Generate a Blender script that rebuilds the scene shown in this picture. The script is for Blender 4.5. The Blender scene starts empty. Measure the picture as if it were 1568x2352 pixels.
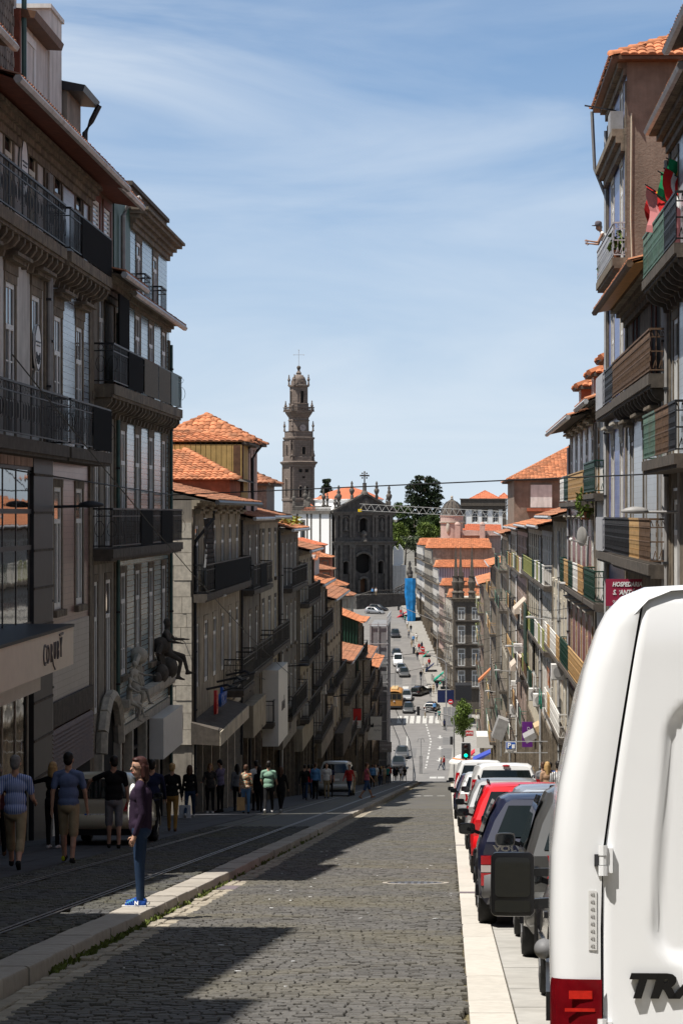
import bpy, bmesh, math, random
from mathutils import Vector, Matrix
import numpy as np
random.seed(7)
R = math.radians
scene = bpy.context.scene
col = scene.collection
# ------------------------------------------------------------------ camera
FPX, VX, HY, CAMZ = 5500.0,1038.0,1180.0,1.7      # picture geometry, in 1568 x 2352 units
cam = bpy.data.cameras.new('camera')
cam.sensor_fit = 'VERTICAL'; cam.sensor_height = 36.0; cam.sensor_width = 24.0
cam.lens = 36.0 * FPX / 2352.0
cam.shift_x = -(VX - 784.0) / 2352.0
cam.shift_y = (HY - 1176.0) / 2352.0
cam.clip_start = 0.1; cam.clip_end = 8000.0
camo = bpy.data.objects.new('camera', cam); col.objects.link(camo)
camo.location = (0,0, CAMZ); camo.rotation_euler = (R(90),0,0)
scene.camera = camo
# ------------------------------------------------------------------ sky and sun
SUN = Vector((0.385,0.24,-1.0)).normalized()       # direction the light travels
elev = math.asin(-SUN.z)
az = math.atan2(-SUN.x,-SUN.y)                      # from +Y towards +X
world = bpy.data.worlds.new('World'); scene.world = world; world.use_nodes = True
nt = world.node_tree; nt.nodes.clear()
def wn(t): return nt.nodes.new(t)
out = wn('ShaderNodeOutputWorld'); bg = wn('ShaderNodeBackground'); bg.inputs['Strength'].default_value = 0.08
sky = wn('ShaderNodeTexSky'); sky.sky_type = 'NISHITA'; sky.sun_disc = False
sky.sun_elevation = elev; sky.sun_rotation = az
sky.altitude = 0; sky.air_density = 1.0; sky.dust_density = 0.3; sky.ozone_density = 3.0
tc = wn('ShaderNodeTexCoord')
# thin cirrus: long wisps, laid out by direction
mp = wn('ShaderNodeMapping'); mp.inputs['Scale'].default_value = (2.6,2.6,13.0); mp.inputs['Location'].default_value = (0.35,0.0,0.62)
mp.inputs['Rotation'].default_value = (R(7), R(6),0)
no = wn('ShaderNodeTexNoise'); no.inputs['Scale'].default_value = 1.7; no.inputs['Detail'].default_value = 6
no.inputs['Roughness'].default_value = 0.55; no.inputs['Distortion'].default_value = 0.6
no2 = wn('ShaderNodeTexNoise'); no2.inputs['Scale'].default_value = 2.2; no2.inputs['Detail'].default_value = 3
rp = wn('ShaderNodeMapRange'); rp.inputs['From Min'].default_value = 0.36; rp.inputs['From Max'].default_value = 0.66
rp2 = wn('ShaderNodeMapRange'); rp2.inputs['From Min'].default_value = 0.25; rp2.inputs['From Max'].default_value = 0.55
mu = wn('ShaderNodeMath'); mu.operation = 'MULTIPLY'
mu2 = wn('ShaderNodeMath'); mu2.operation = 'MULTIPLY'; mu2.inputs[1].default_value = 0.75
hs = wn('ShaderNodeHueSaturation'); hs.inputs['Saturation'].default_value = 1.22; hs.inputs['Value'].default_value = 0.48
mx = wn('ShaderNodeMixRGB'); mx.inputs['Color2'].default_value = (7.6,8.2,8.8,1)
L = nt.links.new
L(tc.outputs['Generated'], mp.inputs['Vector']); L(mp.outputs[0], no.inputs['Vector']); L(tc.outputs['Generated'], no2.inputs['Vector'])
L(no.outputs['Fac'], rp.inputs['Value']); L(no2.outputs['Fac'], rp2.inputs['Value'])
L(rp.outputs[0], mu.inputs[0]); L(rp2.outputs[0], mu.inputs[1]); L(mu.outputs[0], mu2.inputs[0])
L(sky.outputs[0], hs.inputs['Color']); L(mu2.outputs[0], mx.inputs['Fac'])
sep = wn('ShaderNodeSeparateXYZ'); L(tc.outputs['Generated'], sep.inputs[0])
hz = wn('ShaderNodeMapRange'); hz.interpolation_type = 'SMOOTHSTEP'
hz.inputs['From Min'].default_value = -0.03; hz.inputs['From Max'].default_value = 0.50; hz.inputs['To Min'].default_value = 0.94; hz.inputs['To Max'].default_value = 0.0
L(sep.outputs['Z'], hz.inputs['Value'])
mh_ = wn('ShaderNodeMixRGB'); hb_ = wn('ShaderNodeMapRange'); hb_.inputs['From Min'].default_value = 0.0; hb_.inputs['From Max'].default_value = 0.22; L(sep.outputs['Z'], hb_.inputs['Value'])
mc_ = wn('ShaderNodeMixRGB'); mc_.inputs['Color1'].default_value = (5.9,7.1,8.2,1); mc_.inputs['Color2'].default_value = (2.7,4.7,8.2,1); L(hb_.outputs[0], mc_.inputs['Fac']); L(mc_.outputs[0], mh_.inputs['Color2'])
L(hs.outputs[0], mh_.inputs['Color1']); L(hz.outputs[0], mh_.inputs['Fac']); L(mh_.outputs[0], mx.inputs['Color1'])
L(mx.outputs[0], bg.inputs['Color']); L(bg.outputs[0], out.inputs['Surface'])
sl = bpy.data.lights.new('sun', 'SUN'); sl.energy = 5.0; sl.angle = R(0.5); sl.color = (1.0,0.955,0.885)
so = bpy.data.objects.new('sun', sl); col.objects.link(so); so.rotation_euler = SUN.to_track_quat('-Z', 'Y').to_euler()
so.location = (0,0,60)
vs = scene.view_settings
vs.view_transform = 'Standard'; vs.look = 'None'; vs.exposure = 0.45; vs.gamma = 1.0; vs.use_curve_mapping = False
scene.cycles.use_denoising = True
scene.cycles.max_bounces = 6; scene.cycles.diffuse_bounces = 2; scene.cycles.glossy_bounces = 3
scene.cycles.transparent_max_bounces = 6; scene.cycles.transmission_bounces = 3
scene.cycles.caustics_reflective = False; scene.cycles.caustics_refractive = False
scene.cycles.sample_clamp_indirect = 4.0
# ------------------------------------------------------------------ helpers
def W(px, py, d):
 return Vector(((px - VX) * d / FPX, d, CAMZ + (HY - py) * d / FPX))
def Zat(py, d): return CAMZ + (HY - py) * d / FPX
def Xat(px, d): return (px - VX) * d / FPX
PROF = [(-60,6.3),(0,0.0),(268,-28.26),(283,-29.3),(300,-29.7),(358,-29.6),(380,-28.3),(400,-26.5),(520,-18.4),(700,-12.0),(6000,-12.0)]
def zr(d):
 for (a, za),(b, zb) in zip(PROF, PROF[1:]):
  if d <= b: return za + (zb - za) * (d - a) / (b - a)
 return -12.0
def tag(o, label=None, cat=None, group=None, kind=None):
 if label: o['label'] = label
 if cat: o['category'] = cat
 if group: o['group'] = group
 if kind: o['kind'] = kind
 return o
def link(o, parent=None):
 col.objects.link(o)
 if parent is not None:
  o.parent = parent
  o.matrix_parent_inverse = WORLDINV.get(parent.name, Matrix())
 return o
WORLDINV = {}
def empty(name, loc=(0,0,0), label=None, cat=None, group=None):
 o = bpy.data.objects.new(name, None); o.empty_display_size = 0.2
 o.location = loc; col.objects.link(o)
 WORLDINV[o.name] = Matrix.Translation(-Vector(loc))
 return tag(o, label, cat, group)
class MB:
 __slots__ = ('v', 'f', 'm')
 def __init__(s): s.v = []; s.f = []; s.m = []
 def quad(s, a, b, c, d, mi=0):
  n = len(s.v); s.v += [tuple(a), tuple(b), tuple(c), tuple(d)]; s.f.append((n, n+1, n+2, n+3)); s.m.append(mi); return s
 def poly(s, pts, mi=0):
  n = len(s.v); s.v += [tuple(p) for p in pts]; s.f.append(tuple(range(n, n+len(pts)))); s.m.append(mi); return s
 def box(s, x0, x1, y0, y1, z0, z1, mi=0):
  n = len(s.v)
  s.v += [(x0,y0,z0),(x1,y0,z0),(x1,y1,z0),(x0,y1,z0),(x0,y0,z1),(x1,y0,z1),(x1,y1,z1),(x0,y1,z1)]
  s.f += [(n,n+3,n+2,n+1),(n+4,n+5,n+6,n+7),(n,n+1,n+5,n+4),(n+1,n+2,n+6,n+5),(n+2,n+3,n+7,n+6),(n+3,n,n+4,n+7)]
  s.m += [mi]*6; return s
 def hexa(s, p, mi=0):            # 8 corner points, same order as box
  n = len(s.v); s.v += [tuple(q) for q in p]
  s.f += [(n,n+3,n+2,n+1),(n+4,n+5,n+6,n+7),(n,n+1,n+5,n+4),(n+1,n+2,n+6,n+5),(n+2,n+3,n+7,n+6),(n+3,n,n+4,n+7)]
  s.m += [mi]*6; return s
 def bar(s, a, b, w, h=None, mi=0, up=(0,0,1)):
  a = Vector(a); b = Vector(b); h = h or w; t = (b-a).normalized(); u = Vector(up)
  if abs(t.dot(u)) > 0.97: u = Vector((1,0,0))
  r = t.cross(u).normalized()*(w/2); q = r.cross(t).normalized()*(h/2)
  return s.hexa([a-r-q, a+r-q, b+r-q, b-r-q, a-r+q, a+r+q, b+r+q, b-r+q], mi)
 def tube(s, pts, r, n=6, mi=0, cap=True):
  pts = [Vector(p) for p in pts]; k = len(pts); base = len(s.v)
  for i, p in enumerate(pts):
   t = (pts[min(i+1,k-1)] - pts[max(i-1,0)])
   t = t.normalized() if t.length > 1e-9 else Vector((0,0,1))
   u = Vector((0,0,1)) if abs(t.z) < 0.9 else Vector((1,0,0))
   a = t.cross(u).normalized(); b = t.cross(a)
   rr = r[i] if isinstance(r,(list, tuple)) else r
   for j in range(n):
    an = 2*math.pi*j/n
    s.v.append(tuple(p + (a*math.cos(an) + b*math.sin(an))*rr))
  for i in range(k-1):
   for j in range(n):
    s.f.append((base+i*n+j, base+i*n+(j+1)%n, base+(i+1)*n+(j+1)%n, base+(i+1)*n+j)); s.m.append(mi)
  if cap:
   s.f.append(tuple(base+j for j in range(n))[::-1]); s.m.append(mi)
   s.f.append(tuple(base+(k-1)*n+j for j in range(n))); s.m.append(mi)
  return s
 def rings(s, rings, close=True, cap=True, mi=0):
  base = len(s.v); n = len(rings[0])
  for r in rings: s.v += [tuple(p) for p in r]
  for i in range(len(rings)-1):
   for j in range(n if close else n-1):
    s.f.append((base+i*n+j, base+i*n+(j+1)%n, base+(i+1)*n+(j+1)%n, base+(i+1)*n+j)); s.m.append(mi)
  if cap:
   s.f.append(tuple(base+j for j in range(n))[::-1]); s.m.append(mi)
   s.f.append(tuple(base+(len(rings)-1)*n+j for j in range(n))); s.m.append(mi)
  return s
 def lathe(s, prof, c=(0,0,0), n=12, mi=0, sq=False, rot=0.0):
  c = Vector(c); rg = []
  for r, z in prof:
   rg.append([c + Vector((r*math.cos(2*math.pi*j/n+rot), r*math.sin(2*math.pi*j/n+rot), z)) for j in range(n)])
  return s.rings(rg, mi=mi)
 def ball(s, c, r, n=8, m=6, mi=0):
  if not isinstance(r,(tuple, list)): r = (r, r, r)
  c = Vector(c); rg = []
  for i in range(m+1):
   th = math.pi*(0.04 + 0.92*i/m)
   rg.append([c + Vector((r[0]*math.sin(th)*math.cos(2*math.pi*j/n), r[1]*math.sin(th)*math.sin(2*math.pi*j/n),-r[2]*math.cos(th))) for j in range(n)])
  return s.rings(rg, mi=mi)
 def prism(s, pts, d, mi=0):      # polygon extruded by the vector d
  d = Vector(d); n = len(pts); b = len(s.v)
  s.v += [tuple(p) for p in pts] + [tuple(Vector(p)+d) for p in pts]
  s.f.append(tuple(range(b, b+n))[::-1]); s.m.append(mi)
  s.f.append(tuple(range(b+n, b+2*n))); s.m.append(mi)
  for i in range(n):
   s.f.append((b+i, b+(i+1)%n, b+n+(i+1)%n, b+n+i)); s.m.append(mi)
  return s
 def mesh(s, name, mats, smooth=False, fixn=True):
  me = bpy.data.meshes.new(name)
  me.from_pydata(s.v,[], s.f)
  if not isinstance(mats,(list, tuple)): mats = [mats]
  for m in mats: me.materials.append(m)
  if len(mats) > 1: me.polygons.foreach_set('material_index', s.m)
  if fixn and len(s.f) < 60000:
   bm = bmesh.new(); bm.from_mesh(me); bmesh.ops.recalc_face_normals(bm, faces=bm.faces); bm.to_mesh(me); bm.free()
  if smooth:
   if smooth is True: me.polygons.foreach_set('use_smooth',[True]*len(me.polygons))
   else: smooth_angle(me, smooth)
  me.update(); return me
 def build(s, name, mats, parent=None, smooth=False, label=None, cat=None, group=None, kind=None, fixn=True):
  o = bpy.data.objects.new(name, s.mesh(name, mats, smooth, fixn))
  link(o, parent)
  if parent is not None: WORLDINV.setdefault(o.name, Matrix())
  return tag(o, label, cat, group, kind)
def smooth_angle(me, deg):
 bm = bmesh.new(); bm.from_mesh(me); bmesh.ops.remove_doubles(bm, verts=bm.verts, dist=1e-5)
 for f in bm.faces: f.smooth = True
 for e in bm.edges:
  if len(e.link_faces) == 2 and e.calc_face_angle(0) > R(deg): e.smooth = False
 bm.to_mesh(me); bm.free()
def place(name, me, parent=None, mat=None, **kw):
 o = bpy.data.objects.new(name, me); link(o, parent)
 if mat is not None: o.matrix_basis = mat
 if parent is not None: WORLDINV.setdefault(o.name, Matrix())
 return tag(o, **kw)
def children_of(o): return [c for c in o.children]
def copy_tree(o, parent=None):
 c = o.copy(); col.objects.link(c)
 if parent is not None:
  c.parent = parent; c.matrix_parent_inverse = o.matrix_parent_inverse
 for ch in KIDS.get(o.name,[]): copy_tree(ch, c)
 return c
KIDS = {}
def index_kids(o):
 ks = [x for x in bpy.data.objects if x.parent == o]
 KIDS[o.name] = ks
 for k in ks: index_kids(k)
# ------------------------------------------------------------------ materials
MATS = {}
def _nodes(m):
 m.use_nodes = True; t = m.node_tree; b = t.nodes['Principled BSDF']; return t, b
def _pos(t, sc=(1,1,1)):
 g = t.nodes.new('ShaderNodeNewGeometry'); mp = t.nodes.new('ShaderNodeMapping'); mp.inputs['Scale'].default_value = sc
 t.links.new(g.outputs['Position'], mp.inputs['Vector']); return mp.outputs[0]
def _noise(t, vec, scale, detail=4, rough=0.55, dist=0.0):
 n = t.nodes.new('ShaderNodeTexNoise'); n.inputs['Scale'].default_value = scale; n.inputs['Detail'].default_value = detail
 n.inputs['Roughness'].default_value = rough; n.inputs['Distortion'].default_value = dist
 t.links.new(vec, n.inputs['Vector']); return n.outputs['Fac']
def _rng(t, v, a, b, c=0.0, d=1.0):
 n = t.nodes.new('ShaderNodeMapRange'); n.inputs['From Min'].default_value = a; n.inputs['From Max'].default_value = b
 n.inputs['To Min'].default_value = c; n.inputs['To Max'].default_value = d; t.links.new(v, n.inputs['Value']); return n.outputs[0]
def _mix(t, fac, a, b, mode='MIX'):
 n = t.nodes.new('ShaderNodeMixRGB'); n.blend_type = mode
 for k, x in (('Fac', fac),('Color1', a),('Color2', b)):
  if isinstance(x,(int, float)): n.inputs[k].default_value = x
  elif isinstance(x,(tuple, list)): n.inputs[k].default_value = (*x[:3],1)
  else: t.links.new(x, n.inputs[k])
 return n.outputs[0]
def _bump(t, b, h, strength=0.3, dist=0.02):
 n = t.nodes.new('ShaderNodeBump'); n.inputs['Strength'].default_value = strength; n.inputs['Distance'].default_value = dist
 t.links.new(h, n.inputs['Height']); t.links.new(n.outputs[0], b.inputs['Normal'])
def _island(t):
 g = t.nodes.new('ShaderNodeNewGeometry'); return g.outputs['Random Per Island']
def _objrand(t):
 g = t.nodes.new('ShaderNodeObjectInfo'); return g.outputs['Random']
def mk(name, c, rough=0.8, metal=0.0, var=0.25, scale=3.0, bump=0.0, bscale=30.0, spec=0.3, coat=0.0, dirt=0.0, dirtc=(0.05,0.045,0.04), isl=0.0, streak=0.0, obr=0.0, emit=None, estr=0.0):
 if name in MATS: return MATS[name]
 m = bpy.data.materials.new(name); t, b = _nodes(m); MATS[name] = m
 b.inputs['Roughness'].default_value = rough; b.inputs['Metallic'].default_value = metal
 b.inputs['Specular IOR Level'].default_value = spec
 if coat: b.inputs['Coat Weight'].default_value = coat; b.inputs['Coat Roughness'].default_value = 0.06
 cur = tuple(c)
 if var:
  f = _noise(t, _pos(t), scale,3,0.6)
  cur = _mix(t, _rng(t, f,0.3,0.7), tuple(x*(1-var) for x in c), tuple(min(1, x*(1+var*0.7)) for x in c))
 if isl:
  v = _rng(t, _island(t),0,1,1-isl,1+isl*0.8)
  n = t.nodes.new('ShaderNodeVectorMath'); n.operation = 'SCALE'
  if isinstance(cur, tuple): n.inputs[0].default_value = cur
  else: t.links.new(cur, n.inputs[0])
  t.links.new(v, n.inputs['Scale']); cur = n.outputs[0]
 if obr:
  v = _rng(t, _objrand(t),0,1,1-obr,1+obr*0.8)
  n = t.nodes.new('ShaderNodeVectorMath'); n.operation = 'SCALE'
  if isinstance(cur, tuple): n.inputs[0].default_value = cur
  else: t.links.new(cur, n.inputs[0])
  t.links.new(v, n.inputs['Scale']); cur = n.outputs[0]
 if dirt:
  f = _noise(t, _pos(t),0.55,4,0.65,0.4)
  cur = _mix(t, _rng(t, f,0.48,0.72,0, dirt), cur, dirtc)
 if streak:
  f = _noise(t, _pos(t,(2.2,2.2,0.16)),1.6,3,0.65)
  cur = _mix(t, _rng(t, f,0.46,0.70,0, streak), cur, dirtc)
 if isinstance(cur, tuple): b.inputs['Base Color'].default_value = (*cur,1)
 else: t.links.new(cur, b.inputs['Base Color'])
 if bump: _bump(t, b, _noise(t, _pos(t), bscale,2,0.6), bump)
 if emit:
  b.inputs['Emission Color'].default_value = (*emit,1); b.inputs['Emission Strength'].default_value = estr
 return m
def azulejo(name, c1, c2, mort, w=0.14, h=0.14, rough=0.25, axis='Y', var=0.3, offset=0.0, mw=0.03):
 if name in MATS: return MATS[name]
 m = bpy.data.materials.new(name); t, b = _nodes(m); MATS[name] = m
 g = t.nodes.new('ShaderNodeNewGeometry'); s = t.nodes.new('ShaderNodeSeparateXYZ'); cb = t.nodes.new('ShaderNodeCombineXYZ')
 t.links.new(g.outputs['Position'], s.inputs[0]); t.links.new(s.outputs[axis], cb.inputs[0]); t.links.new(s.outputs['Z'], cb.inputs[1])
 br = t.nodes.new('ShaderNodeTexBrick'); br.offset = offset; br.inputs['Scale'].default_value = 1.0
 br.inputs['Brick Width'].default_value = w; br.inputs['Row Height'].default_value = h; br.inputs['Mortar Size'].default_value = mw*h
 br.inputs['Color1'].default_value = (*c1,1); br.inputs['Color2'].default_value = (*c2,1); br.inputs['Mortar'].default_value = (*mort,1)
 t.links.new(cb.outputs[0], br.inputs['Vector'])
 f = _noise(t, _pos(t),1.2,6,0.65,0.3)
 c = _mix(t, _rng(t, f,0.35,0.75,0, var), br.outputs['Color'], tuple(x*0.35 for x in c1))
 t.links.new(c, b.inputs['Base Color']); b.inputs['Roughness'].default_value = rough
 b.inputs['Specular IOR Level'].default_value = 0.5
 _bump(t, b, br.outputs['Fac'],0.25,-0.004)
 return m
M = {}
M['granite'] = mk('granite',(0.22,0.178,0.13),0.85, var=0.35, scale=6, bump=0.3, bscale=60, streak=0.7, dirt=0.4)
M['granite_dark'] = mk('granite_dark',(0.105,0.088,0.072),0.85, var=0.35, scale=5, bump=0.3, bscale=60, streak=0.5)
M['granite_pale'] = mk('granite_pale',(0.52,0.47,0.39),0.8, var=0.22, scale=7, bump=0.25, bscale=70, streak=0.35, dirt=0.2)
M['plaster_white'] = mk('plaster_white',(0.66,0.64,0.61),0.85, var=0.14, scale=2, streak=0.45, dirtc=(0.2,0.19,0.17))
M['plaster_cream'] = mk('plaster_cream',(0.60,0.53,0.41),0.85, var=0.18, scale=2, streak=0.6, dirtc=(0.16,0.14,0.11))
M['plaster_grey'] = mk('plaster_grey',(0.28,0.248,0.205),0.85, var=0.25, scale=2, streak=0.5)
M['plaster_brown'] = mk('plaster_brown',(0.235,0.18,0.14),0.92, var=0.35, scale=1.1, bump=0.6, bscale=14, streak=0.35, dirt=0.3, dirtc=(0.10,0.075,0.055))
M['plaster_shade_dark'] = mk('plaster_shade_dark',(0.17,0.15,0.125),0.88, var=0.35, scale=1.5, streak=0.6, dirt=0.3)  # darker copy of the grey plaster, left-row shade put into the colour
M['plaster_shade_tan'] = mk('plaster_shade_tan',(0.40,0.34,0.25),0.86, var=0.25, scale=1.5, streak=0.65, dirtc=(0.09,0.075,0.055))  # toned-down cream, the shaded side of the street is in its base colour
M['plaster_pink'] = mk('plaster_pink',(0.52,0.37,0.32),0.88, var=0.15, streak=0.3)
M['plaster_red'] = mk('plaster_red',(0.36,0.12,0.065),0.9, var=0.35, scale=2, streak=0.35, dirtc=(0.12,0.05,0.03))
M['plaster_ochre'] = mk('plaster_ochre',(0.46,0.30,0.11),0.9, var=0.2, streak=0.3, dirtc=(0.15,0.09,0.04))
M['white_wall'] = mk('white_wall',(0.80,0.79,0.77),0.8, var=0.04)
M['white_paint'] = mk('white_paint',(0.80,0.79,0.76),0.5, var=0.1, scale=4)
M['cream_paint'] = mk('cream_paint',(0.60,0.53,0.40),0.5, var=0.12, scale=4)
M['brown_wood'] = mk('brown_wood',(0.13,0.065,0.035),0.6, var=0.3, scale=6)
M['orange_wood'] = mk('orange_wood',(0.48,0.23,0.07),0.5, var=0.25, scale=6)
M['red_wood'] = mk('red_wood',(0.17,0.05,0.03),0.65, var=0.35, scale=5)
M['grey_wood'] = mk('grey_wood',(0.24,0.215,0.19),0.8, var=0.35, scale=8, streak=0.3)
M['green_paint'] = mk('green_paint',(0.045,0.10,0.075),0.5, var=0.25)
M['dark_green'] = mk('dark_green',(0.012,0.045,0.03),0.45, var=0.25)
M['iron_black'] = mk('iron_black',(0.012,0.012,0.013),0.5, var=0.2, spec=0.4)
M['iron_green'] = mk('iron_green',(0.11,0.19,0.145),0.55, var=0.35, scale=8, dirt=0.4, dirtc=(0.12,0.05,0.02))
M['iron_rust'] = mk('iron_rust',(0.14,0.085,0.052),0.7, var=0.4, scale=8)
M['iron_white'] = mk('iron_white',(0.72,0.70,0.66),0.55, var=0.15, dirt=0.3, dirtc=(0.3,0.2,0.12))
M['iron_amber'] = mk('iron_amber',(0.46,0.29,0.13),0.6, var=0.25, scale=6)
M['iron_olive'] = mk('iron_olive',(0.30,0.31,0.11),0.6, var=0.25, scale=6)
M['iron_silver'] = mk('iron_silver',(0.40,0.40,0.41),0.5, var=0.2, scale=8)
M['metal_grey'] = mk('metal_grey',(0.30,0.29,0.28),0.5, metal=0.0, var=0.2, scale=3)
M['metal_dark'] = mk('metal_dark',(0.035,0.036,0.04),0.45, var=0.2)
M['zinc'] = mk('zinc',(0.50,0.50,0.50),0.45, metal=0.3, var=0.2, streak=0.3)
M['zinc_green'] = mk('zinc_green',(0.06,0.12,0.11),0.5, var=0.2)
M['wire'] = mk('wire',(0.015,0.015,0.016),0.6, var=0)
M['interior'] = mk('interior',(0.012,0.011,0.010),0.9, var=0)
M['curtain'] = mk('curtain',(0.55,0.53,0.49),0.9, var=0.2, scale=7)
M['black_cloth'] = mk('black_cloth',(0.008,0.008,0.009),0.95, var=0.2, scale=8, spec=0.1)
M['mat_cloth'] = mk('mat_cloth',(0.17,0.15,0.12),0.9, var=0.3, scale=20)
M['sign_white'] = mk('sign_white',(0.72,0.69,0.64),0.5, var=0.05)
M['sign_cream'] = mk('sign_cream',(0.80,0.70,0.57),0.5, var=0.05)
M['sign_black'] = mk('sign_black',(0.02,0.02,0.022),0.5, var=0)
M['sign_maroon'] = mk('sign_maroon',(0.32,0.025,0.065),0.45, var=0.05)
M['sign_purple'] = mk('sign_purple',(0.13,0.02,0.20),0.5, var=0.05)
M['sign_red'] = mk('sign_red',(0.55,0.03,0.03),0.45, var=0.05)
M['sign_blue'] = mk('sign_blue',(0.02,0.10,0.42),0.45, var=0.05)
M['letter_white'] = mk('letter_white',(0.85,0.85,0.85),0.5, var=0)
M['letter_grey'] = mk('letter_grey',(0.12,0.11,0.11),0.45, var=0)
M['wood_light'] = mk('wood_light',(0.50,0.36,0.21),0.6, var=0.15)
M['cloth_blue'] = mk('cloth_blue',(0.05,0.08,0.40),0.85, var=0.1)
M['cloth_green'] = mk('cloth_green',(0.01,0.26,0.17),0.85, var=0.1)
M['cloth_navy'] = mk('cloth_navy',(0.012,0.02,0.07),0.85, var=0.1)
M['cloth_red'] = mk('cloth_red',(0.55,0.04,0.06),0.85, var=0.1)
M['cloth_white'] = mk('cloth_white',(0.80,0.79,0.76),0.85, var=0.05)
M['cloth_orange'] = mk('cloth_orange',(0.60,0.22,0.10),0.85, var=0.1)
M['cloth_beige'] = mk('cloth_beige',(0.52,0.43,0.35),0.9, var=0.15)
M['net_blue'] = mk('net_blue',(0.015,0.20,0.50),0.8, var=0.35, scale=1.2)
M['net_grey'] = mk('net_grey',(0.20,0.20,0.205),0.85, var=0.18, scale=1.5)
# terracotta roof tiles, each a little different
def terracotta(name, c, isl=0.28, dirt=0.4):
 m = bpy.data.materials.new(name); t, b = _nodes(m); MATS[name] = m
 r = _island(t)
 o = _objrand(t)
 s = t.nodes.new('ShaderNodeMath'); s.operation = 'ADD'; t.links.new(r, s.inputs[0]); t.links.new(o, s.inputs[1])
 fr = t.nodes.new('ShaderNodeMath'); fr.operation = 'FRACT'; t.links.new(s.outputs[0], fr.inputs[0])
 ca = _mix(t, fr.outputs[0], tuple(x*(1-isl) for x in c), tuple(x*(1+isl*0.8) for x in c))
 f = _noise(t, _pos(t),0.7,7,0.7,0.3)
 cb = _mix(t, _rng(t, f,0.46,0.72,0, dirt), ca,(0.13,0.085,0.055))
 t.links.new(cb, b.inputs['Base Color']); b.inputs['Roughness'].default_value = 0.85
 b.inputs['Specular IOR Level'].default_value = 0.2
 _bump(t, b, _noise(t, _pos(t),40,3),0.25,0.01)
 return m
M['tile'] = terracotta('tile',(0.47,0.185,0.09),0.4,0.65)
M['tile_new'] = terracotta('tile_new',(0.50,0.19,0.09),0.25,0.4)
M['tile_old'] = terracotta('tile_old',(0.34,0.15,0.085),0.4,0.7)
M['tile_red'] = terracotta('tile_red',(0.52,0.165,0.085),0.15,0.25)
# glass: dark room behind a reflecting pane
def glassmat(name, c=(0.012,0.014,0.016), rough=0.03, ior=1.5, wav=0.0):
 m = bpy.data.materials.new(name); t, b = _nodes(m); MATS[name] = m
 b.inputs['Base Color'].default_value = (*c,1); b.inputs['Roughness'].default_value = rough
 b.inputs['IOR'].default_value = ior; b.inputs['Specular IOR Level'].default_value = 0.5
 if wav: _bump(t, b, _noise(t, _pos(t),1.3,2,0.5), wav,0.05)
 return m
M['glass'] = glassmat('glass', wav=0.03)
M['glass_curtain'] = glassmat('glass_curtain',(0.20,0.19,0.175),0.06,1.45,0.03)
M['glass_shop'] = glassmat('glass_shop',(0.03,0.028,0.024),0.03,1.5,0.05)
M['glass_car'] = glassmat('glass_car',(0.008,0.012,0.012),0.02,1.5)
M['az_blue'] = azulejo('az_blue',(0.045,0.06,0.20),(0.09,0.12,0.36),(0.25,0.26,0.30),0.14,0.14,0.3, var=0.4)
M['az_light'] = azulejo('az_light',(0.40,0.47,0.53),(0.34,0.42,0.50),(0.08,0.08,0.08),0.15,0.15,0.22, var=0.35, mw=0.06)
M['az_teal'] = azulejo('az_teal',(0.28,0.39,0.44),(0.34,0.45,0.48),(0.05,0.055,0.05),0.30,0.15,0.2, var=0.3, offset=0.5, mw=0.10)
M['az_pink'] = azulejo('az_pink',(0.30,0.19,0.175),(0.25,0.155,0.145),(0.09,0.07,0.07),0.14,0.14,0.3, var=0.35)
M['az_grey'] = azulejo('az_grey',(0.30,0.29,0.31),(0.25,0.25,0.27),(0.09,0.09,0.09),0.15,0.15,0.3, var=0.4)
M['az_wine'] = azulejo('az_wine',(0.20,0.06,0.07),(0.26,0.09,0.10),(0.40,0.36,0.34),0.14,0.14,0.3, var=0.3)
M['az_white'] = azulejo('az_white',(0.44,0.47,0.50),(0.40,0.44,0.48),(0.22,0.22,0.22),0.15,0.15,0.3, var=0.3)
# ------------------------------------------------------------------ text
TMP = bpy.data.scenes.new('bake')       # a scratch scene, so that evaluating one object stays quick
def baked(o):
 TMP.collection.objects.link(o); vl = TMP.view_layers[0]; vl.update(); dg = vl.depsgraph
 me = bpy.data.meshes.new_from_object(o.evaluated_get(dg), depsgraph=dg); bpy.data.objects.remove(o); return me
def text_mesh(txt, size, mat, depth=0.01, italic=False, bold=0.0, align='CENTER', xscale=1.0):
 cu = bpy.data.curves.new('lettering', 'FONT'); cu.body = txt; cu.size = size; cu.extrude = depth
 cu.align_x = align; cu.align_y = 'CENTER'; cu.offset = bold; cu.resolution_u = 3
 if italic: cu.shear = 0.25
 o = bpy.data.objects.new('tmp', cu); me = baked(o); bpy.data.curves.remove(cu)
 me.materials.clear(); me.materials.append(mat); me.name = 'lettering'
 if xscale != 1.0:
  for v in me.vertices: v.co.x *= xscale
 return me
def basis(o, x, y, z):       # matrix with the given axes at o
 m = Matrix.Identity(4)
 for i, a in enumerate((x, y, z)):
  for k in range(3): m[k][i] = a[k]
 for k in range(3): m[k][3] = o[k]
 return m
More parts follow.
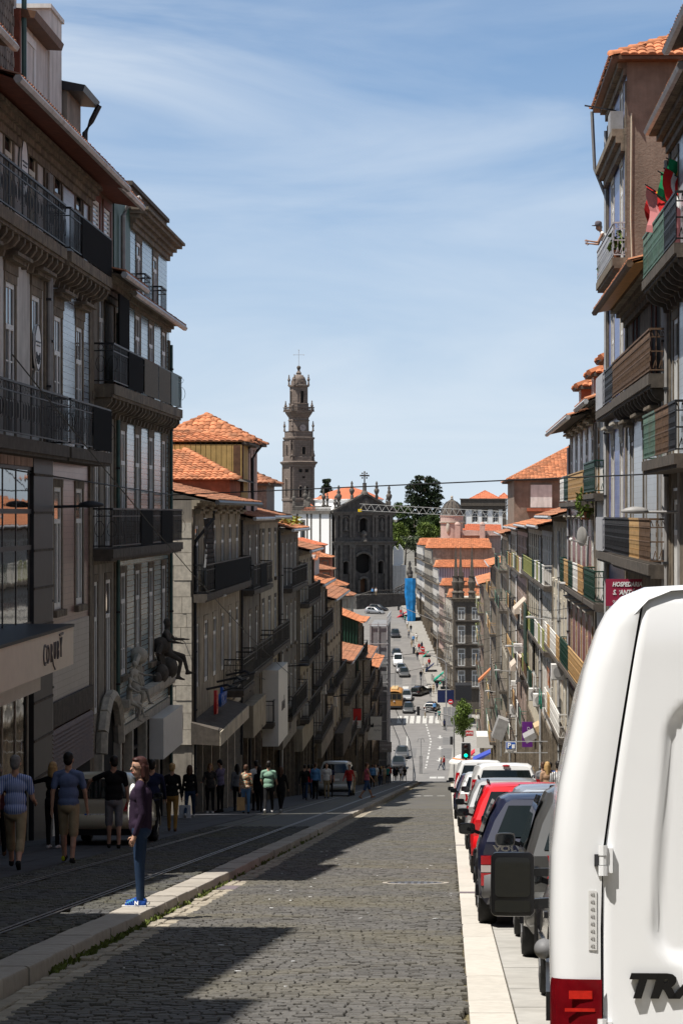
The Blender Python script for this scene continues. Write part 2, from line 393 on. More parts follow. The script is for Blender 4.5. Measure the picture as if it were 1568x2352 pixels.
# ================================================================== THE GROUND
def sett_material(name, base, moss, scale=9.0, bumpy=True):
 m = bpy.data.materials.new(name); t, b = _nodes(m); MATS[name] = m
 r = _island(t); o = _objrand(t)
 s = t.nodes.new('ShaderNodeMath'); s.operation = 'ADD'; t.links.new(r, s.inputs[0]); t.links.new(o, s.inputs[1])
 fr = t.nodes.new('ShaderNodeMath'); fr.operation = 'FRACT'; t.links.new(s.outputs[0], fr.inputs[0])
 c = _mix(t, fr.outputs[0], tuple(x*0.80 for x in base), tuple(x*1.22 for x in base))
 g = _noise(t, _pos(t),0.45,5,0.6,0.5)
 c = _mix(t, _rng(t, g,0.42,0.68,0,0.55), c, moss)
 f = _noise(t, _pos(t),1.6,4,0.6,0.6); c = _mix(t, _rng(t, f,0.5,0.72,0,0.5), c, tuple(x*0.5 for x in base))
 f = _noise(t, _pos(t),45,4,0.6)
 c = _mix(t, _rng(t, f,0.3,0.7,0.0,0.4), c, tuple(x*0.4 for x in base))
 t.links.new(c, b.inputs['Base Color']); b.inputs['Roughness'].default_value = 0.72; b.inputs['Specular IOR Level'].default_value = 0.35
 _bump(t, b, _noise(t, _pos(t),38,4,0.6),0.55,0.012)
 return m
M['sett'] = sett_material('sett',(0.122,0.115,0.106),(0.17,0.148,0.085))
M['sett_tram'] = sett_material('sett_tram',(0.085,0.083,0.082),(0.13,0.12,0.045))
M['joint'] = mk('joint',(0.135,0.11,0.06),0.95, var=0.5, scale=5, bump=0.5, bscale=60, dirt=0.5, dirtc=(0.10,0.10,0.03))
M['kerbstone'] = mk('kerbstone',(0.37,0.335,0.29),0.8, var=0.15, scale=9, bump=0.25, bscale=90, dirt=0.25, dirtc=(0.20,0.17,0.12), obr=0.10)
M['stripstone'] = mk('stripstone',(0.52,0.485,0.43),0.75, var=0.10, scale=12, bump=0.15, bscale=120, dirt=0.18, dirtc=(0.28,0.25,0.2), obr=0.06)
M['bay_slab'] = mk('bay_slab',(0.40,0.385,0.355),0.8, var=0.12, scale=5, bump=0.15, bscale=100, dirt=0.35, dirtc=(0.24,0.22,0.19), obr=0.07)
M['dark_band'] = mk('dark_band',(0.17,0.14,0.15),0.75, var=0.15)
M['gutterstone'] = mk('gutterstone',(0.34,0.30,0.235),0.85, var=0.2, scale=10, bump=0.4, bscale=60, obr=0.18)
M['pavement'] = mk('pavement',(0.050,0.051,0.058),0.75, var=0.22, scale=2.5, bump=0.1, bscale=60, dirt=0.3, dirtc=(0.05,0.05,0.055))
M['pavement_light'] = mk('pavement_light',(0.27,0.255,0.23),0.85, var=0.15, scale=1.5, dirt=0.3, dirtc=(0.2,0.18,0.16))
M['asphalt'] = mk('asphalt',(0.185,0.175,0.165),0.85, var=0.14, scale=0.6, dirt=0.45, dirtc=(0.12,0.115,0.11))
M['asphalt_patch'] = mk('asphalt_patch',(0.14,0.135,0.13),0.85, var=0.15, scale=1)
M['mark_white'] = mk('mark_white',(0.46,0.45,0.42),0.7, var=0.25, scale=3)
M['rail_steel'] = mk('rail_steel',(0.22,0.19,0.17),0.35, metal=0.8, var=0.2)
M['rail_groove'] = mk('rail_groove',(0.02,0.02,0.02),0.7, var=0)
M['terrain'] = mk('terrain',(0.15,0.14,0.12),0.95, var=0.3, scale=0.05)
def sheet(name, x0, x1, d0, d1, dz, mat, step=20.0, parent=None, **kw):
 mb = MB(); n = max(1, int(round((d1-d0)/step))); ds = [d0 + (d1-d0)*i/n for i in range(n+1)]
 ds = sorted(set(ds + [p for p, _ in PROF if d0 < p < d1]))
 f0 = x0 if callable(x0) else (lambda d: x0); f1 = x1 if callable(x1) else (lambda d: x1)
 for a, b in zip(ds, ds[1:]):
  mb.quad((f0(a), a, zr(a)+dz),(f1(a), a, zr(a)+dz),(f1(b), b, zr(b)+dz),(f0(b), b, zr(b)+dz))
 return mb.build(name, mat, parent, **kw)
sheet('ground',-3000,3000,-60,6000,-0.9, M['terrain'],200, kind='structure')
KL, KT, RAILA, RAILB, SWL, FL = -3.30,-3.64,-4.25,-5.70,-6.25,-8.9       # kerb face, kerb back, rails, pavement edge, facade
def SR(d): return 0.14 - 0.0013*d                                             # left edge of the pale strip on the right
road = sheet('road', KL-0.05, lambda d: SR(d)+0.01,-20,256,-0.055, M['joint'],20, kind='structure')
SL = 0.10545
def sett_proto(w, l, h, name, mat, bev=0.014, seed=0):
 rnd = random.Random(seed); mb = MB()
 def ring(inx, iny, z): return [(-w/2+inx,-l/2+iny, z),(w/2-inx,-l/2+iny, z),(w/2-inx, l/2-iny, z),(-w/2+inx, l/2-iny, z)]
 rg = [ring(0,0,-h), ring(0.002,0.002,-bev), ring(bev, bev*0.9, rnd.uniform(-0.003,0.003))]
 rg = [[(x, y, z - SL*y) for x, y, z in r] for r in rg]
 n = len(mb.v); mb.rings(rg, cap=False); mb.f.append((8,9,10,11)); mb.m.append(0)
 return mb
# individual setts, the nearest ones; the rest are one mass of real setts
rnd = random.Random(3)
protos = [sett_proto(0.090+0.008*k,0.085,0.05, 'sett', None,0.008, seed=k) for k in range(4)]
pmesh = [p.mesh('sett', M['sett']) for p in protos]
PV = [np.array(p.v) for p in protos]; PF = protos[0].f
def sett_rows(d0, d1, xa, xb, rowl, extra=0.0):
 d = d0; row = 0
 while d < d1:
  x = (xa(d) if callable(xa) else xa) + rnd.uniform(-0.06,0.02); xe = xb(d) if callable(xb) else xb
  while x < xe - 0.05:
   k = rnd.randrange(4); w = 0.090+0.008*k + 0.009
   if x + w > xe + 0.02: break
   yield k, x + w/2, d + rnd.gauss(0,0.006), zr(d) + rnd.gauss(0,0.0045) + extra, rnd.gauss(0,0.05)
   x += w
  d += rowl*rnd.uniform(0.96,1.05); row += 1
def mass(name, items, mat, parent, top=False):
 V = []; F = []; n = 0
 for k, x, d, z, a in items:
  v = PV[k].copy(); ca, sa = math.cos(a), math.sin(a)
  xx = v[:,0]*ca - v[:,1]*sa; yy = v[:,0]*sa + v[:,1]*ca
  v[:,0] = xx + x; v[:,1] = yy + d; v[:,2] += z
  V.append(v); F += [tuple(i+n for i in f) for f in PF]; n += len(v)
 me = bpy.data.meshes.new(name); me.from_pydata(np.concatenate(V).tolist(),[], F); me.materials.append(mat); me.update()
 o = place(name, me, parent, kind='stuff'); return o
near = list(sett_rows(15.55,96.0, lambda d: KL+0.30, lambda d: SR(d)-0.005,0.094))
# the manhole sits among the setts
MHX, MHD = Xat(954,35.0),35.0
near = [s for s in near if (s[1]-MHX)**2 + (s[2]-MHD)**2 > 0.50**2]
for k, x, d, z, a in near[:300]:
 place('sett', pmesh[k], road, Matrix.Translation((x, d, z)) @ Matrix.Rotation(a,4, 'Z'))
mass('setts', near[300:], M['sett'], road)
sheet('cobbled_surface', KL+0.30, lambda d: SR(d)-0.004,96.0,256,-0.004, None or sett_material('sett_far',(0.108,0.102,0.094),(0.15,0.132,0.08)),20, road)
# relief of the far cobbles
t, b = MATS['sett_far'].node_tree, MATS['sett_far'].node_tree.nodes['Principled BSDF']
vo = t.nodes.new('ShaderNodeTexVoronoi'); vo.inputs['Scale'].default_value = 8.0; t.links.new(_pos(t), vo.inputs['Vector'])
_bump(t, b, vo.outputs['Distance'],0.9,-0.03)
# manhole with its ring
mh = empty('manhole_cover',(MHX, MHD, zr(MHD)), 'round iron manhole cover sunk in the cobbled road', 'manhole cover')
mb = MB(); c = Vector((MHX, MHD, zr(MHD)))
def tilt(p): return (p[0], p[1], p[2] - SL*(p[1]-MHD))
mb.lathe([(0.40,-0.05),(0.40,-0.006),(0.37,0.0),(0.001,0.0)], c,24); mb.v = [tilt(v) for v in mb.v]; mb.build('lid', M['rail_steel'], mh)
mb = MB(); mb.lathe([(0.49,-0.05),(0.49,0.0),(0.42,0.002),(0.42,-0.05)], c,24); mb.v = [tilt(v) for v in mb.v]; mb.build('rim', M['kerbstone'], mh)
mb = MB()
for i in range(-3,4):
 for j in range(-3,4):
  if i*i+j*j < 11: mb.box(c.x+i*0.095-0.025, c.x+i*0.095+0.025, c.y+j*0.095-0.025, c.y+j*0.095+0.025, c.z-0.003, c.z+0.005)
mb.v = [tilt(v) for v in mb.v]; mb.build('lid_studs', M['rail_steel'], mh, kind='stuff')
# pale gutter stones along the left kerb
gut = sheet('gutter', KL-0.02, KL+0.31,-20,200,-0.05, M['joint'],20, kind='structure')
gp = [sett_proto(0.145, l,0.05, 'gutter_stone', None,0.012, seed=k) for k, l in enumerate((0.20,0.25,0.30))]
gm = [p.mesh('gutter_stone', M['gutterstone']) for p in gp]; GL = (0.20,0.25,0.30)
cnt = 0; rest = []
for rowx in (KL+0.08, KL+0.235):
 d = 16.0 + rnd.random()*0.2
 while d < 110:
  k = rnd.randrange(3); l = GL[k] + 0.015
  if not (33.0 < d < 34.2):
   if d < 46: place('gutter_stone', gm[k], gut, Matrix.Translation((rowx + rnd.gauss(0,0.006), d+l/2, zr(d+l/2) + rnd.gauss(0,0.005))) @ Matrix.Rotation(rnd.gauss(0,0.03),4, 'Z'))
   else: rest.append((k, rowx + rnd.gauss(0,0.006), d+l/2, zr(d+l/2)+rnd.gauss(0,0.004), rnd.gauss(0,0.03)))
  d += l
_pv, _pf = PV, PF
PV = [np.array(p.v) for p in gp]; PF = gp[0].f
mass('gutter_stones', rest, M['gutterstone'], gut)
PV, PF = _pv, _pf
gr = MB(); d0 = 33.1
gr.hexa([(KL+0.02, d0, zr(d0)-0.05),(KL+0.30, d0, zr(d0)-0.05),(KL+0.30, d0+1.0, zr(d0+1)-0.05),(KL+0.02, d0+1.0, zr(d0+1)-0.05),
         (KL+0.02, d0, zr(d0)+0.002),(KL+0.30, d0, zr(d0)+0.002),(KL+0.30, d0+1.0, zr(d0+1)+0.002),(KL+0.02, d0+1.0, zr(d0+1)+0.002)])
gr.build('drain_plate', M['dark_band'], None, label='dark metal drain plate in the gutter beside the kerb', cat='drain')
# kerb on the left, stone by stone
kerb = sheet('kerb', KT, KL,-20,240,-0.06, M['joint'],20, kind='structure')
kl = 1.12; kmb = MB(); H = 0.14; bv = 0.025
kmb.rings([[(KT, y,-0.1 - SL*y),(KL, y,-0.1 - SL*y),(KL, y, H-bv - SL*y),(KL-bv*0.4, y, H-bv*0.3 - SL*y),(KL-bv*1.3, y, H - SL*y),(KT, y, H - SL*y)] for y in (0.006,0.02,0.3,0.7, kl-0.02, kl-0.006)])
kme = kmb.mesh('kerb_stone', M['kerbstone'],35)
d = 12.0
while d < 236:
 place('kerb_stone', kme, kerb, Matrix.Translation((rnd.gauss(0,0.006), d, zr(d) + rnd.gauss(0,0.004)))); d += kl
# tram lane: base, setts, rails
lane = sheet('tram_lane', SWL, KT,-20,256,0.085, M['joint'],20, kind='structure')
tr = [s for s in sett_rows(17.5,62.0, SWL+0.02, KT-0.01,0.094,0.14) if min(abs(s[1]-RAILA), abs(s[1]-RAILB)) > 0.10]
mass('tram_lane_setts', tr, M['sett_tram'], lane)
sheet('tram_lane_surface', SWL+0.02, KT-0.01,62.0,256,0.136, M['sett_tram'],20, lane)
for x in (RAILA, RAILB):
 rail = sheet('tram_rail', x-0.055, x-0.012,5,262,0.146, M['rail_steel'],20, kind='structure')
 sheet('rail_lip', x+0.022, x+0.055,5,262,0.146, M['rail_steel'],20, rail)
 sheet('rail_groove', x-0.012, x+0.022,5,262,0.128, M['rail_groove'],20, rail)
# left pavement of big slabs
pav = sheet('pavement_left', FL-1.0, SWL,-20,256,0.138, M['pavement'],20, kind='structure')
mb = MB(); d = 20.0
mbs = {}
for i in range(80):
 dd = 24 + i*0.9
 for x0, x1 in ((SWL-0.02-0.62, SWL-0.02),(SWL-1.28, SWL-0.66),(SWL-1.92, SWL-1.30),(SWL-2.6, SWL-1.94)):
  mb = MB(); o = rnd.uniform(0,0.002)
  mb.hexa([(x0, dd, zr(dd)+0.10),(x1, dd, zr(dd)+0.10),(x1, dd+0.885, zr(dd+0.885)+0.10),(x0, dd+0.885, zr(dd+0.885)+0.10),
                 (x0, dd, zr(dd)+0.144+o),(x1, dd, zr(dd)+0.144+o),(x1, dd+0.885, zr(dd+0.885)+0.144+o),(x0, dd+0.885, zr(dd+0.885)+0.144+o)])
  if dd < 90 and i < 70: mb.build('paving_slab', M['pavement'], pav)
# pale strip and parking bay on the right
strip = sheet('stone_strip', lambda d: SR(d), lambda d: SR(d)+0.31,-5,256,-0.03, M['joint'],20, kind='structure')
d = 6.0; i = 0
while d < 235:
 l = rnd.choice((0.9,1.3,1.6,2.0)); e = d + l - 0.010; o = rnd.uniform(0,0.003)
 mb = MB(); mb.hexa([(SR(d), d, zr(d)-0.05),(SR(d)+0.305, d, zr(d)-0.05),(SR(e)+0.305, e, zr(e)-0.05),(SR(e), e, zr(e)-0.05),
      (SR(d), d, zr(d)+o),(SR(d)+0.305, d, zr(d)+o),(SR(e)+0.305, e, zr(e)+o),(SR(e), e, zr(e)+o)])
 mb.build('strip_slab', M['stripstone'], strip); d += l
bay = sheet('parking_bay', lambda d: SR(d)+0.31,2.55,-5,256,-0.03, M['joint'],20, kind='structure')
d = 6.0
while d < 110:
 l = rnd.choice((0.8,1.1,1.4)); e = d + l - 0.009; o = rnd.uniform(-0.001,0.003)
 for x0, x1 in ((None,0.93),(0.94,1.47),(1.48,2.01),(2.02,2.55)):
  a0 = SR(d)+0.318 if x0 is None else x0; a1 = SR(e)+0.318 if x0 is None else x0
  mb = MB(); mb.hexa([(a0, d, zr(d)-0.05),(x1, d, zr(d)-0.05),(x1, e, zr(e)-0.05),(a1, e, zr(e)-0.05),
       (a0, d, zr(d)+o),(x1, d, zr(d)+o),(x1, e, zr(e)+o),(a1, e, zr(e)+o)])
  mb.build('bay_slab', M['bay_slab'], bay)
 d += l
sheet('bay_surface', lambda d: SR(d)+0.32,2.55,110,256,-0.002, M['bay_slab'],20, bay)
for dd in (32.0,51.3):
 mb = MB(); e = dd + 0.32
 mb.hexa([(SR(dd)+0.0, dd, zr(dd)),(SR(dd)+0.306, dd, zr(dd)),(SR(e)+0.306, e, zr(e)),(SR(e), e, zr(e)),
             (SR(dd)+0.0, dd, zr(dd)+0.009),(SR(dd)+0.306, dd, zr(dd)+0.009),(SR(e)+0.306, e, zr(e)+0.009),(SR(e), e, zr(e)+0.009)])
 mb.build('dark_band', M['dark_band'], strip)
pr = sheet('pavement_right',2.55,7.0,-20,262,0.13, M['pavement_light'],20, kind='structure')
mb = MB()
for a, b2 in zip(range(-20,262,6), range(-14,268,6)):
 mb.hexa([(2.55, a, zr(a)-0.05),(2.75, a, zr(a)-0.05),(2.75, b2-0.01, zr(b2)-0.05),(2.55, b2-0.01, zr(b2)-0.05),
             (2.55, a, zr(a)+0.14),(2.75, a, zr(a)+0.14),(2.75, b2-0.01, zr(b2)+0.14),(2.55, b2-0.01, zr(b2)+0.14)])
mb.build('kerb_right', M['kerbstone'], None, kind='structure')
# weeds growing at the foot of the kerb
M['weed'] = mk('weed',(0.11,0.14,0.025),0.7, var=0.4, scale=8)
mb = MB()
for i in range(260):
 d = rnd.choice((rnd.uniform(19.5,34), rnd.uniform(30,60), rnd.uniform(19.5,27)))
 x = KL + 0.012 + abs(rnd.gauss(0,0.02)); z = zr(d) - 0.01; s = rnd.uniform(0.4,1.2)
 for k in range(rnd.randint(3,7)):
  a = rnd.uniform(0,6.28); l = rnd.uniform(0.03,0.075)*s; w = 0.008*s+0.004
  dx, dy = math.cos(a)*l*0.7, math.sin(a)*l*0.7
  p = Vector((x + rnd.gauss(0,0.012), d + rnd.gauss(0,0.03), z))
  n = Vector((-math.sin(a), math.cos(a),0))*w; tip = p + Vector((dx, dy, l))
  mid = p + Vector((dx*0.5, dy*0.5, l*0.75))
  mb.poly([p - n*0.5, p + n*0.5, mid + n, tip, mid - n])
mb.build('weeds', M['weed'], None, label='green weeds sprouting along the foot of the left kerb', cat='weeds', kind='stuff', fixn=False)
# litter and pale flecks on the cobbles
mb = MB()
for i in range(46):
 d = rnd.uniform(16,60); x = rnd.uniform(-2.8,0.0); s = rnd.uniform(0.008,0.022); z = zr(d)+0.004; a = rnd.uniform(0,3)
 q = [(math.cos(a+k*1.57)*s*(1.6 if k % 2 else 0.8), math.sin(a+k*1.57)*s*(1.6 if k % 2 else 0.8)) for k in range(4)]
 mb.prism([(x+u, d+v, z - SL*v) for u, v in q],(0,0,0.006))
mb.build('litter', M['letter_white'], None, label='tiny pale litter scraps strewn over the cobbles', cat='litter', kind='stuff')
# stop line dashes low on the street
mb = empty('road_marking',(-1.2,137, zr(137)), 'three short pale blocks painted across the cobbled road', 'road marking')
for px0, px1 in ((943,966),(973,993),(1003,1021)):
 q = MB(); a, b2 = 136.2,138.0
 q.quad((Xat(px0,137), a, zr(a)+0.004),(Xat(px1,137), a, zr(a)+0.004),(Xat(px1,137), b2, zr(b2)+0.004),(Xat(px0,137), b2, zr(b2)+0.004))
 q.build('painted_block', M['mark_white'], mb)
# ------------------------------------------------------------------ the square at the bottom and the street climbing beyond
sq_ = sheet('square',-60,40,255,545,0.0, M['asphalt'],15, kind='structure')
def KR2(d): return -2.3 - (d-365)*0.0565       # right kerb of the climbing street
def FR2(d): return 1.2 - (d-365)*0.060         # facade line on its right
def raised(name, f0, f1, d0, d1, h, mat, step=8.0, **kw):
 mb = MB(); n = int((d1-d0)/step)+1; ds = sorted(set([d0+(d1-d0)*i/n for i in range(n+1)] + [p for p, _ in PROF if d0 < p < d1]))
 for a, b2 in zip(ds, ds[1:]):
  A, B, C, D = (f0(a), a),(f1(a), a),(f1(b2), b2),(f0(b2), b2)
  mb.quad(*[(x, y, zr(y)+h) for x, y in (A, B, C, D)])
  mb.quad((A[0], a, zr(a)-0.05),(A[0], a, zr(a)+h),(D[0], b2, zr(b2)+h),(D[0], b2, zr(b2)-0.05))
 mb.quad((f0(d0), d0, zr(d0)-0.05),(f1(d0), d0, zr(d0)-0.05),(f1(d0), d0, zr(d0)+h),(f0(d0), d0, zr(d0)+h))
 return mb.build(name, mat, None, **kw)
raised('pavement_uphill', lambda d: KR2(d), lambda d: FR2(d)+3,352,530,0.14, M['pavement_light'], kind='structure')
raised('pavement_square', lambda d: Xat(1026,300) + max(0,(d-262))*0.012, lambda d: 12.0,262,348,0.14, M['pavement_light'], kind='structure')
def hit(px, py, d0=240.0, d1=520.0):
 g = lambda d: Zat(py, d) - zr(d)
 prev = d0
 d = d0
 while d < d1:
  if g(d) > 0 >= g(d+2) or g(d) < 0 <= g(d+2):
   a, c2 = d, d+2
   for _ in range(25):
    m_ = (a+c2)/2
    if (g(a) > 0) == (g(m_) > 0): a = m_
    else: c2 = m_
   return a
  d += 2
 return None
def gp_(px, py, dz=0.006):
 d = hit(px, py) or 300.0
 return Vector((Xat(px, d), d, zr(d)+dz))
def gd(d, x, dz=0.006): return (x, d, zr(d)+dz)
# zebra crossings
def zebra(d0, d1, xs, w, label):
 e = empty('zebra_crossing', gd(d0, xs[0],0), label, 'zebra crossing')
 for x in xs:
  q = MB(); q.quad(gd(d0, x), gd(d0, x+w), gd(d1, x+w), gd(d1, x)); q.build('stripe', M['mark_white'], e)
zebra(357.5,365.5,[Xat(912+k*14.5,361) for k in range(8)],0.62, 'zebra crossing in front of the yellow tram')
zebra(389,396,[Xat(900+k*23.5,392) for k in range(4)],0.95, 'zebra crossing farther up the climbing street')
zebra(276,281,[Xat(986,278), Xat(1004,278)],0.8, 'two zebra stripes at the near corner of the square')
def stripe(pts, w, label, name='lane_line', dash=None):
 e = empty(name, gp_(*pts[0],0), label, 'road marking'); ws = [gp_(*p) for p in pts]
 q = MB()
 for a, b2 in zip(ws, ws[1:]):
  n = max(2, int((b2-a).length/2.0));
  for i in range(n):
   if dash and i % 2: continue
   p0 = a.lerp(b2, i/n); p1 = a.lerp(b2,(i+1)/n)
   p0.z = zr(p0.y)+0.006; p1.z = zr(p1.y)+0.006; r = (p1-p0).cross(Vector((0,0,1))).normalized()*w/2
   q2 = MB(); q2.quad(p0-r, p0+r, p1+r, p1-r)
   q2.build('dash', M['mark_white'], e)
stripe([(978,1664),(989,1702),(982,1740),(976,1768)],0.22, 'dashed white lane line curving across the square', dash=True)
stripe([(935,1690),(934,1720),(921,1770)],0.18, 'thin white edge line along the tram track on the square')
stripe([(916,1592),(930,1610),(958,1640)],0.18, 'dashed lane line beside the waiting cars', dash=True)
stripe([(906,1572),(985,1569)],0.35, 'white stop line above the far crossing', name='stop_line')
for k,(px, py) in enumerate(((1010,1690),(1010,1715),(1009,1742))):
 d = hit(px, py); x = Xat(px, d); q = MB()
 q.poly([gd(d-2.2, x-0.12), gd(d-2.2, x+0.12), gd(d+0.6, x+0.12), gd(d+0.6, x-0.12)])
 q.poly([gd(d-2.2, x-0.45), gd(d-3.9, x), gd(d-2.2, x+0.45)])
 q.build('arrow_marking', M['mark_white'], None, label=['white road arrow at the far side of the square', 'middle white road arrow on the square', 'nearest white road arrow by the red shirted walker'][k], cat='road marking')
# tram rails running on over the square
for off in (0.0,-1.45):
 pts = [Vector((RAILA+off,262,0)), Vector((RAILA+off-0.6,300,0)), Vector((RAILA+off-1.6,330,0)), Vector((RAILA+off-4.5,372,0))]
 q = MB()
 for a, b2 in zip(pts, pts[1:]):
  q.quad(gd(a.y, a.x-0.06,0.008), gd(a.y, a.x+0.06,0.008), gd(b2.y, b2.x+0.06,0.008), gd(b2.y, b2.x-0.06,0.008))
 q.build('tram_rail', M['rail_groove'], None, kind='structure')
rq = random.Random(5)
for k in range(14):
 d0 = rq.uniform(262,480); x0 = rq.uniform(-9,-1) if d0 < 350 else KR2(d0) - rq.uniform(2,8); w, l = rq.uniform(0.8,2.6), rq.uniform(3,14)
 sheet('asphalt_patch', x0, x0+w, d0, d0+l,0.003, M['asphalt_patch'],6, sq_)
# ================================================================== ARCHITECTURE KIT
class Fr:
 def __init__(s, o, u, n):
  s.o = Vector((o[0], o[1],0)); s.u = Vector((u[0], u[1],0)).normalized(); s.n = Vector((n[0], n[1],0)).normalized()
 def pt(s, u, n, v):
  p = s.o + s.u*u + s.n*n; return Vector((p.x, p.y, v))
 def box(s, mb, u0, u1, n0, n1, v0, v1, mi=0):
  P = s.pt
  mb.hexa([P(u0,n0,v0), P(u1,n0,v0), P(u1,n1,v0), P(u0,n1,v0), P(u0,n0,v1), P(u1,n0,v1), P(u1,n1,v1), P(u0,n1,v1)], mi); return mb
 def mat(s, u, v, n=0.0): return basis(s.pt(u, n, v), s.u, s.n, Vector((0,0,1)))
def FrL(x): return Fr((x,0),(0,1),(1,0))
def FrRt(x): return Fr((x,0),(0,1),(-1,0))
# ---- windows: shared meshes per size
WC = {}
def win_set(w, h, fm, pm, sm, hood, sill, bars, sw=0.16, proud=0.018, rev=0.055):
 key = (round(w,2), round(h,2), fm, pm, sm, hood, sill, bars, sw, proud)
 if key in WC: return WC[key]
 f = MB(); fw = 0.10; a, b = -rev+0.01,-rev+0.045
 f.box(-w/2,-w/2+fw, a, b,0, h); f.box(w/2-fw, w/2, a, b,0, h); f.box(-w/2+fw, w/2-fw, a, b, h-fw, h); f.box(-w/2+fw, w/2-fw, a, b,0, fw*1.4)
 tz = None
 if 't' in bars:
  tz = h*0.70; f.box(-w/2+fw, w/2-fw, a-0.002, b+0.012, tz, tz+0.11)
 if 'm' in bars: f.box(-0.055,0.055, a, b+0.012, fw*1.4, tz or h-fw)
 if 'g' in bars:
  for k in (0.25,0.5): f.box(-w/2+fw, w/2-fw, a+0.005, b-0.01, h*k-0.018, h*k+0.018)
  if tz: f.box(-0.02,0.02, a+0.005, b-0.01, tz+0.11, h-fw)
 if 'l' in bars:       # louvred shutters closed over the opening
  n = int(h/0.11)
  for k in range(n): f.box(-w/2+fw, w/2-fw, a+0.004, b-0.01, k*h/n+0.02, k*h/n+h/n*0.72)
 p = MB(); y = a+0.012; p.quad((-w/2, y,0),(w/2, y,0),(w/2, y, h),(-w/2, y, h))
 sset = None
 if sm:
  q = MB(); y0 = -0.02
  q.box(-w/2-sw,-w/2, y0, proud,0 if not sill else -0.02, h); q.box(w/2, w/2+sw, y0, proud,0 if not sill else -0.02, h)
  q.box(-w/2-sw, w/2+sw, y0, proud+0.01, h, h+sw*1.15)
  if sill: q.box(-w/2-sw-0.04, w/2+sw+0.04, y0, proud+0.09,-0.17,-0.02)
  if hood:
   q.box(-w/2-sw-0.03, w/2+sw+0.03, y0, proud+0.03, h+sw*1.15, h+sw*1.15+0.22)
   q.box(-w/2-sw-0.10, w/2+sw+0.10, y0, proud+0.18, h+sw*1.15+0.22, h+sw*1.15+0.30)
   q.box(-w/2-sw-0.16, w/2+sw+0.16, y0, proud+0.30, h+sw*1.15+0.30, h+sw*1.15+0.37)
  sset = q.mesh('surround', M[sm])
 WC[key] = (f.mesh('window', M[fm]), p.mesh('pane', M[pm]), sset)
 return WC[key]
def add_window(fr, root, u, v, w, h, fm='white_paint', pm='glass', sm='granite', hood=False, sill=False, bars='tmg', name='window', **kw):
 f, p, q = win_set(w, h, fm, pm, sm, hood, sill, bars, **kw)
 o = place(name, f, root, fr.mat(u, v))
 place('pane', p, o)
 if q: place('surround', q, o)
 return o
def wall_open(fr, u0, u1, v0, v1, ops, rev=0.06, n=0.0, mb=None):
 mb = mb or MB(); eps = 1e-4
 ops = [(max(u0,a), min(u1,b), max(v0,c), min(v1,d)) for a, b, c, d in ops]
 ops = [o for o in ops if o[1]-o[0] > 0.02 and o[3]-o[2] > 0.02]
 us = sorted({round(x,4) for x in [u0, u1] + [o[0] for o in ops] + [o[1] for o in ops]})
 vs_ = sorted({round(x,4) for x in [v0, v1] + [o[2] for o in ops] + [o[3] for o in ops]})
 for a, b in zip(us, us[1:]):
  run = None
  for c, d in zip(vs_, vs_[1:]):
   cu, cv = (a+b)/2,(c+d)/2
   if any(o[0] < cu < o[1] and o[2] < cv < o[3] for o in ops):
    if run: mb.quad(fr.pt(a,n,run[0]), fr.pt(b,n,run[0]), fr.pt(b,n,run[1]), fr.pt(a,n,run[1])); run = None
   else: run = (run[0] if run else c, d)
  if run: mb.quad(fr.pt(a,n,run[0]), fr.pt(b,n,run[0]), fr.pt(b,n,run[1]), fr.pt(a,n,run[1]))
 for a, b, c, d in ops:
  mb.quad(fr.pt(a,n,c), fr.pt(a,n-rev,c), fr.pt(a,n-rev,d), fr.pt(a,n,d)); mb.quad(fr.pt(b,n,c), fr.pt(b,n-rev,c), fr.pt(b,n-rev,d), fr.pt(b,n,d))
  mb.quad(fr.pt(a,n,d), fr.pt(b,n,d), fr.pt(b,n-rev,d), fr.pt(a,n-rev,d)); mb.quad(fr.pt(a,n,c), fr.pt(b,n,c), fr.pt(b,n-rev,c), fr.pt(a,n-rev,c))
 return mb
def shell(fr, mb, u0, u1, v0, v1, depth, n=0.0, rev=0.2):
 # side walls, back and lid of a building, set behind the front wall
 P = fr.pt
 mb.quad(P(u0,n,v0), P(u0,-depth,v0), P(u0,-depth,v1), P(u0,n,v1)); mb.quad(P(u1,n,v0), P(u1,-depth,v0), P(u1,-depth,v1), P(u1,n,v1))
 mb.quad(P(u0,-depth,v0), P(u1,-depth,v0), P(u1,-depth,v1), P(u0,-depth,v1)); mb.quad(P(u0,n,v1), P(u1,n,v1), P(u1,-depth,v1), P(u0,-depth,v1))
 return mb
def cornice(fr, root, u0, u1, z, steps, mat, name='cornice', ends=0.0):
 mb = MB();
 for (p, h0, h1) in steps: fr.box(mb, u0-ends*p, u1+ends*p,0.002, p, z+h0, z+h1)
 return mb.build(name, mat, root)
CORN = [(0.10,-0.55,-0.40),(0.18,-0.40,-0.28),(0.30,-0.28,-0.16),(0.46,-0.16,-0.06),(0.55,-0.06,0.02)]
CORN_S = [(0.07,-0.30,-0.20),(0.16,-0.20,-0.10),(0.26,-0.10,0.0)]
def brackets(fr, root, u0, u1, z, p, h, w, gap, mat, name='bracket'):
 # scrolled consoles under a balcony or cornice, one mesh object each
 n = max(1, int((u1-u0)/gap)); prof = [(0.003,0),(p,0),(p,-h*0.25),(p*0.75,-h*0.55),(p*0.35,-h*0.7),(p*0.28,-h),(0.003,-h)]
 mb = MB(); mb.prism([(-w/2, a, b) for a, b in prof],(w,0,0)); me = mb.mesh('bracket', mat)
 for i in range(n+1):
  u = u0 + (u1-u0)*i/n
  place(name, me, root, fr.mat(u, z))
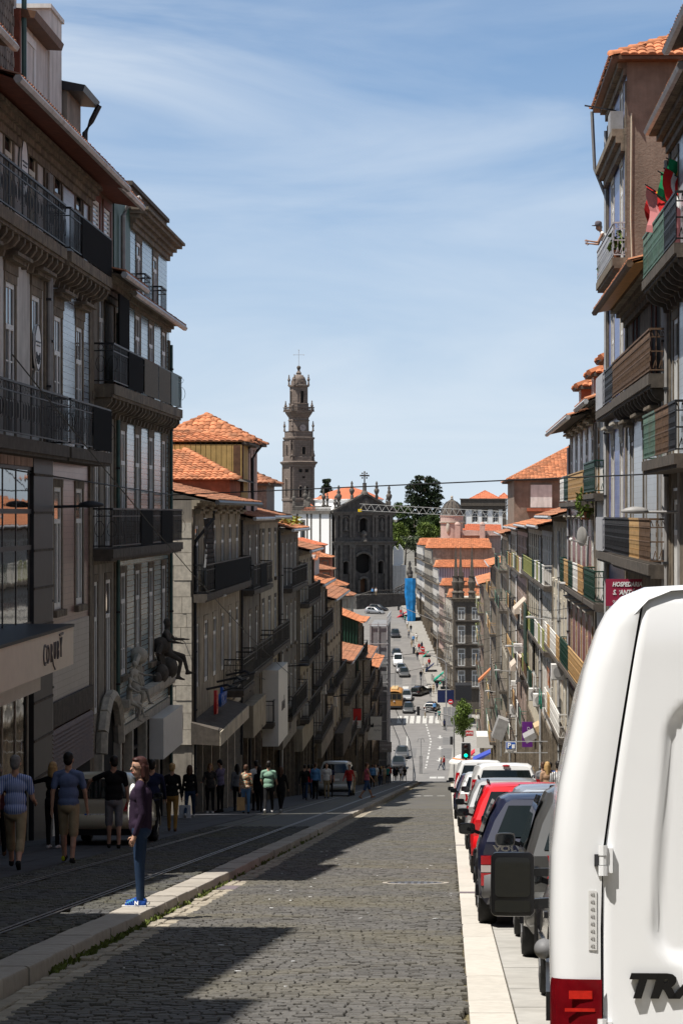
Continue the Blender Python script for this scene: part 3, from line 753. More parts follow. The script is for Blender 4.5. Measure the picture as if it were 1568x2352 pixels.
def railing(fr, par, u0, u1, p, z, mat, h=1.0, gap=0.13, bw=0.022, style='bars', side0=True, side1=True, n0=0.02):
 mb = MB(); p -= 0.04
 def run(a, b):
  a = Vector(a); b = Vector(b); Ln = (b-a).length
  mb.bar(a + Vector((0,0,h)), b + Vector((0,0,h)),0.05,0.045); mb.bar(a + Vector((0,0,0.08)), b + Vector((0,0,0.08)),0.035,0.03)
  mb.bar(a + Vector((0,0,h*0.82)), b + Vector((0,0,h*0.82)),0.025,0.025)
  k = max(1, int(Ln/gap))
  for i in range(k+1):
   q = a.lerp(b, i/k); w = bw*1.6 if i % 12 == 0 else bw
   mb.bar(q + Vector((0,0,0.08)), q + Vector((0,0,h)), w,0.022 if i % 12 == 0 else 0.008)
  if style == 'cast':       # cast-iron ornaments on the bars
   for i in range(k+1):
    q = a.lerp(b, i/k)
    for zz, s in ((0.22,0.055),(0.45,0.038),(0.66,0.06),(0.90,0.05)):
     mb.bar(q + Vector((0,0,h*zz-0.05)), q + Vector((0,0,h*zz+0.05)), s,0.016)
   mb.bar(a + Vector((0,0,h*0.5)), b + Vector((0,0,h*0.5)),0.025,0.03)
   t = (b-a).normalized()
   for i in range(k):
    q = a.lerp(b,(i+0.5)/k)
    mb.bar(q + Vector((0,0,h*0.84)), q + t*gap*0.5 + Vector((0,0,h*0.97)),0.018); mb.bar(q + Vector((0,0,0.12)), q - t*gap*0.5 + Vector((0,0,h*0.3)),0.018)
  if style == 'scroll':
   t = (b-a).normalized()
   for i in range(0, k,3):
    c = a.lerp(b,(i+1.5)/k) if i+1.5 < k else a.lerp(b,1)
    pts = [c + t*(0.12*math.cos(x)) + Vector((0,0,h*0.5+0.2*math.sin(x))) for x in [2*math.pi*j/10 for j in range(11)]]
    mb.tube(pts,0.007,4, cap=False)
    pts = [c + t*(0.07*math.cos(x)) + Vector((0,0,h*0.91+0.07*math.sin(x))) for x in [2*math.pi*j/8 for j in range(9)]]
    mb.tube(pts,0.006,4, cap=False)
 run(fr.pt(u0, p, z), fr.pt(u1, p, z))
 if side0: run(fr.pt(u0, n0, z), fr.pt(u0, p, z))
 if side1: run(fr.pt(u1, n0, z), fr.pt(u1, p, z))
 return mb.build('railing', mat, par)
def balcony(fr, root, u0, u1, z, p=0.42, mat='granite_dark', rail='iron_black', style='bars', h=1.0, gap=0.12, th=0.18, consoles=0.0, sections=None, screen=None, bw=0.022):
 mb = MB(); fr.box(mb, u0, u1,0.003, p, z-th, z); fr.box(mb, u0, u1,0.003, p-0.05, z-th-0.07, z-th+0.001)
 b = mb.build('balcony', M[mat], root)
 if sections:
  k = len(sections)
  for i, s in enumerate(sections):
   a, c = u0 + (u1-u0)*i/k, u0 + (u1-u0)*(i+1)/k
   railing(fr, b, a+0.02, c-0.02, p, z, M[s], h, gap, bw, style, i == 0, i == k-1)
 else: railing(fr, b, u0+0.03, u1-0.03, p, z, M[rail], h, gap, bw, style)
 if consoles: brackets(fr, b, u0+0.15, u1-0.15, z-th-0.07, p*0.85,0.42,0.16, consoles, M[mat])
 if screen:
  for a, c, m in screen:
   q = MB(); fr.box(q, a, c, p-0.016, p-0.008, z+0.03, z+h-0.02); q.build('screen', M[m], b)
 return b
# ---- roofs
def in_poly(p, poly):
 x, y = p; c = False; j = len(poly)-1
 for i in range(len(poly)):
  (xi, yi),(xj, yj) = poly[i], poly[j]
  if (yi > y) != (yj > y) and x < (xj-xi)*(y-yi)/(yj-yi+1e-12)+xi: c = not c
  j = i
 return c
def tile_surface(pts, cw=0.23, rl=0.36, amp=0.045, step=0.03):
 # pts: eave A, eave B, then the rest of the polygon upwards; barrel tiles run from the eave up
 A, B = Vector(pts[0]), Vector(pts[1]); s = (B-A).normalized()
 nn = Vector((0,0,0))
 for i in range(1, len(pts)-1): nn += (Vector(pts[i])-A).cross(Vector(pts[i+1])-A)
 nn.normalize()
 if nn.z < 0: nn = -nn
 t = nn.cross(s).normalized()
 if t.z < 0: t = -t
 poly = [((Vector(p)-A).dot(s),(Vector(p)-A).dot(t)) for p in pts]
 s0, s1 = min(p[0] for p in poly), max(p[0] for p in poly); t1 = max(p[1] for p in poly)
 mb = MB(); nc = max(2, int((s1-s0)/cw)); nr = max(1, int(t1/rl)); cw = (s1-s0)/nc; rl = t1/nr
 hs_ = (0.0,0.8,1.0,0.8)
 for r in range(nr):
  ta, tb = r*rl - (0.04 if r == 0 else 0.03),(r+1)*rl
  for c in range(nc):
   cs = s0 + (c+0.5)*cw
   if not in_poly((cs,(r+0.5)*rl), poly): continue
   o = random.uniform(-0.006,0.010); base = len(mb.v)
   for k in range(5):
    ss = s0 + (c + k/4.0)*cw; hh = hs_[k % 4]*amp + o
    p = A + s*ss + t*ta + nn*(hh + step); q = A + s*ss + t*tb + nn*hh
    mb.v += [tuple(p), tuple(q)]
   for k in range(4):
    mb.f.append((base+2*k, base+2*k+2, base+2*k+3, base+2*k+1)); mb.m.append(0)
   # the open end of the tile
   e = len(mb.v); mb.v += [tuple(A + s*(s0+c*cw) + t*ta), tuple(A + s*(s0+(c+1)*cw) + t*ta)]
   mb.f.append((base, e, e+1, base+8, base+6, base+4, base+2)); mb.m.append(0)
 return mb
RIDGE = {}
def ridge_tiles(root, a, b, mat, r=0.13, l=0.42, merge=False):
 a, b = Vector(a), Vector(b); n = max(1, int((b-a).length/l)); t = (b-a).normalized()
 x = t.cross(Vector((0,0,1))).normalized(); z = x.cross(t).normalized()
 if mat.name not in RIDGE:
  q = MB()
  for (rr, yy) in ((1.0,0.0),(0.84,1.0)): pass
  rg = [[(rr*r*math.cos(k*math.pi/6), yy*l, rr*r*math.sin(k*math.pi/6)*0.9 + zz) for k in range(7)] for rr, yy, zz in ((1.06,-0.05,0.02),(1.0,0.2,0.01),(0.86,1.0,-0.01))]
  q.rings(rg, close=False, cap=False); e = len(q.v); q.f.append(tuple(range(7))); q.m.append(0)
  RIDGE[mat.name] = q.mesh('ridge_tile', mat, True)
 for i in range(n):
  p = a.lerp(b, i/n); place('ridge_tile', RIDGE[mat.name], root, basis(p - z*0.02, x, t*(((b-a).length/n)/l), z))
def roof_face(root, pts, mat, cw=0.23, rl=0.36, name='roof_tiles'):
 return tile_surface(pts, cw, rl).build(name, mat, root, kind='stuff', fixn=False)
def gable_roof(fr, root, u0, u1, z, depth, rise, over=0.55, mat='tile_old', soffit='granite_dark', cw=0.23, ridge=True, gutter='zinc', back=True, over_u=0.0):
 P = fr.pt; r = -depth/2; u0 -= over_u; u1 += over_u
 k = rise/(depth/2); ze = z - over*k*0.6
 mb = MB(); mb.quad(P(u0,over,ze+0.03), P(u1,over,ze+0.03), P(u1,r,z+rise), P(u0,r,z+rise)); mb.quad(P(u0,-depth,z), P(u1,-depth,z), P(u1,r,z+rise), P(u0,r,z+rise))
 mb.quad(P(u0,over,ze-0.03), P(u1,over,ze-0.03), P(u1,0.0,z-0.03), P(u0,0.0,z-0.03)); mb.quad(P(u0,over,ze-0.03), P(u1,over,ze-0.03), P(u1,over,ze+0.03), P(u0,over,ze+0.03))
 for u in (u0, u1): mb.poly([P(u,over,ze-0.03), P(u,0,z-0.03), P(u,-depth,z-0.03), P(u,r,z+rise)])
 ro = mb.build('roof', M[soffit], root)
 tile_surface([P(u0,over+0.06,ze+0.035), P(u1,over+0.06,ze+0.035), P(u1,r,z+rise+0.03), P(u0,r,z+rise+0.03)], cw).build('roof_tiles', M[mat], ro, kind='stuff', fixn=False)
 if ridge:
  q = MB(); q.tube([P(u0,r,z+rise+0.05), P(u1,r,z+rise+0.05)],0.12,6); q.build('ridge', M[mat], ro)
 if gutter:
  q = MB(); q.tube([P(u0,over+0.08,ze-0.03), P(u1,over+0.08,ze-0.03)],0.085,6); q.build('gutter', M[gutter], ro)
 return ro
def hip_roof(root, x0, x1, y0, y1, z, rise, mat='tile', cw=0.24, over=0.4, ridge_dir=None, base='granite_dark', rt=True, hips=True):
 # hipped roof over a rectangle, ridge along the longer side
 x0 -= over; x1 += over; y0 -= over; y1 += over
 dx, dy = x1-x0, y1-y0
 if (ridge_dir or ('x' if dx > dy else 'y')) == 'x':
  i = min(dy/2, dx/2); a = Vector((x0+i,(y0+y1)/2, z+rise)); b = Vector((x1-i,(y0+y1)/2, z+rise))
  F = [[(x0,y0,z),(x1,y0,z),b,a],[(x1,y1,z),(x0,y1,z),a,b],[(x0,y1,z),(x0,y0,z),a],[(x1,y0,z),(x1,y1,z),b]]
  H = [((x0,y0,z),a),((x0,y1,z),a),((x1,y0,z),b),((x1,y1,z),b)]
 else:
  i = min(dx/2, dy/2); a = Vector(((x0+x1)/2, y0+i, z+rise)); b = Vector(((x0+x1)/2, y1-i, z+rise))
  F = [[(x1,y0,z),(x1,y1,z),b,a],[(x0,y1,z),(x0,y0,z),a,b],[(x0,y0,z),(x1,y0,z),a],[(x1,y1,z),(x0,y1,z),b]]
  H = [((x0,y0,z),a),((x1,y0,z),a),((x0,y1,z),b),((x1,y1,z),b)]
 mb = MB()
 for f in F: mb.poly([(p[0],p[1],p[2]-0.02) for p in f])
 mb.box(x0, x1, y0, y1, z-0.12, z-0.025)
 ro = mb.build('roof', M[base], root)
 for f in F:
  c = tile_surface(f, cw)
  if c.f: c.build('roof_tiles', M[mat], ro, kind='stuff', fixn=False)
 if hips:
  for p, q in H:
   if rt: ridge_tiles(ro, p, q, M[mat])
   else:
    m_ = MB(); m_.tube([p, q],0.12,5); m_.build('hip', M[mat], ro)
  if (b-a).length > 0.3:
   if rt: ridge_tiles(ro, a, b, M[mat])
   else:
    m_ = MB(); m_.tube([a, b],0.12,5); m_.build('ridge', M[mat], ro)
 return ro
def downpipe(fr, root, u, z0, z1, mat='zinc', n=0.09, r=0.055, kink=None):
 mb = MB(); pts = []
 if kink: pts += [fr.pt(u, kink[0], z1+kink[1]), fr.pt(u, kink[0], z1+kink[1]-0.25), fr.pt(u, n, z1)]
 else: pts.append(fr.pt(u, n, z1))
 pts += [fr.pt(u, n, z1-0.2), fr.pt(u, n, z0)]
 mb.tube(pts, r,6)
 o = mb.build('downpipe', M[mat] if isinstance(mat, str) else mat, root, smooth=40)
 q = MB(); z = z0+1.2
 while z < z1-0.3:
  fr.box(q, u-r-0.012, u+r+0.012,0.004, n+r+0.012, z, z+0.05); z += 1.9
 if q.f: q.build('pipe_clips', M['metal_dark'], o, kind='stuff')
 return o
def shopfront(fr, root, u0, u1, z0, z1, n_bays, frame='granite', glass='glass_shop', fascia=None, dark=0):
 # a ground floor of piers, glazed bays and a fascia
 piers = MB(); k = n_bays; wb = (u1-u0)/k; pw = 0.28
 for i in range(k+1):
  u = u0 + i*wb; a, b = max(u0, u-pw/2), min(u1, u+pw/2)
  fr.box(piers, a, b,-0.30,0.06, z0, z1)
 fr.box(piers, u0, u1,-0.30,0.05, z1, z1+0.25)
 piers.build('pier_frame', M[frame], root)
 for i in range(k):
  a, b = u0+i*wb+pw/2+0.003, u0+(i+1)*wb-pw/2-0.003
  g = MB(); fr.box(g, a, b,-0.27,-0.25, z0+0.01, z1-0.01)
  o = g.build('shop_window', M[glass if (i+dark) % 3 else 'interior'], root)
  f = MB(); fr.box(f, a, a+0.07,-0.24,-0.18, z0+0.01, z1-0.01); fr.box(f, b-0.07, b,-0.24,-0.18, z0+0.01, z1-0.01)
  fr.box(f, a, b,-0.24,-0.18, z1-0.75, z1-0.66); fr.box(f,(a+b)/2-0.03,(a+b)/2+0.03,-0.24,-0.19, z0+0.01, z1-0.75)
  f.build('shop_frame', M['metal_dark' if i % 2 else 'brown_wood'], o)
 if fascia:
  f = MB(); fr.box(f, u0+0.1, u1-0.1,0.062,0.20, z1-0.1, z1+0.62); f.build('fascia', M[fascia], root)
def house(name, label, fr, u0, u1, zt, wall, floors, depth=13.0, cat='building', group=None, ground=None, corn=CORN, cmat='granite', roof='gable', rise=2.6, over=0.5, rmat='tile_old', quoins='granite', pipe=None, kind=None, side_wall=None, gutter='zinc', zbase=None, shop=None, soffit='granite_dark', band=True):
 """floors: dicts z (window foot), h, w, us (centres as fractions) or n, plus window and balcony settings"""
 mid = (u0+u1)/2; zlow = (min(zr(fr.pt(u0,0,0).y), zr(fr.pt(u1,0,0).y)) if zbase is None else zbase) - 0.6
 zg = max(zr(fr.pt(u0,0,0).y), zr(fr.pt(u1,0,0).y)) if zbase is None else zbase
 root = empty(name, fr.pt(mid,0, zlow+0.6), label, cat, group)
 if kind: root['kind'] = kind
 ops = []; wins = []
 for f in floors:
  us = f.get('us') or [(i+0.5)/f['n'] for i in range(f['n'])]
  for i, q in enumerate(us):
   u = u0 + (u1-u0)*q; ops.append((u-f['w']/2, u+f['w']/2, f['z'], f['z']+f['h'])); wins.append((u, f, i))
 gz = None
 if ground:            # shop floor: one tall opening under a beam, filled by shopfront()
  gz = ground['z1']; ops.append((u0+0.02, u1-0.02, zlow, gz))
 mb = wall_open(fr, u0, u1, zlow, zt, ops)
 mb.build('wall', M[wall], root)
 mb = MB(); shell(fr, mb, u0+0.004, u1-0.004, zlow, zt-0.01, depth); mb.build('side_wall', M[side_wall or 'plaster_grey'], root)
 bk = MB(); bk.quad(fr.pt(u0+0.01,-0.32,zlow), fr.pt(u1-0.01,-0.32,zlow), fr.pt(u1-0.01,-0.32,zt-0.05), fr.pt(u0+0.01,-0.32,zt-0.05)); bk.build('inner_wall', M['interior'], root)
 for u, f, i in wins:
  alt = f.get('alt')
  kw = dict(fm=f.get('fm', 'white_paint'), pm=f.get('pm', 'glass'), sm=f.get('sm', 'granite'), hood=f.get('hood', False), sill=f.get('sill', False), bars=f.get('bars', 'tmg'))
  if alt and i % alt[0] == alt[1]: kw.update(alt[2])
  add_window(fr, root, u, f['z'], f['w'], f['h'], **kw)
  if f.get('eachb'): balcony(fr, root, u-f['w']/2-0.35, u+f['w']/2+0.35, f['z']-0.02, **f['eachb'])
 for f in floors:
  if f.get('balc'):
   b = dict(f['balc']); a, c = b.pop('span',(0.02,0.98)); balcony(fr, root, u0+(u1-u0)*a, u0+(u1-u0)*c, f['z']-0.02, **b)
  elif band and f.get('band', True):
   q = MB(); fr.box(q, u0, u1,0.002,0.06, f['z']-0.42, f['z']-0.22); q.build('string_course', M[cmat], root)
 if quoins:
  for a, c in ((u0+0.003, u0+0.34),(u1-0.34, u1-0.003)):
   q = MB(); fr.box(q, a, c,0.001,0.045,(gz or zlow)+0.3, zt-0.56); q.build('corner_pilaster', M[quoins], root)
 if corn: cornice(fr, root, u0+0.002, u1-0.002, zt, corn, M[cmat])
 if ground: shopfront(fr, root, u0+0.02, u1-0.02, zlow, gz, ground.get('n',3), ground.get('frame', 'granite'), ground.get('glass', 'glass_shop'), ground.get('fascia'), ground.get('dark',0))
 if roof == 'gable': gable_roof(fr, root, u0, u1, zt+0.06, depth, rise, over, rmat, soffit, gutter=gutter)
 elif roof == 'flat':
  q = MB(); fr.box(q, u0+0.01, u1-0.01,-0.3,-0.02, zt+0.02, zt+0.75); q.build('parapet', M[cmat], root)
 if not pipe and kind is None and zbase is None: pipe = (0.985, 'metal_dark' if fr.n.x > 0 else 'zinc')
 if pipe: downpipe(fr, root, u0+(u1-u0)*pipe[0], zg+0.3, zt-0.7, pipe[1], kink=(over,0.6) if len(pipe) > 2 else None)
 return root
# ================================================================== LEFT SIDE OF THE STREET
ZC = CAMZ
def sign_text(par, fr, u, v, n, txt, size, mat, italic=False, bold=0.0, xs=1.0, flip=True, depth=0.008):
 # lettering lying on a facade plane, readable from the street
 me = text_mesh(txt, size, mat, depth, italic, bold, xscale=xs)
 x = -fr.u if flip else fr.u
 return place('lettering', me, par, basis(fr.pt(u, n, v), x, Vector((0,0,1)), x.cross(Vector((0,0,1)))))
FLIP_L = True      # on the left side text runs away from the camera (+u)
fl = FrL(FL)
# houses before the frame begins: their eaves throw the shadows seen on the road
side = [(-40,-2,15.9, 'plaster_cream'),(-2,13.4,15.3, 'plaster_white'),(13.4,21.3,13.9, 'az_light'),(21.3,32.0,7.2, 'plaster_ochre'),(32.0,37.6,11.4, 'plaster_grey'),(37.6,44.0,10.4, 'plaster_white')]
for i,(a, b, zt, wm) in enumerate(side):
 n = max(2, int((b-a)/2.6)); g0 = zr((a+b)/2)
 fls = []; z = zt - 2.9
 while z > g0 + 3.6: fls.append(dict(z=z, h=2.1, w=1.0, n=n, bars='tm', balc=dict(gap=0.2) if len(fls) % 2 else None)); z -= 3.3
 house('unseen_house', None, fl, a, b, zt, wm, fls, cat=None, kind='structure', over=0.8, rise=2.2, roof='gable', ground=dict(z1=g0+3.0, n=3))
house('unseen_house', None, Fr((-22,-62),(1,0),(0,1)),0,44, zr(-60)+13, 'granite_dark',[dict(z=zr(-60)+6, h=2.4, w=1.2, n=10)], cat=None, kind='structure', zbase=zr(-60))  # unseen block added behind the camera to darken mirror and window reflections
# ---------------- white facade with the oval plaques
L1 = house('white_townhouse', 'white townhouse at the left edge with tall windows and two long iron balconies', fl,44.0,52.5, ZC+8.15, 'plaster_white',
 [dict(z=ZC+5.8, h=1.95, w=0.9, us=(0.16,0.48,0.80), fm='cream_paint', pm='glass', sm='granite', bars='tm', balc=dict(p=0.5, style='scroll', h=0.95, gap=0.12, mat='granite', th=0.24, consoles=0.62)),
     dict(z=ZC+1.5, h=3.15, w=1.05, us=(0.12,0.50,0.85), hood=True, balc=dict(p=0.55, style='scroll', h=1.05, gap=0.10, mat='granite_dark', th=0.25))],
 over=0.85, rise=2.3, soffit='red_wood', corn=[(0.06,-0.62,-0.45),(0.13,-0.45,-0.32),(0.22,-0.32,-0.2),(0.30,-0.2,-0.12)],
 ground=None, rmat='tile_old', pipe=(0.985, 'metal_grey'))
# glazed mezzanine and shop front in dark steel
q = MB(); fl.box(q,44.02,50.0,0.02,0.10, ZC-2.3, ZC+0.95); q.build('mezzanine_glass', M['glass_shop'], L1)
g = MB()
for k in range(5): fl.box(g,44.0+k*1.44,44.06+k*1.44,0.101,0.112, ZC-2.3, ZC+1.0)
for z in (-2.3,-0.7,0.05,0.95): fl.box(g,44.0,50.1,0.101,0.115, ZC+z-0.05, ZC+z+0.05)
g.build('mezzanine_bars', M['metal_dark'], L1)
for k in range(8):
 q = MB(); fl.box(q,44.3+k*0.72,44.95+k*0.72,0.10,0.16, ZC+0.98, ZC+1.32); q.build('fanlight_panel', M['plaster_pink'], L1)
q = MB(); fl.box(q,50.1,52.45,0.004,0.16, zr(52)-0.5, ZC+1.3); q.build('dark_pier', M['metal_dark'], L1)
for k in range(9):
 q = MB(); fl.box(q,50.1,52.45,0.158,0.18, ZC-5.6+k*0.8, ZC-5.55+k*0.8); q.build('pier_band', M['granite_dark'], L1)
q = MB(); fl.box(q,44.0,50.0,0.01,0.05, zr(50)-0.5, ZC-3.3); q.build('shop_window', M['glass_shop'], L1)
g = MB()
for k in range(5): fl.box(g,44.2+k*1.42,44.3+k*1.42,0.051,0.07, zr(50)-0.5, ZC-3.3)
g.build('shop_frame', M['granite_pale'], L1)
# dormer storey with fish-scale slates
q = MB(); q.box(-14, FL-0.55,44.0,52.0, ZC+8.0, ZC+11.6); q.build('attic_wall', M['plaster_white'], L1)
# slates seen on the street side of the dormer
sl_ = MB()
sp = [(-0.10,0,0.0),(0.10,0,0.0)] + [(0.115*math.cos(a),0,-0.12-0.12*math.sin(a)) for a in [math.pi*k/6 for k in range(7)]]
sl_.prism(sp,(0,0.018,0)); slm = sl_.mesh('slate', mk('slate',(0.16,0.135,0.11),0.75, var=0.3, scale=4, obr=0.45))
for r in range(15):
 for c in range(11):
  place('slate', slm, L1, basis(Vector((FL-0.53+0.004*(r % 2),48.95+c*0.235+(0.117 if r % 2 else 0), ZC+11.35-r*0.22)), Vector((0,1,0)), Vector((1,0,0.06)), Vector((0,0,1))))
q = MB(); q.box(FL-0.56, FL-0.42,51.68,51.82, ZC+8.1, ZC+10.9); q.build('corner_board', M['red_wood'], L1)
q = MB(); q.tube([(FL-0.38,51.98, ZC+11.2),(FL-0.38,51.98, ZC+8.3)],0.06,6); q.build('downpipe', M['zinc_green'], L1)
q = MB(); q.box(FL-3.0, FL-0.5,52.1,57.0, ZC+8.0, ZC+10.9); dw = q.build('dormer_wall', M['plaster_white'], L1)
fd = FrL(FL-0.5); add_window(fd, L1,53.4, ZC+8.9,0.9,1.55, bars='tmg', sm='white_paint', rev=0.12, name='dormer_window')
q = MB(); q.hexa([(FL-3.2,51.9, ZC+10.9),(FL-0.15,51.9, ZC+10.75),(FL-0.15,55.6, ZC+10.75),(FL-3.2,55.6, ZC+10.9),(FL-3.2,51.9, ZC+11.4),(FL-0.1,51.9, ZC+10.90),(FL-0.1,55.6, ZC+10.90),(FL-3.2,55.6, ZC+11.4)]); q.build('dormer_roof', M['brown_wood'], L1)
ch = MB(); ch.box(FL-3.2, FL-0.45,55.7,57.4, ZC+8.0, ZC+11.75); ch.box(FL-3.3, FL-0.4,55.6,57.5, ZC+11.75, ZC+11.85); ch.build('chimney', M['plaster_white'], L1)
ch = MB(); ch.hexa([(FL-3,57.5, ZC+10.4),(FL+0.05,57.5, ZC+10.15),(FL+0.05,59.9, ZC+10.15),(FL-3,59.9, ZC+10.4),(FL-3,57.5, ZC+10.9),(FL+0.1,57.5, ZC+10.3),(FL+0.1,59.9, ZC+10.3),(FL-3,59.9, ZC+10.9)]); ch.build('rear_dormer_roof', M['metal_dark'], L1)
q = MB(); q.box(FL-3, FL-0.35,57.6,59.7, ZC+8, ZC+10.2); q.build('rear_dormer_wall', M['plaster_grey'], L1)
q = MB(); q.tube([(FL+0.1,59.8, ZC+10.2),(FL-0.1,59.8, ZC+9.8),(FL-0.25,59.75, ZC+9.5),(FL-0.25,59.75, ZC+7.9)],0.075,6); q.build('rear_downpipe', M['metal_dark'], L1)
for u, z, kk in ((49.55, ZC+7.15,0.62),(51.15, ZC+3.55,0.5)):
 q = MB(); pts = [fl.pt(u + 0.42*math.cos(a),0.03, z + kk*math.sin(a)) for a in [2*math.pi*k/20 for k in range(20)]]; q.prism(pts,(0.035,0,0)); o = q.build('oval_plaque', M['letter_white'], L1)
 ring = MB(); ring.tube([fl.pt(u + 0.41*math.cos(a),0.07, z + (kk-0.01)*math.sin(a)) for a in [2*math.pi*k/20 for k in range(21)]],0.012,4, cap=False); ring.build('plaque_rim', M['metal_dark'], o)
 orn = MB()
 for k in range(7):
  a = math.pi*(0.15 + 0.7*k/6); orn.bar(fl.pt(u-0.22*math.cos(a),0.075, z-0.05-0.2*math.sin(a)*0.6), fl.pt(u-0.30*math.cos(a)*0.8,0.075, z-0.16-0.25*math.sin(a)*0.8),0.02)
 orn.bar(fl.pt(u-0.25,0.075, z+0.12), fl.pt(u+0.25,0.075, z+0.12),0.025); orn.bar(fl.pt(u-0.18,0.075, z+0.04), fl.pt(u+0.2,0.075, z+0.04),0.02)
 orn.build('plaque_ornament', M['metal_dark'], o)
# canopy sign reading CORUBY
sg = empty('shop_sign',(FL+0.6,45.5, ZC-3), 'cream box sign reading CORUBY over the left shop', 'sign')
q = MB(); q.box(FL+0.02, FL+1.20,40.6,48.75, ZC-3.06, ZC-2.30); q.build('sign_box', M['sign_cream'], sg)
q = MB(); q.box(FL+0.02, FL+1.195,40.57,40.598, ZC-3.05, ZC-2.31); q.box(FL+0.0, FL+1.22,40.56,48.77, ZC-2.298, ZC-2.24); q.build('sign_edge', M['sign_black'], sg)
q = MB(); q.box(FL+0.02, FL+0.85,40.6,46.9, ZC-3.45, ZC-3.062); q.build('lower_box', M['sign_white'], sg)
sf = FrL(FL+1.20)
for k,(c, du, dz, s) in enumerate((('C',0,0,0.62),('O',0.36,0,0.55),('R',0.78,0,0.55),('U',1.16,0.03,0.52),('B',1.52,0.02,0.55),('Y',1.88,0.05,0.6))):
 place('lettering', text_mesh(c, s, M['letter_grey'],0.02, bold=-0.012, xscale=0.72), sg, basis(Vector((FL+1.205,45.25+du, ZC-2.70+dz)), Vector((0,1,0)), Vector((0,0,1)), Vector((1,0,0))))
q = MB(); q.tube([(FL+1.21,46.10, ZC-2.75),(FL+1.21,46.24, ZC-2.92),(FL+1.21,46.45, ZC-3.02)],0.014,5); q.build('letter_tail', M['letter_grey'], sg); q = MB(); q.bar((FL+1.21,46.95, ZC-2.38),(FL+1.21,47.35, ZC-2.36),0.04); q.build('letter_accent', M['letter_grey'], sg)
# ---------------- tiled house, blue above and rose below
L2 = house('tiled_townhouse', 'townhouse with pale blue tiles above rose tiles, black cloth on its balcony', fl,52.5,59.0, ZC+8.15, 'az_pink',
 [dict(z=ZC+5.8, h=1.9, w=1.0, us=(0.25,0.72), fm='grey_wood', pm='glass', bars='tm', balc=dict(p=0.55, h=0.95, style='bars', gap=0.10, mat='granite', th=0.24, consoles=0.62, screen=[(54.2,58.9, 'black_cloth')])),
     dict(z=ZC+1.5, h=2.95, w=1.0, us=(0.24,0.72), hood=True, balc=dict(p=0.55, style='scroll', h=1.05, gap=0.10, th=0.25, screen=[(55.9,58.9, 'black_cloth')])),
     dict(z=ZC-2.15, h=2.75, w=1.05, us=(0.24,0.72), sill=True, bars='tm', pm='glass_curtain', band=False)],
 over=0.85, rise=2.3, soffit='red_wood', corn=[(0.06,-0.62,-0.45),(0.13,-0.45,-0.32),(0.22,-0.32,-0.2),(0.30,-0.2,-0.12)], pipe=(0.02, 'metal_grey'))
us2 = [52.5+6.5*q for q in (0.24,0.72)]
wall_open(fl,52.52,58.98, ZC+1.5, ZC+5.6,[(u-0.69, u+0.69, ZC+1.4, ZC+4.9) for u in us2], n=0.012, rev=0.01).build('tile_panel', M['az_light'], L2)
q = MB(); fl.box(q,52.6,58.6,0.004,0.03, ZC-4.2, ZC-2.5); q.build('grey_tile_panel', M['az_grey'], L2)
q = MB(); fl.box(q,52.6,58.8,0.004,0.10, ZC-4.75, ZC-4.2); q.build('beam', M['granite_dark'], L2)
for k in range(12):
 q = MB(); P = fl.pt; z = ZC-4.8-k*0.095
 q.hexa([P(52.6,0.03,z-0.09), P(58.6,0.03,z-0.09), P(58.6,0.16,z-0.09), P(52.6,0.16,z-0.09), P(52.6,0.03,z), P(58.6,0.03,z), P(58.6,0.09,z), P(52.6,0.09,z)]); q.build('shutter_slat', M['brown_wood'], L2)
for k in range(5):
 q = MB(); fl.box(q,52.75+k*0.72,53.45+k*0.72,0.02,0.06, zr(55)-0.2, ZC-5.95); q.build('door_board', M['sign_white'], L2)
q = MB(); fl.box(q,56.5,58.7,0.01,0.04, zr(57)-0.2, ZC-5.95); q.build('dark_door', M['interior'], L2)
# ---------------- stone and teal tiled house at the corner
L3a = house('stone_townhouse', 'narrow grey stone townhouse with white roller shutters under its eave', fl,59.0,63.4, ZC+6.0, 'plaster_grey',
 [dict(z=ZC+3.25, h=2.3, w=0.95, us=(0.42,), bars='tmg'), dict(z=ZC-0.85, h=3.1, w=0.95, us=(0.20,0.66), bars='tmg'), dict(z=ZC-5.0, h=3.3, w=0.95, us=(0.15,0.68), bars='tm', band=False)],
 over=0.75, rise=1.2, depth=8, soffit='granite_dark', rmat='tile', pipe=(0.97, 'zinc_green'))
L3 = house('corner_townhouse', 'corner townhouse clad in teal tiles with carved cherubs over its shop', fl,63.4,75.4, ZC+6.0, 'az_teal',
 [dict(z=ZC+3.25, h=2.35, w=1.0, us=(0.12,0.37,0.62,0.88), bars='tmg', pm='glass'),
     dict(z=ZC-0.85, h=3.1, w=1.0, us=(0.12,0.37,0.62,0.88), hood=True, bars='tmg', alt=(3,0, dict(pm='glass_curtain'))),
     dict(z=ZC-4.35, h=2.75, w=1.0, us=(0.12,0.37,0.62,0.88), sill=True, bars='tmg', band=False)],
 over=0.42, rise=0.5, depth=1.3, roof='gable', corn=CORN_S, soffit='granite_dark', rmat='tile_old', ground=dict(z1=ZC-6.0, n=4, frame='granite_pale', dark=1), pipe=(0.985, 'zinc_green'))
balcony(fl, L3,59.3,74.3, ZC+3.22, p=0.55, mat='granite', th=0.26, style='scroll', gap=0.10, consoles=0.7, sections=['iron_black', 'iron_black', 'iron_rust', 'iron_black', 'zinc_green'], screen=[(62.0,64.9, 'black_cloth'),(65.2,68.2, 'mat_cloth'),(68.4,71.2, 'mat_cloth'),(71.4,73.2, 'zinc_green')])
balcony(fl, L3,59.1,74.4, ZC-0.88, p=0.55, mat='granite_dark', th=0.22, style='scroll', gap=0.10, screen=[(64.5,67, 'black_cloth'),(69.0,71.8, 'black_cloth')])
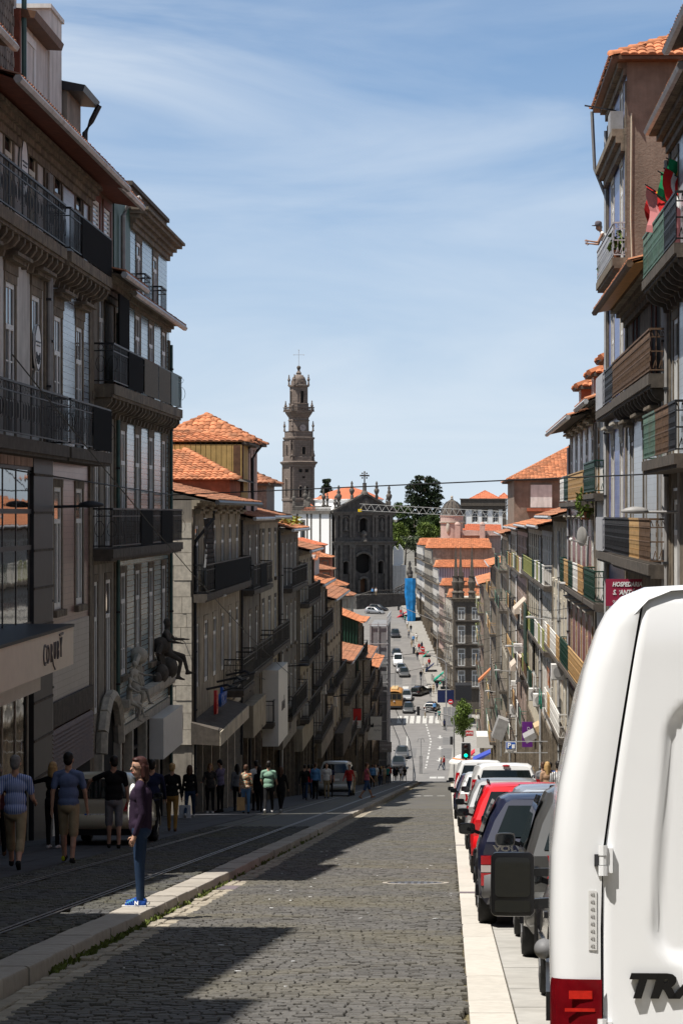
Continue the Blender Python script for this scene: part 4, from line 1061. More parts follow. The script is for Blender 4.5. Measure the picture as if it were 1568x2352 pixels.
q = MB(); fl.box(q,61.0,62.9,0.40,0.44, ZC+3.3, ZC+5.6); q.build('black_banner', M['black_cloth'], L3)
# attic storey
fa = FrL(FL-0.06)
q = wall_open(fa,59.1,63.3, ZC+6.0, ZC+8.25,[(59.7,60.9, ZC+6.3, ZC+7.9),(61.6,62.8, ZC+6.3, ZC+7.9)]); q.build('attic_wall', M['brown_wood'], L3a)
for u in (60.3,62.2): add_window(fa, L3a, u, ZC+6.3,1.2,1.6, fm='white_paint', pm='glass', sm='red_wood', bars='l', name='roller_shutter')
q = MB(); shell(fa, q,59.1,63.3, ZC+5.5, ZC+8.2,8); q.build('attic_sides', M['plaster_grey'], L3a)
gable_roof(fa, L3a,59.0,63.4, ZC+8.25,8,1.2,0.7, 'tile_old', 'red_wood')
q = MB(); fa.box(q,63.42,66.6,-1.2,0.02, ZC+5.8, ZC+8.6); q.build('green_wall', M['green_paint'], L3)
q = MB(); q.tube([fa.pt(64.3,0.6, ZC+8.5), fa.pt(64.4,0.25, ZC+8.3), fa.pt(64.4,0.12, ZC+8.0), fa.pt(64.4,0.12, ZC+6.1)],0.07,6); q.build('downpipe', M['metal_grey'], L3)
q = wall_open(fa,66.6,75.3, ZC+5.9, ZC+8.3,[(68.0,69.0, ZC+6.15, ZC+7.75),(71.8,72.8, ZC+6.15, ZC+7.75)]); q.build('attic_wall', M['az_teal'], L3)
for u in (68.5,72.3):
 add_window(fa, L3, u, ZC+6.15,1.0,1.6, bars='tm'); balcony(fa, L3, u-0.65, u+0.65, ZC+6.1, p=0.3, h=0.7, th=0.08)
q = MB(); shell(fa, q,66.6,75.3, ZC+5.9, ZC+9.0,1.2); q.build('attic_sides', M['granite_dark'], L3)
cornice(fa, L3,66.6,75.35, ZC+8.5, CORN, M['granite'], ends=0.4)
q = MB(); fa.box(q,66.6,75.3,-0.25,0.0, ZC+8.52, ZC+9.15); fa.box(q,66.6,75.35,-0.3,0.08, ZC+9.15, ZC+9.27); q.build('parapet', M['granite_dark'], L3)
# shop name and portal
br = sign_text(L3, fl,67.3, ZC-5.55,0.10, 'BRAGA',0.42, M['letter_grey'], flip=False)
q = MB(); fl.box(q,63.5,75.3,0.05,0.35, ZC-5.15, ZC-4.95); fl.box(q,63.5,75.3,0.04,0.2, ZC-5.3, ZC-5.15); q.build('shop_cornice', M['granite_pale'], L3)
# arched hoods with gadroons, over the shop cornice
for u in (66.6,71.8):
 q = MB()
 for k in range(7):
  a = math.pi*(0.08+0.84*k/6); q.tube([fl.pt(u-0.55*math.cos(a),0.16, ZC-4.95+0.8*math.sin(a)), fl.pt(u-0.28*math.cos(a),0.28, ZC-4.95+0.25*math.sin(a))],[0.10,0.06],5)
 q.ball(fl.pt(u,0.18, ZC-3.95),(0.28,0.22,0.26)); q.tube([fl.pt(u-0.5,0.15, ZC-4.2), fl.pt(u-0.25,0.2, ZC-3.95), fl.pt(u+0.25,0.2, ZC-3.95), fl.pt(u+0.5,0.15, ZC-4.2)],0.09,5)
 q.build('carved_crest', M['granite_pale' if u < 70 else 'granite_dark'], L3, smooth=50)
# arched portal at the near end of the corner house
q = MB()
for k in range(8):
 a0, a1 = math.pi*(1.0-k/8.0), math.pi*(1.0-(k+1)/8.0)
 q.tube([fl.pt(61.4+1.6*math.cos(a0),0.16, ZC-6.0+1.35*math.sin(a0)), fl.pt(61.4+1.6*math.cos(a1),0.16, ZC-6.0+1.35*math.sin(a1))],0.16,6)
q.build('portal_arch', M['granite_pale'], L3a)
q = MB(); q.poly([fl.pt(61.4+1.5*math.cos(a),0.02, ZC-6.0+1.25*math.sin(a)) for a in [math.pi*k/12 for k in range(13)]] + [fl.pt(59.9,0.02, zr(62)-0.3), fl.pt(62.9,0.02, zr(62)-0.3)]); q.build('portal', M['interior'], L3a)
for u in (59.75,63.05):
 q = MB(); fl.box(q, u-0.16, u+0.16,0.01,0.2, zr(62)-0.3, ZC-6.0); q.build('portal_jamb', M['granite_pale'], L3a)
# far end wall of the corner house and the pipe on it
# ---------------- the long cream house
F4 = -8.45; f4 = FrL(F4)
L4 = house('cream_townhouse', 'long cream townhouse with a row of tall windows and wall clock bracket', f4,77.8,95.6, ZC+0.45, 'plaster_shade_tan',
 [dict(z=ZC-2.6, h=2.2, w=1.15, n=6, fm='white_paint', sm='plaster_shade_tan', bars='tm', hood=True, balc=dict(p=0.5, h=0.95, gap=0.12, style='scroll', th=0.2, span=(0.0,0.97), screen=[(80.5,94.6, 'black_cloth')])),
     dict(z=ZC-5.75, h=2.1, w=1.15, n=6, sm='plaster_shade_tan', bars='tm', band=False)],
 over=0.75, rise=1.1, depth=9, soffit='granite_dark', rmat='tile_old', cmat='plaster_shade_tan', corn=CORN_S, quoins='granite', ground=dict(z1=ZC-7.4, n=6, frame='granite_pale'), gutter='metal_dark', pipe=(0.99, 'metal_dark'))
downpipe(f4, L4,78.05, zr(77)+0.3, ZC-0.9, 'metal_dark', kink=(0.7,1.0))
# blocks of the exposed end wall
fe = Fr((F4,77.8),(1,0),(0,-1))
rb = random.Random(5); z = ZC-7.5; row = 0
while z < ZC-0.35:
 h = rb.uniform(0.40,0.55); u = -3.0 + (0.0 if row % 2 else -0.35)
 while u < -0.01:
  w = rb.uniform(0.55,0.8); a, b = max(u,-3.0), min(u+w-0.015,0.0)
  if b > -0.85 and b-a > 0.03:
   q = MB(); fe.box(q, a, b,0.0,0.05+rb.uniform(0,0.02), z, z+h-0.015); q.build('stone_block', M['granite_pale'], L4)
  u += w
 z += h; row += 1
# diagonal lattice trellis at the near end of its balcony
q = MB()
for k in range(9):
 a = 77.3 + k*0.32
 q.bar(f4.pt(a,0.46, ZC-1.75), f4.pt(min(a+1.6,80.4),0.46, ZC-1.75+min(1.6,80.4-a)),0.03); q.bar(f4.pt(a+0.9,0.46, ZC-1.75), f4.pt(max(a-0.7,77.2),0.46, ZC-1.75+1.6-max(0,77.2-(a-0.7))),0.03)
q.build('trellis', M['metal_dark'], L4)
# projecting canopy over its shop, red and blue letters
can = MB(); P = f4.pt; can.hexa([P(77.4,0.02,ZC-7.45), P(88.0,0.02,ZC-7.45), P(88.0,0.95,ZC-7.5), P(77.4,0.95,ZC-7.5), P(77.4,0.02,ZC-6.75), P(88.0,0.02,ZC-6.75), P(88.0,0.95,ZC-7.02), P(77.4,0.95,ZC-7.02)]); can.build('canopy', M['granite_dark'], L4)
can = MB(); can.box(F4+0.952, F4+0.99,77.35,88.0, ZC-7.5, ZC-7.05); can.build('canopy_fascia', M['plaster_cream'], L4)
sgn = empty('letter_sign', f4.pt(81,0.5, ZC-6.8), 'red and blue letter sign on the shop canopy', 'sign')
me = text_mesh('B',1.1, M['sign_red'],0.05, bold=0.02); place('lettering', me, sgn, basis(f4.pt(80.2,0.55, ZC-6.35), Vector((0,1,0)), Vector((0,0,1)), Vector((1,0,0))))
me = text_mesh('rdicor',0.85, M['sign_blue'],0.05, bold=0.02); place('lettering', me, sgn, basis(f4.pt(82.6,0.55, ZC-6.3), Vector((0,1,0)), Vector((0,0,1)), Vector((1,0,0))))
for u in (80.5,84.0,87.5):
 q = MB(); q.tube([f4.pt(u,0.2, ZC-5.9), f4.pt(u,0.9, ZC-5.75), f4.pt(u,1.1, ZC-5.85)],0.04,5); q.hexa([f4.pt(u-0.5,0.8,ZC-5.95), f4.pt(u+0.5,0.8,ZC-5.95), f4.pt(u+0.5,1.3,ZC-5.8), f4.pt(u-0.5,1.3,ZC-5.8), f4.pt(u-0.5,0.8,ZC-5.9), f4.pt(u+0.5,0.8,ZC-5.9), f4.pt(u+0.5,1.3,ZC-5.75), f4.pt(u-0.5,1.3,ZC-5.75)]); q.build('sign_lamp', M['metal_dark'], sgn)
balcony(f4, L4,88.6,93.6, ZC-6.55, p=0.75, h=1.15, style='scroll', gap=0.10)
# wall clock hung out over the pavement
ck = empty('wall_clock', W(555,1567,93.0), 'round black framed wall clock on an iron bracket', 'clock')
cc = W(555,1567,93.0); rr = 0.30
q = MB(); q.lathe([(rr*0.2,-0.1),(rr,-0.1),(rr,0.1),(rr*0.92,0.1),(rr*0.92,0.07)],(0,0,0),24); q.v = [(cc.x+x, cc.y-z, cc.z+y) for x, y, z in q.v]; q.build('case', M['metal_dark'], ck, smooth=40)
q = MB(); q.poly([(cc.x+rr*0.92*math.cos(a), cc.y-0.075, cc.z+rr*0.92*math.sin(a)) for a in [2*math.pi*k/24 for k in range(24)]]); q.build('dial', M['sign_white'], ck)
q = MB(); q.bar((cc.x, cc.y-0.085, cc.z),(cc.x-0.11, cc.y-0.085, cc.z+0.18),0.025,0.01); q.bar((cc.x, cc.y-0.085, cc.z),(cc.x+0.13, cc.y-0.085, cc.z+0.07),0.03,0.01); q.build('hands', M['sign_black'], ck)
q = MB()
for k in range(12):
 a = k*math.pi/6; q.bar((cc.x+rr*0.76*math.cos(a), cc.y-0.082, cc.z+rr*0.76*math.sin(a)),(cc.x+rr*0.88*math.cos(a), cc.y-0.082, cc.z+rr*0.88*math.sin(a)),0.018,0.008)
q.build('hour_marks', M['sign_black'], ck, kind='stuff')
q = MB(); fx = rr+0.05
for a, b in (((-fx,-fx),(fx,-fx)),((fx,-fx),(fx, fx)),((fx, fx),(-fx, fx)),((-fx, fx),(-fx,-fx))): q.bar((cc.x+a[0], cc.y, cc.z+a[1]),(cc.x+b[0], cc.y, cc.z+b[1]),0.03)
q.bar((F4, cc.y, cc.z+fx+0.12),(cc.x+fx, cc.y, cc.z+fx+0.12),0.04); q.bar((F4, cc.y, cc.z-fx),(cc.x-fx, cc.y, cc.z-fx),0.04); q.build('bracket', M['metal_dark'], ck)
# roofs stacked above the cream house
T1 = empty('rooftop_house',(-12,98, ZC), 'stacked orange tiled rooftops with ochre boarded wall above the cream house', 'building')
q = MB(); q.box(-20,-8.62,93.0,97.5, ZC-0.6, ZC+1.3); q.build('parapet_wall', M['plaster_red'], T1)
roof_face(T1,[(-20,92.9, ZC+1.32),(-8.25,92.9, ZC+1.32),(-10.9,97.6, ZC+2.6),(-20,97.6, ZC+2.6)], M['tile'])
q = MB(); q.poly([(-20,93, ZC+1.28),(-8.3,93, ZC+1.28),(-10.9,97.6, ZC+2.55),(-20,97.6, ZC+2.55)]); q.poly([(-8.3,93, ZC+1.28),(-8.3,102, ZC+1.28),(-10.9,97.6, ZC+2.55)]); q.build('roof_base', M['granite_dark'], T1)
ridge_tiles(T1,(-8.25,92.9, ZC+1.36),(-10.9,97.6, ZC+2.64), M['tile'])
for k in range(26):
 a = -14 + k*0.21; q = MB(); q.box(a, a+0.19,97.55,97.62, ZC+1.4, ZC+2.95); q.build('wall_board', M['plaster_ochre'], T1)
q = MB(); q.box(-14,-8.6,97.64,101, ZC+0.4, ZC+2.95); q.build('ochre_room', M['plaster_ochre'], T1)
q = MB(); q.box(-8.62,-8.5,97.6,97.75, ZC+0.9, ZC+2.95); q.box(-8.9,-8.62,97.54,97.56, ZC+1.2, ZC+2.8); q.build('corner_post', M['brown_wood'], T1)
hip_roof(T1,-14,-8.6,97.9,102.5, ZC+2.95,0.55, 'tile', over=0.35)
q = MB(); q.box(-12.4,-8.7,101.2,107, ZC-0.5, ZC+3.05); q.build('pink_room', M['plaster_pink'], T1)
hip_roof(T1,-12.4,-8.7,101.2,107, ZC+3.1,1.15, 'tile', over=0.4)
fpk = Fr((0,101.2),(1,0),(0,-1))
fpr = FrL(-8.7); add_window(fpr, T1,103.0, ZC+0.9,0.9,1.7, sm='brown_wood', rev=0.1); add_window(fpr, T1,105.4, ZC+0.9,0.9,1.7, sm='brown_wood', rev=0.1)
q = MB(); q.tube([(-8.35,101.0, ZC+3.0),(-8.6,101.0, ZC+2.75),(-8.75,101.05, ZC+2.5),(-8.75,101.05, ZC-0.3)],0.07,6); q.tube([(-8.2,103.6, ZC+3.0),(-8.4,103.6, ZC+2.75),(-8.62,103.6, ZC+2.4),(-8.62,103.6, ZC-0.3)],0.07,6); q.build('downpipe', M['metal_dark'], T1)
# ---------------- the rest of the row, stepping down the hill
rl_ = random.Random(11)
def row_house(name, label, fr, a, b, zt, wall, nf, nw, rmat='tile_old', seed=0, over=0.55, rise=1.4, fh=3.15, rails=('iron_black',), balc_p=0.7, pan=('glass',), style='bars', depth=11, shop_fascia=None, sm='granite', soffit='granite_dark', wh=2.15, corn=CORN_S, hood=False, p=0.45, screens=(), gap=0.15, pipe=None, gutter='zinc', frame='granite', side_wall=None, bw=0.024, fms=('white_paint',), ww=1.0, cmat='granite'):
 r = random.Random(seed); fls = []; zg = max(zr(a), zr(b)); z = zt - 0.75 - wh
 for i in range(nf):
  if z < zg + 2.7: break
  bl = None
  if r.random() < balc_p:
   secs = [r.choice(rails) for _ in range(nw)]; bl = dict(p=p, gap=gap, sections=secs, style=style, th=0.16, bw=bw)
   if screens and r.random() < 0.6:
    k = r.randrange(nw); bl['screen'] = [(a+(b-a)*(k+0.02)/nw, a+(b-a)*(k+0.98)/nw, r.choice(screens))]
  fls.append(dict(z=z, h=wh, w=ww, n=nw, pm=r.choice(pan), fm=r.choice(fms), sm=sm, bars=r.choice(('tm', 'tmg')), balc=bl, hood=hood, sill=not bl, band=False, alt=(r.choice((2,3)),1, dict(pm='glass_curtain'))))
  z -= fh
 return house(name, label, fr, a, b, zt, wall, fls, over=over, rise=rise, rmat=rmat, corn=corn, depth=depth, soffit=soffit, ground=dict(z1=min(zg+2.9, z+wh+0.5), n=max(2, nw), fascia=shop_fascia, frame=frame, dark=seed % 3), pipe=pipe, gutter=gutter, side_wall=side_wall, cmat=cmat)
fx5 = FrL(-8.5)
row_house('granite_townhouse', 'dark granite townhouse beyond the clock with an iron balcony under its eave', FrL(-8.5),95.6,106.0, ZC-0.15, 'plaster_shade_dark',3,3, seed=1, fh=3.3, pan=('glass',), screens=('black_cloth',), balc_p=1.0, p=0.6, pipe=(0.02, 'metal_dark'))
L6 = row_house('dormer_townhouse', 'townhouse with a small tiled dormer turret on its roof', FrL(-8.5),106.0,117.0, ZC-0.1, 'plaster_shade_tan',3,3, seed=2, pan=('glass',), balc_p=0.9, p=0.6, screens=('black_cloth',), pipe=(0.98, 'metal_dark'), sm='granite_dark')
q = MB(); q.box(-11.5,-8.75,113,118, ZC-0.3, ZC+1.45); q.build('turret_wall', M['grey_wood'], L6)
hip_roof(L6,-11.5,-8.75,113,118, ZC+1.45,0.75, 'tile_old', over=0.35)
fl6 = FrL(-8.75); add_window(fl6, L6,114.3, ZC+0.0,0.8,1.3, sm=None, rev=0.1); add_window(fl6, L6,116.4, ZC+0.0,0.8,1.3, sm=None, rev=0.1)
L7 = row_house('overgrown_roof_townhouse', 'townhouse with bright green plants growing along its roof edge', FrL(-8.4),117.0,130.0, ZC-0.75, 'plaster_shade_dark',4,4, seed=3, rmat='tile', balc_p=0.9, p=0.6, screens=('black_cloth',), pipe=(0.02, 'zinc'), rise=1.6)
pl = MB(); rv = random.Random(4)
for i in range(420):
 y = rv.uniform(118,130); x = -8.4 + rv.uniform(-1.6,0.4); z = ZC-0.72 + rv.random()*0.55 + (-8.0-x)*0.12; a = rv.uniform(0,6.3); s = rv.uniform(0.10,0.22)
 u = Vector((math.cos(a), math.sin(a), rv.uniform(-.4,.6))).normalized(); v = u.cross(Vector((rv.uniform(-1,1), rv.uniform(-1,1),1))).normalized(); c = Vector((x, y, z))
 pl.poly([c-u*s, c+v*s*0.5, c+u*s, c-v*s*0.5])
M['leaf_yellow'] = mk('leaf_yellow',(0.20,0.22,0.025),0.6, var=0.35, scale=5, isl=0.4)
pl.build('roof_plants', M['leaf_yellow'], L7, kind='stuff', fixn=False)
row_house('grey_townhouse', 'narrow grey townhouse stepping down the hill below the plants', FrL(-8.3),130.0,142.0, ZC-2.0, 'plaster_shade_tan',4,4, seed=14, balc_p=0.8, p=0.55, screens=('black_cloth',), rise=1.5, pan=('glass', 'glass_curtain'))
L9 = row_house('ochre_band_townhouse', 'townhouse with an ochre wall band and a pale rooftop room', FrL(-8.25),142.0,156.0, ZC-4.2, 'plaster_shade_dark',3,4, seed=5, rmat='tile', balc_p=0.8, p=0.55, rise=1.8)
q = MB(); q.box(-10.6,-8.6,150,155, ZC-4.2, ZC-2.6); q.build('rooftop_room', M['plaster_white'], L9); roof_face(L9,[(-10.8,149.6, ZC-2.9),(-8.4,149.6, ZC-2.9),(-8.4,155, ZC-2.2),(-10.8,155, ZC-2.2)], M['tile'])
L10 = row_house('rose_townhouse', 'low townhouse with rose plaster in the shaded left row', FrL(-8.2),156.0,176.0, ZC-5.6, 'plaster_shade_tan',3,5, seed=6, balc_p=0.7, p=0.5, rise=1.6, screens=('black_cloth',))
row_house('shaded_townhouse', 'shaded townhouse in front of the green corrugated gable', FrL(-8.0),176.0,198.0, ZC-11.0, 'plaster_shade_dark',3,6, seed=7, balc_p=0.7, p=0.5, rise=1.2, rmat='tile_old')
L11 = row_house('green_gable_house', 'house with a green corrugated metal gable and orange roof', FrL(-7.75),198.0,207.0, ZC-9.0, 'plaster_shade_dark',4,3, seed=8, rmat='tile_new', balc_p=0.6, p=0.5, rise=0.4, depth=8)
q = MB(); x = -10.4
while x < -7.8:
 q.prism([(x,197.9, ZC-13),(x+0.06,197.84, ZC-13),(x+0.12,197.84, ZC-13),(x+0.18,197.9, ZC-13)],(0,0,4.0 + (-7.8-x)*0.42)); x += 0.24
q.build('corrugated_gable', M['dark_green'], L11, kind='stuff')
q = MB(); q.poly([(-10.5,197.95, ZC-13),(-7.75,197.95, ZC-13),(-7.75,197.95, ZC-9.0),(-10.5,197.95, ZC-7.85)]); q.build('gable_wall', M['dark_green'], L11)
roof_face(L11,[(-7.35,207, ZC-9.05),(-7.35,197.5, ZC-9.05),(-10.9,197.5, ZC-7.6),(-10.9,207, ZC-7.6)], M['tile_new'])
row_house('low_shaded_house', 'low shaded house beyond the green gable', FrL(-7.7),207.0,226.0, ZC-12.6, 'plaster_grey',3,5, seed=19, rmat='tile_old', balc_p=0.7, p=0.5, rise=1.2)
row_house('yellow_wall_house', 'small house with a yellow wall and planted tile roof near the square', FrL(-7.6),226.0,246.0, ZC-14.6, 'plaster_shade_tan',3,5, seed=9, rmat='tile', balc_p=0.7, p=0.5, rise=1.6)
# scaffold wrapped in grey netting at the foot of the street
SCF = empty('netted_scaffold',(-7.2,250, zr(250)), 'tall scaffold wrapped in grey netting at the foot of the street', 'scaffold')
q = MB(); q.box(-8.5,-6.75,247.0,262.0, zr(262)-1, ZC-11.6); q.build('netting', M['net_grey'], SCF)
for z in range(8):
 for x in (-8.4,-7.6,-6.72):
  q = MB(); q.bar((x,246.9, ZC-13-z*2.0),(x,246.9, ZC-11.2-z*2.0),0.08); q.build('pole', M['zinc'], SCF)
 q = MB(); q.bar((-8.6,246.85, ZC-11.4-z*2.0),(-6.6,246.85, ZC-11.4-z*2.0),0.08); q.build('ledger', M['zinc'], SCF)
for k in range(7):
 q = MB(); q.bar((-6.7,247+k*2.4, ZC-11.7),(-6.7,247+k*2.4, ZC-10.6),0.07); q.build('post', M['zinc'], SCF)
q = MB(); q.bar((-6.7,247, ZC-10.65),(-6.7,262, ZC-10.65),0.07); q.bar((-6.7,247, ZC-11.1),(-6.7,262, ZC-11.1),0.07); q.build('top_rail', M['zinc'], SCF)
# ================================================================== RIGHT SIDE OF THE STREET
XR = 4.75; fR = FrRt(XR)
for i,(a, b, zt, wm) in enumerate([(-40,-5,14.0, 'plaster_cream'),(-5,12,13.0, 'az_light'),(12,27,12.0, 'plaster_white'),(27,44.5,10.5, 'az_wine')]):
 n = int((b-a)/2.7); g0 = zr((a+b)/2); fls = []; z = zt-2.9
 while z > g0+3.6: fls.append(dict(z=z, h=2.1, w=1.0, n=n, bars='tmg', balc=dict(gap=0.2, rail='iron_white') if len(fls) % 2 else None, hood=True)); z -= 3.3
 house('unseen_house', None, fR, a, b, zt, wm, fls, cat=None, kind='structure', over=0.7, rise=3.6, rmat='tile', ground=dict(z1=g0+3.0, n=4))
R1 = house('flag_balcony_house', 'granite house at the right edge with green balconies and flags', fR,44.5,52.3, ZC+8.4, 'az_white',
 [dict(z=ZC+5.08, h=2.5, w=1.05, us=(0.18,0.5,0.82), bars='tm', hood=False, balc=dict(p=0.62, span=(0.02,1.0), style='cast', gap=0.10, h=0.95, th=0.2, sections=['iron_black', 'iron_green', 'iron_green'], mat='granite_dark', consoles=0.9)),
     dict(z=ZC+1.15, h=3.0, w=1.05, us=(0.18,0.5,0.82), bars='tm', hood=True, balc=dict(p=0.62, span=(0.02,1.0), style='cast', gap=0.10, h=0.98, th=0.2, sections=['iron_black', 'iron_rust', 'iron_rust', 'iron_green', 'iron_green'])),
     dict(z=ZC-2.2, h=2.5, w=1.05, us=(0.18,0.5,0.82), bars='tm', sill=True, band=False, pm='glass_curtain')],
 over=0.42, rise=2.4, soffit='granite_dark', rmat='tile', ground=dict(z1=ZC-3.6, n=4, frame='granite'), pipe=(0.985, 'metal_grey'))
wall_open(fR,44.55,52.25, ZC-3.2, ZC+1.0,[(44.5+7.8*k-0.69,44.5+7.8*k+0.69, ZC-2.4, ZC+0.55) for k in (0.18,0.5,0.82)], n=0.012, rev=0.01).build('stone_panel', M['granite'], R1)
R2 = house('awning_eave_house', 'lower house with an orange tiled eave and dark red loggia', fR,52.3,65.2, ZC+5.6, 'granite',
 [dict(z=ZC+3.1, h=2.2, w=2.6, us=(0.3,0.75), fm='red_wood', pm='interior', sm=None, bars='m', balc=dict(p=0.45, style='cast', gap=0.10, h=0.98, th=0.24, sections=['iron_rust', 'iron_rust', 'iron_rust', 'iron_rust'], consoles=1.0)),
     dict(z=ZC-1.1, h=3.0, w=1.0, us=(0.2,0.52,0.85), fm='zinc', hood=True, bars='tm', balc=dict(p=0.45, style='cast', gap=0.10, h=1.0, th=0.24, sections=['iron_rust', 'iron_amber', 'iron_black', 'iron_black'])),
     dict(z=ZC-4.6, h=2.3, w=1.0, us=(0.2,0.52,0.85), bars='tm', band=False)],
 over=0.8, rise=2.2, soffit='orange_wood', rmat='tile', gutter='iron_rust', corn=CORN, ground=dict(z1=ZC-5.2, n=3), pipe=(0.04, 'zinc'))
wall_open(fR,52.35,65.15, ZC-1.1, ZC+2.7,[(52.3+12.9*k-0.68,52.3+12.9*k+0.68, ZC-1.3, ZC+2.3) for k in (0.2,0.52,0.85)], n=0.012, rev=0.01).build('tile_panel', M['az_white'], R2)
q = MB(); q.box(XR+0.05, XR+0.30,53,64.5, ZC+3.1, ZC+5.0); q.build('loggia_wall', M['red_wood'], R2)
# orange tiled canopy half way up, seen edge on
R3 = house('blue_tiled_house', 'tall narrow house with deep blue tiles and a bare brown side wall', fR,65.2,73.0, ZC+12.35, 'az_blue',
 [dict(z=ZC+10.75, h=1.3, w=0.95, us=(0.25,0.72), bars='tm', sm='granite_pale', pm='glass_curtain'),
     dict(z=ZC+7.0, h=2.75, w=0.95, us=(0.25,0.72), bars='tm', sm='granite_pale', pm='glass_curtain', balc=dict(p=0.4, style='cast', gap=0.10, h=0.95, rail='iron_silver', th=0.22, mat='granite', span=(0.0,0.95))),
     dict(z=ZC+3.1, h=2.75, w=0.95, us=(0.25,0.72), bars='tm', sm='granite_pale', balc=dict(p=0.4, style='cast', gap=0.10, h=1.0, th=0.22, sections=['iron_black', 'iron_silver'], screen=[(69.6,72.9, 'iron_silver')])),
     dict(z=ZC-1.1, h=3.1, w=0.95, us=(0.25,0.72), bars='tm', sm='granite_pale', hood=True, balc=dict(p=0.4, style='cast', gap=0.10, h=1.0, th=0.22, sections=['iron_black', 'iron_silver'], screen=[(69.6,72.9, 'iron_silver')])),
     dict(z=ZC-4.8, h=2.6, w=0.95, us=(0.25,0.72), bars='tm', sm='granite_pale', band=False)],
 over=0.5, rise=1.5, roof=None, side_wall='plaster_brown', ground=dict(z1=ZC-6.0, n=2), corn=[(0.1,-0.4,-0.2),(0.25,-0.2,0.0)])
hip_roof(R3, XR+0.05, XR+11,65.25,73.0, ZC+12.42,2.0, 'tile', over=0.5, base='brown_wood')
q = MB(); fR.box(q,65.3,72.9,0.03,0.40, ZC+10.30, ZC+10.5); fR.box(q,65.3,72.9,0.03,0.30, ZC+10.12, ZC+10.3); fR.box(q,65.3,72.9,0.03,0.16, ZC+9.9, ZC+10.12); q.build('ledge', M['granite'], R3)
for z in (ZC+7.8, ZC+11.5):
 pass
q = MB(); q.tube([fR.pt(72.6,0.52, ZC+12.2), fR.pt(72.9,0.42, ZC+10.5), fR.pt(72.9,0.06, ZC+9.6), fR.pt(72.95,0.05, zr(73)+1)],0.06,6); q.build('downpipe', M['metal_grey'], R3)
q = MB(); q.box(XR-0.40, XR-0.04,66.0,67.0, ZC+10.52, ZC+11.1); ac = q.build('air_conditioner', M['metal_grey'], R3)
q = MB(); q.bar((XR-0.9,69.8, ZC+11.9),(XR,69.8, ZC+11.75),0.04); q.build('flag_pole', M['metal_dark'], R3)
q = MB(); a_ = Vector((XR+1.0,65.2, ZC+11.35)); q.tube([a_, a_ + Vector((0,-0.16,0)), a_ + Vector((0,-0.2,-0.04))],0.02,5); q.tube([a_ + Vector((0.07*math.cos(x),-0.2,-0.05+0.07*math.sin(x))) for x in [2*math.pi*k/12 for k in range(13)]],0.014,5, cap=False); q.build('iron_ring', M['iron_rust'], R3)
q = MB(); q.tube([(XR+0.12,65.16, ZC+10.9),(XR+0.10,65.16, ZC+8),(XR+0.16,65.16, ZC+6)],0.02,4); q.build('cable', M['cream_paint'], R3)
# plants on the top balcony
def leaves(mb, c, r, n, s, rg, flat=1.0):
 for _ in range(n):
  while True:
   p = Vector((rg.uniform(-1,1), rg.uniform(-1,1), rg.uniform(-1,1)))
   if p.length < 1: break
  p = Vector((p.x*r[0], p.y*r[1], p.z*r[2])) + Vector(c)
  u = Vector((rg.gauss(0,1), rg.gauss(0,1), rg.gauss(0,1)*flat)).normalized(); v = u.orthogonal().normalized(); v = (v*math.cos(1.3) + u.cross(v)*math.sin(1.3)).normalized()
  k = s*rg.uniform(0.6,1.4); mb.poly([p-u*k, p+v*k*0.55, p+u*k, p-v*k*0.55])
M['leaf_fresh'] = mk('leaf_fresh',(0.11,0.16,0.025),0.55, var=0.4, scale=6, isl=0.4)
M['pot'] = mk('pot',(0.35,0.13,0.06),0.8, var=0.2)
def pot_plant(loc, r, label, n=70, s=0.09, seed=0):
 e = empty('potted_plant', loc, label, 'plant'); loc = Vector(loc)
 q = MB(); q.lathe([(0.08,0),(0.12,0.22),(0.135,0.22),(0.135,0.26),(0.10,0.26)], loc,10); q.build('pot', M['pot'], e, smooth=40)
 q = MB(); leaves(q, loc + Vector((0,0,0.26+r*0.6)),(r*0.7, r, r), n, s, random.Random(seed)); q.build('foliage', M['leaf_fresh'], e, fixn=False)
 q = MB(); q.tube([loc + Vector((0,0,0.2)), loc + Vector((0.02,0.03,0.26+r))],0.015,5); q.build('stem', M['brown_wood'], e)
pot_plant((XR-0.22,66.0, ZC+7.0),0.35, 'leafy potted plant behind the silver balcony railing', seed=1)
pot_plant((XR-0.25,72.2, ZC+6.98),0.25, 'small plant at the far end of the silver balcony', seed=2, n=40)
# flags hung from the green balcony
flag_specs = [  # px of staff tip, py, stripes, label
 (1480,423,['flag_red', 'flag_yellow', 'flag_yellow', 'flag_red'], 'red and yellow flag hanging nearest the street from the green balcony',0.55),
 (1509,392,['flag_green', 'flag_green', 'flag_white', 'flag_white'], 'green and white flag on the balcony at right',0.6),
 (1528,362,['flag_green', 'flag_yellow', 'flag_yellow', 'flag_green'], 'green and yellow flag at the right picture edge',0.75),
 (1522,385,['flag_red', 'flag_white', 'flag_red', 'flag_white', 'flag_red'], 'red and white striped flag among the balcony flags',0.7),
 (1484,432,['flag_pink', 'flag_red', 'flag_pink'], 'faded pink flag drooping below the yellow one',0.75)]
for n_, c_ in (('flag_red',(0.55,0.02,0.02)),('flag_yellow',(0.80,0.55,0.01)),('flag_green',(0.01,0.25,0.09)),('flag_white',(0.7,0.7,0.68)),('flag_pink',(0.55,0.20,0.20))): M[n_] = mk(n_, c_,0.85, var=0.12, scale=5)
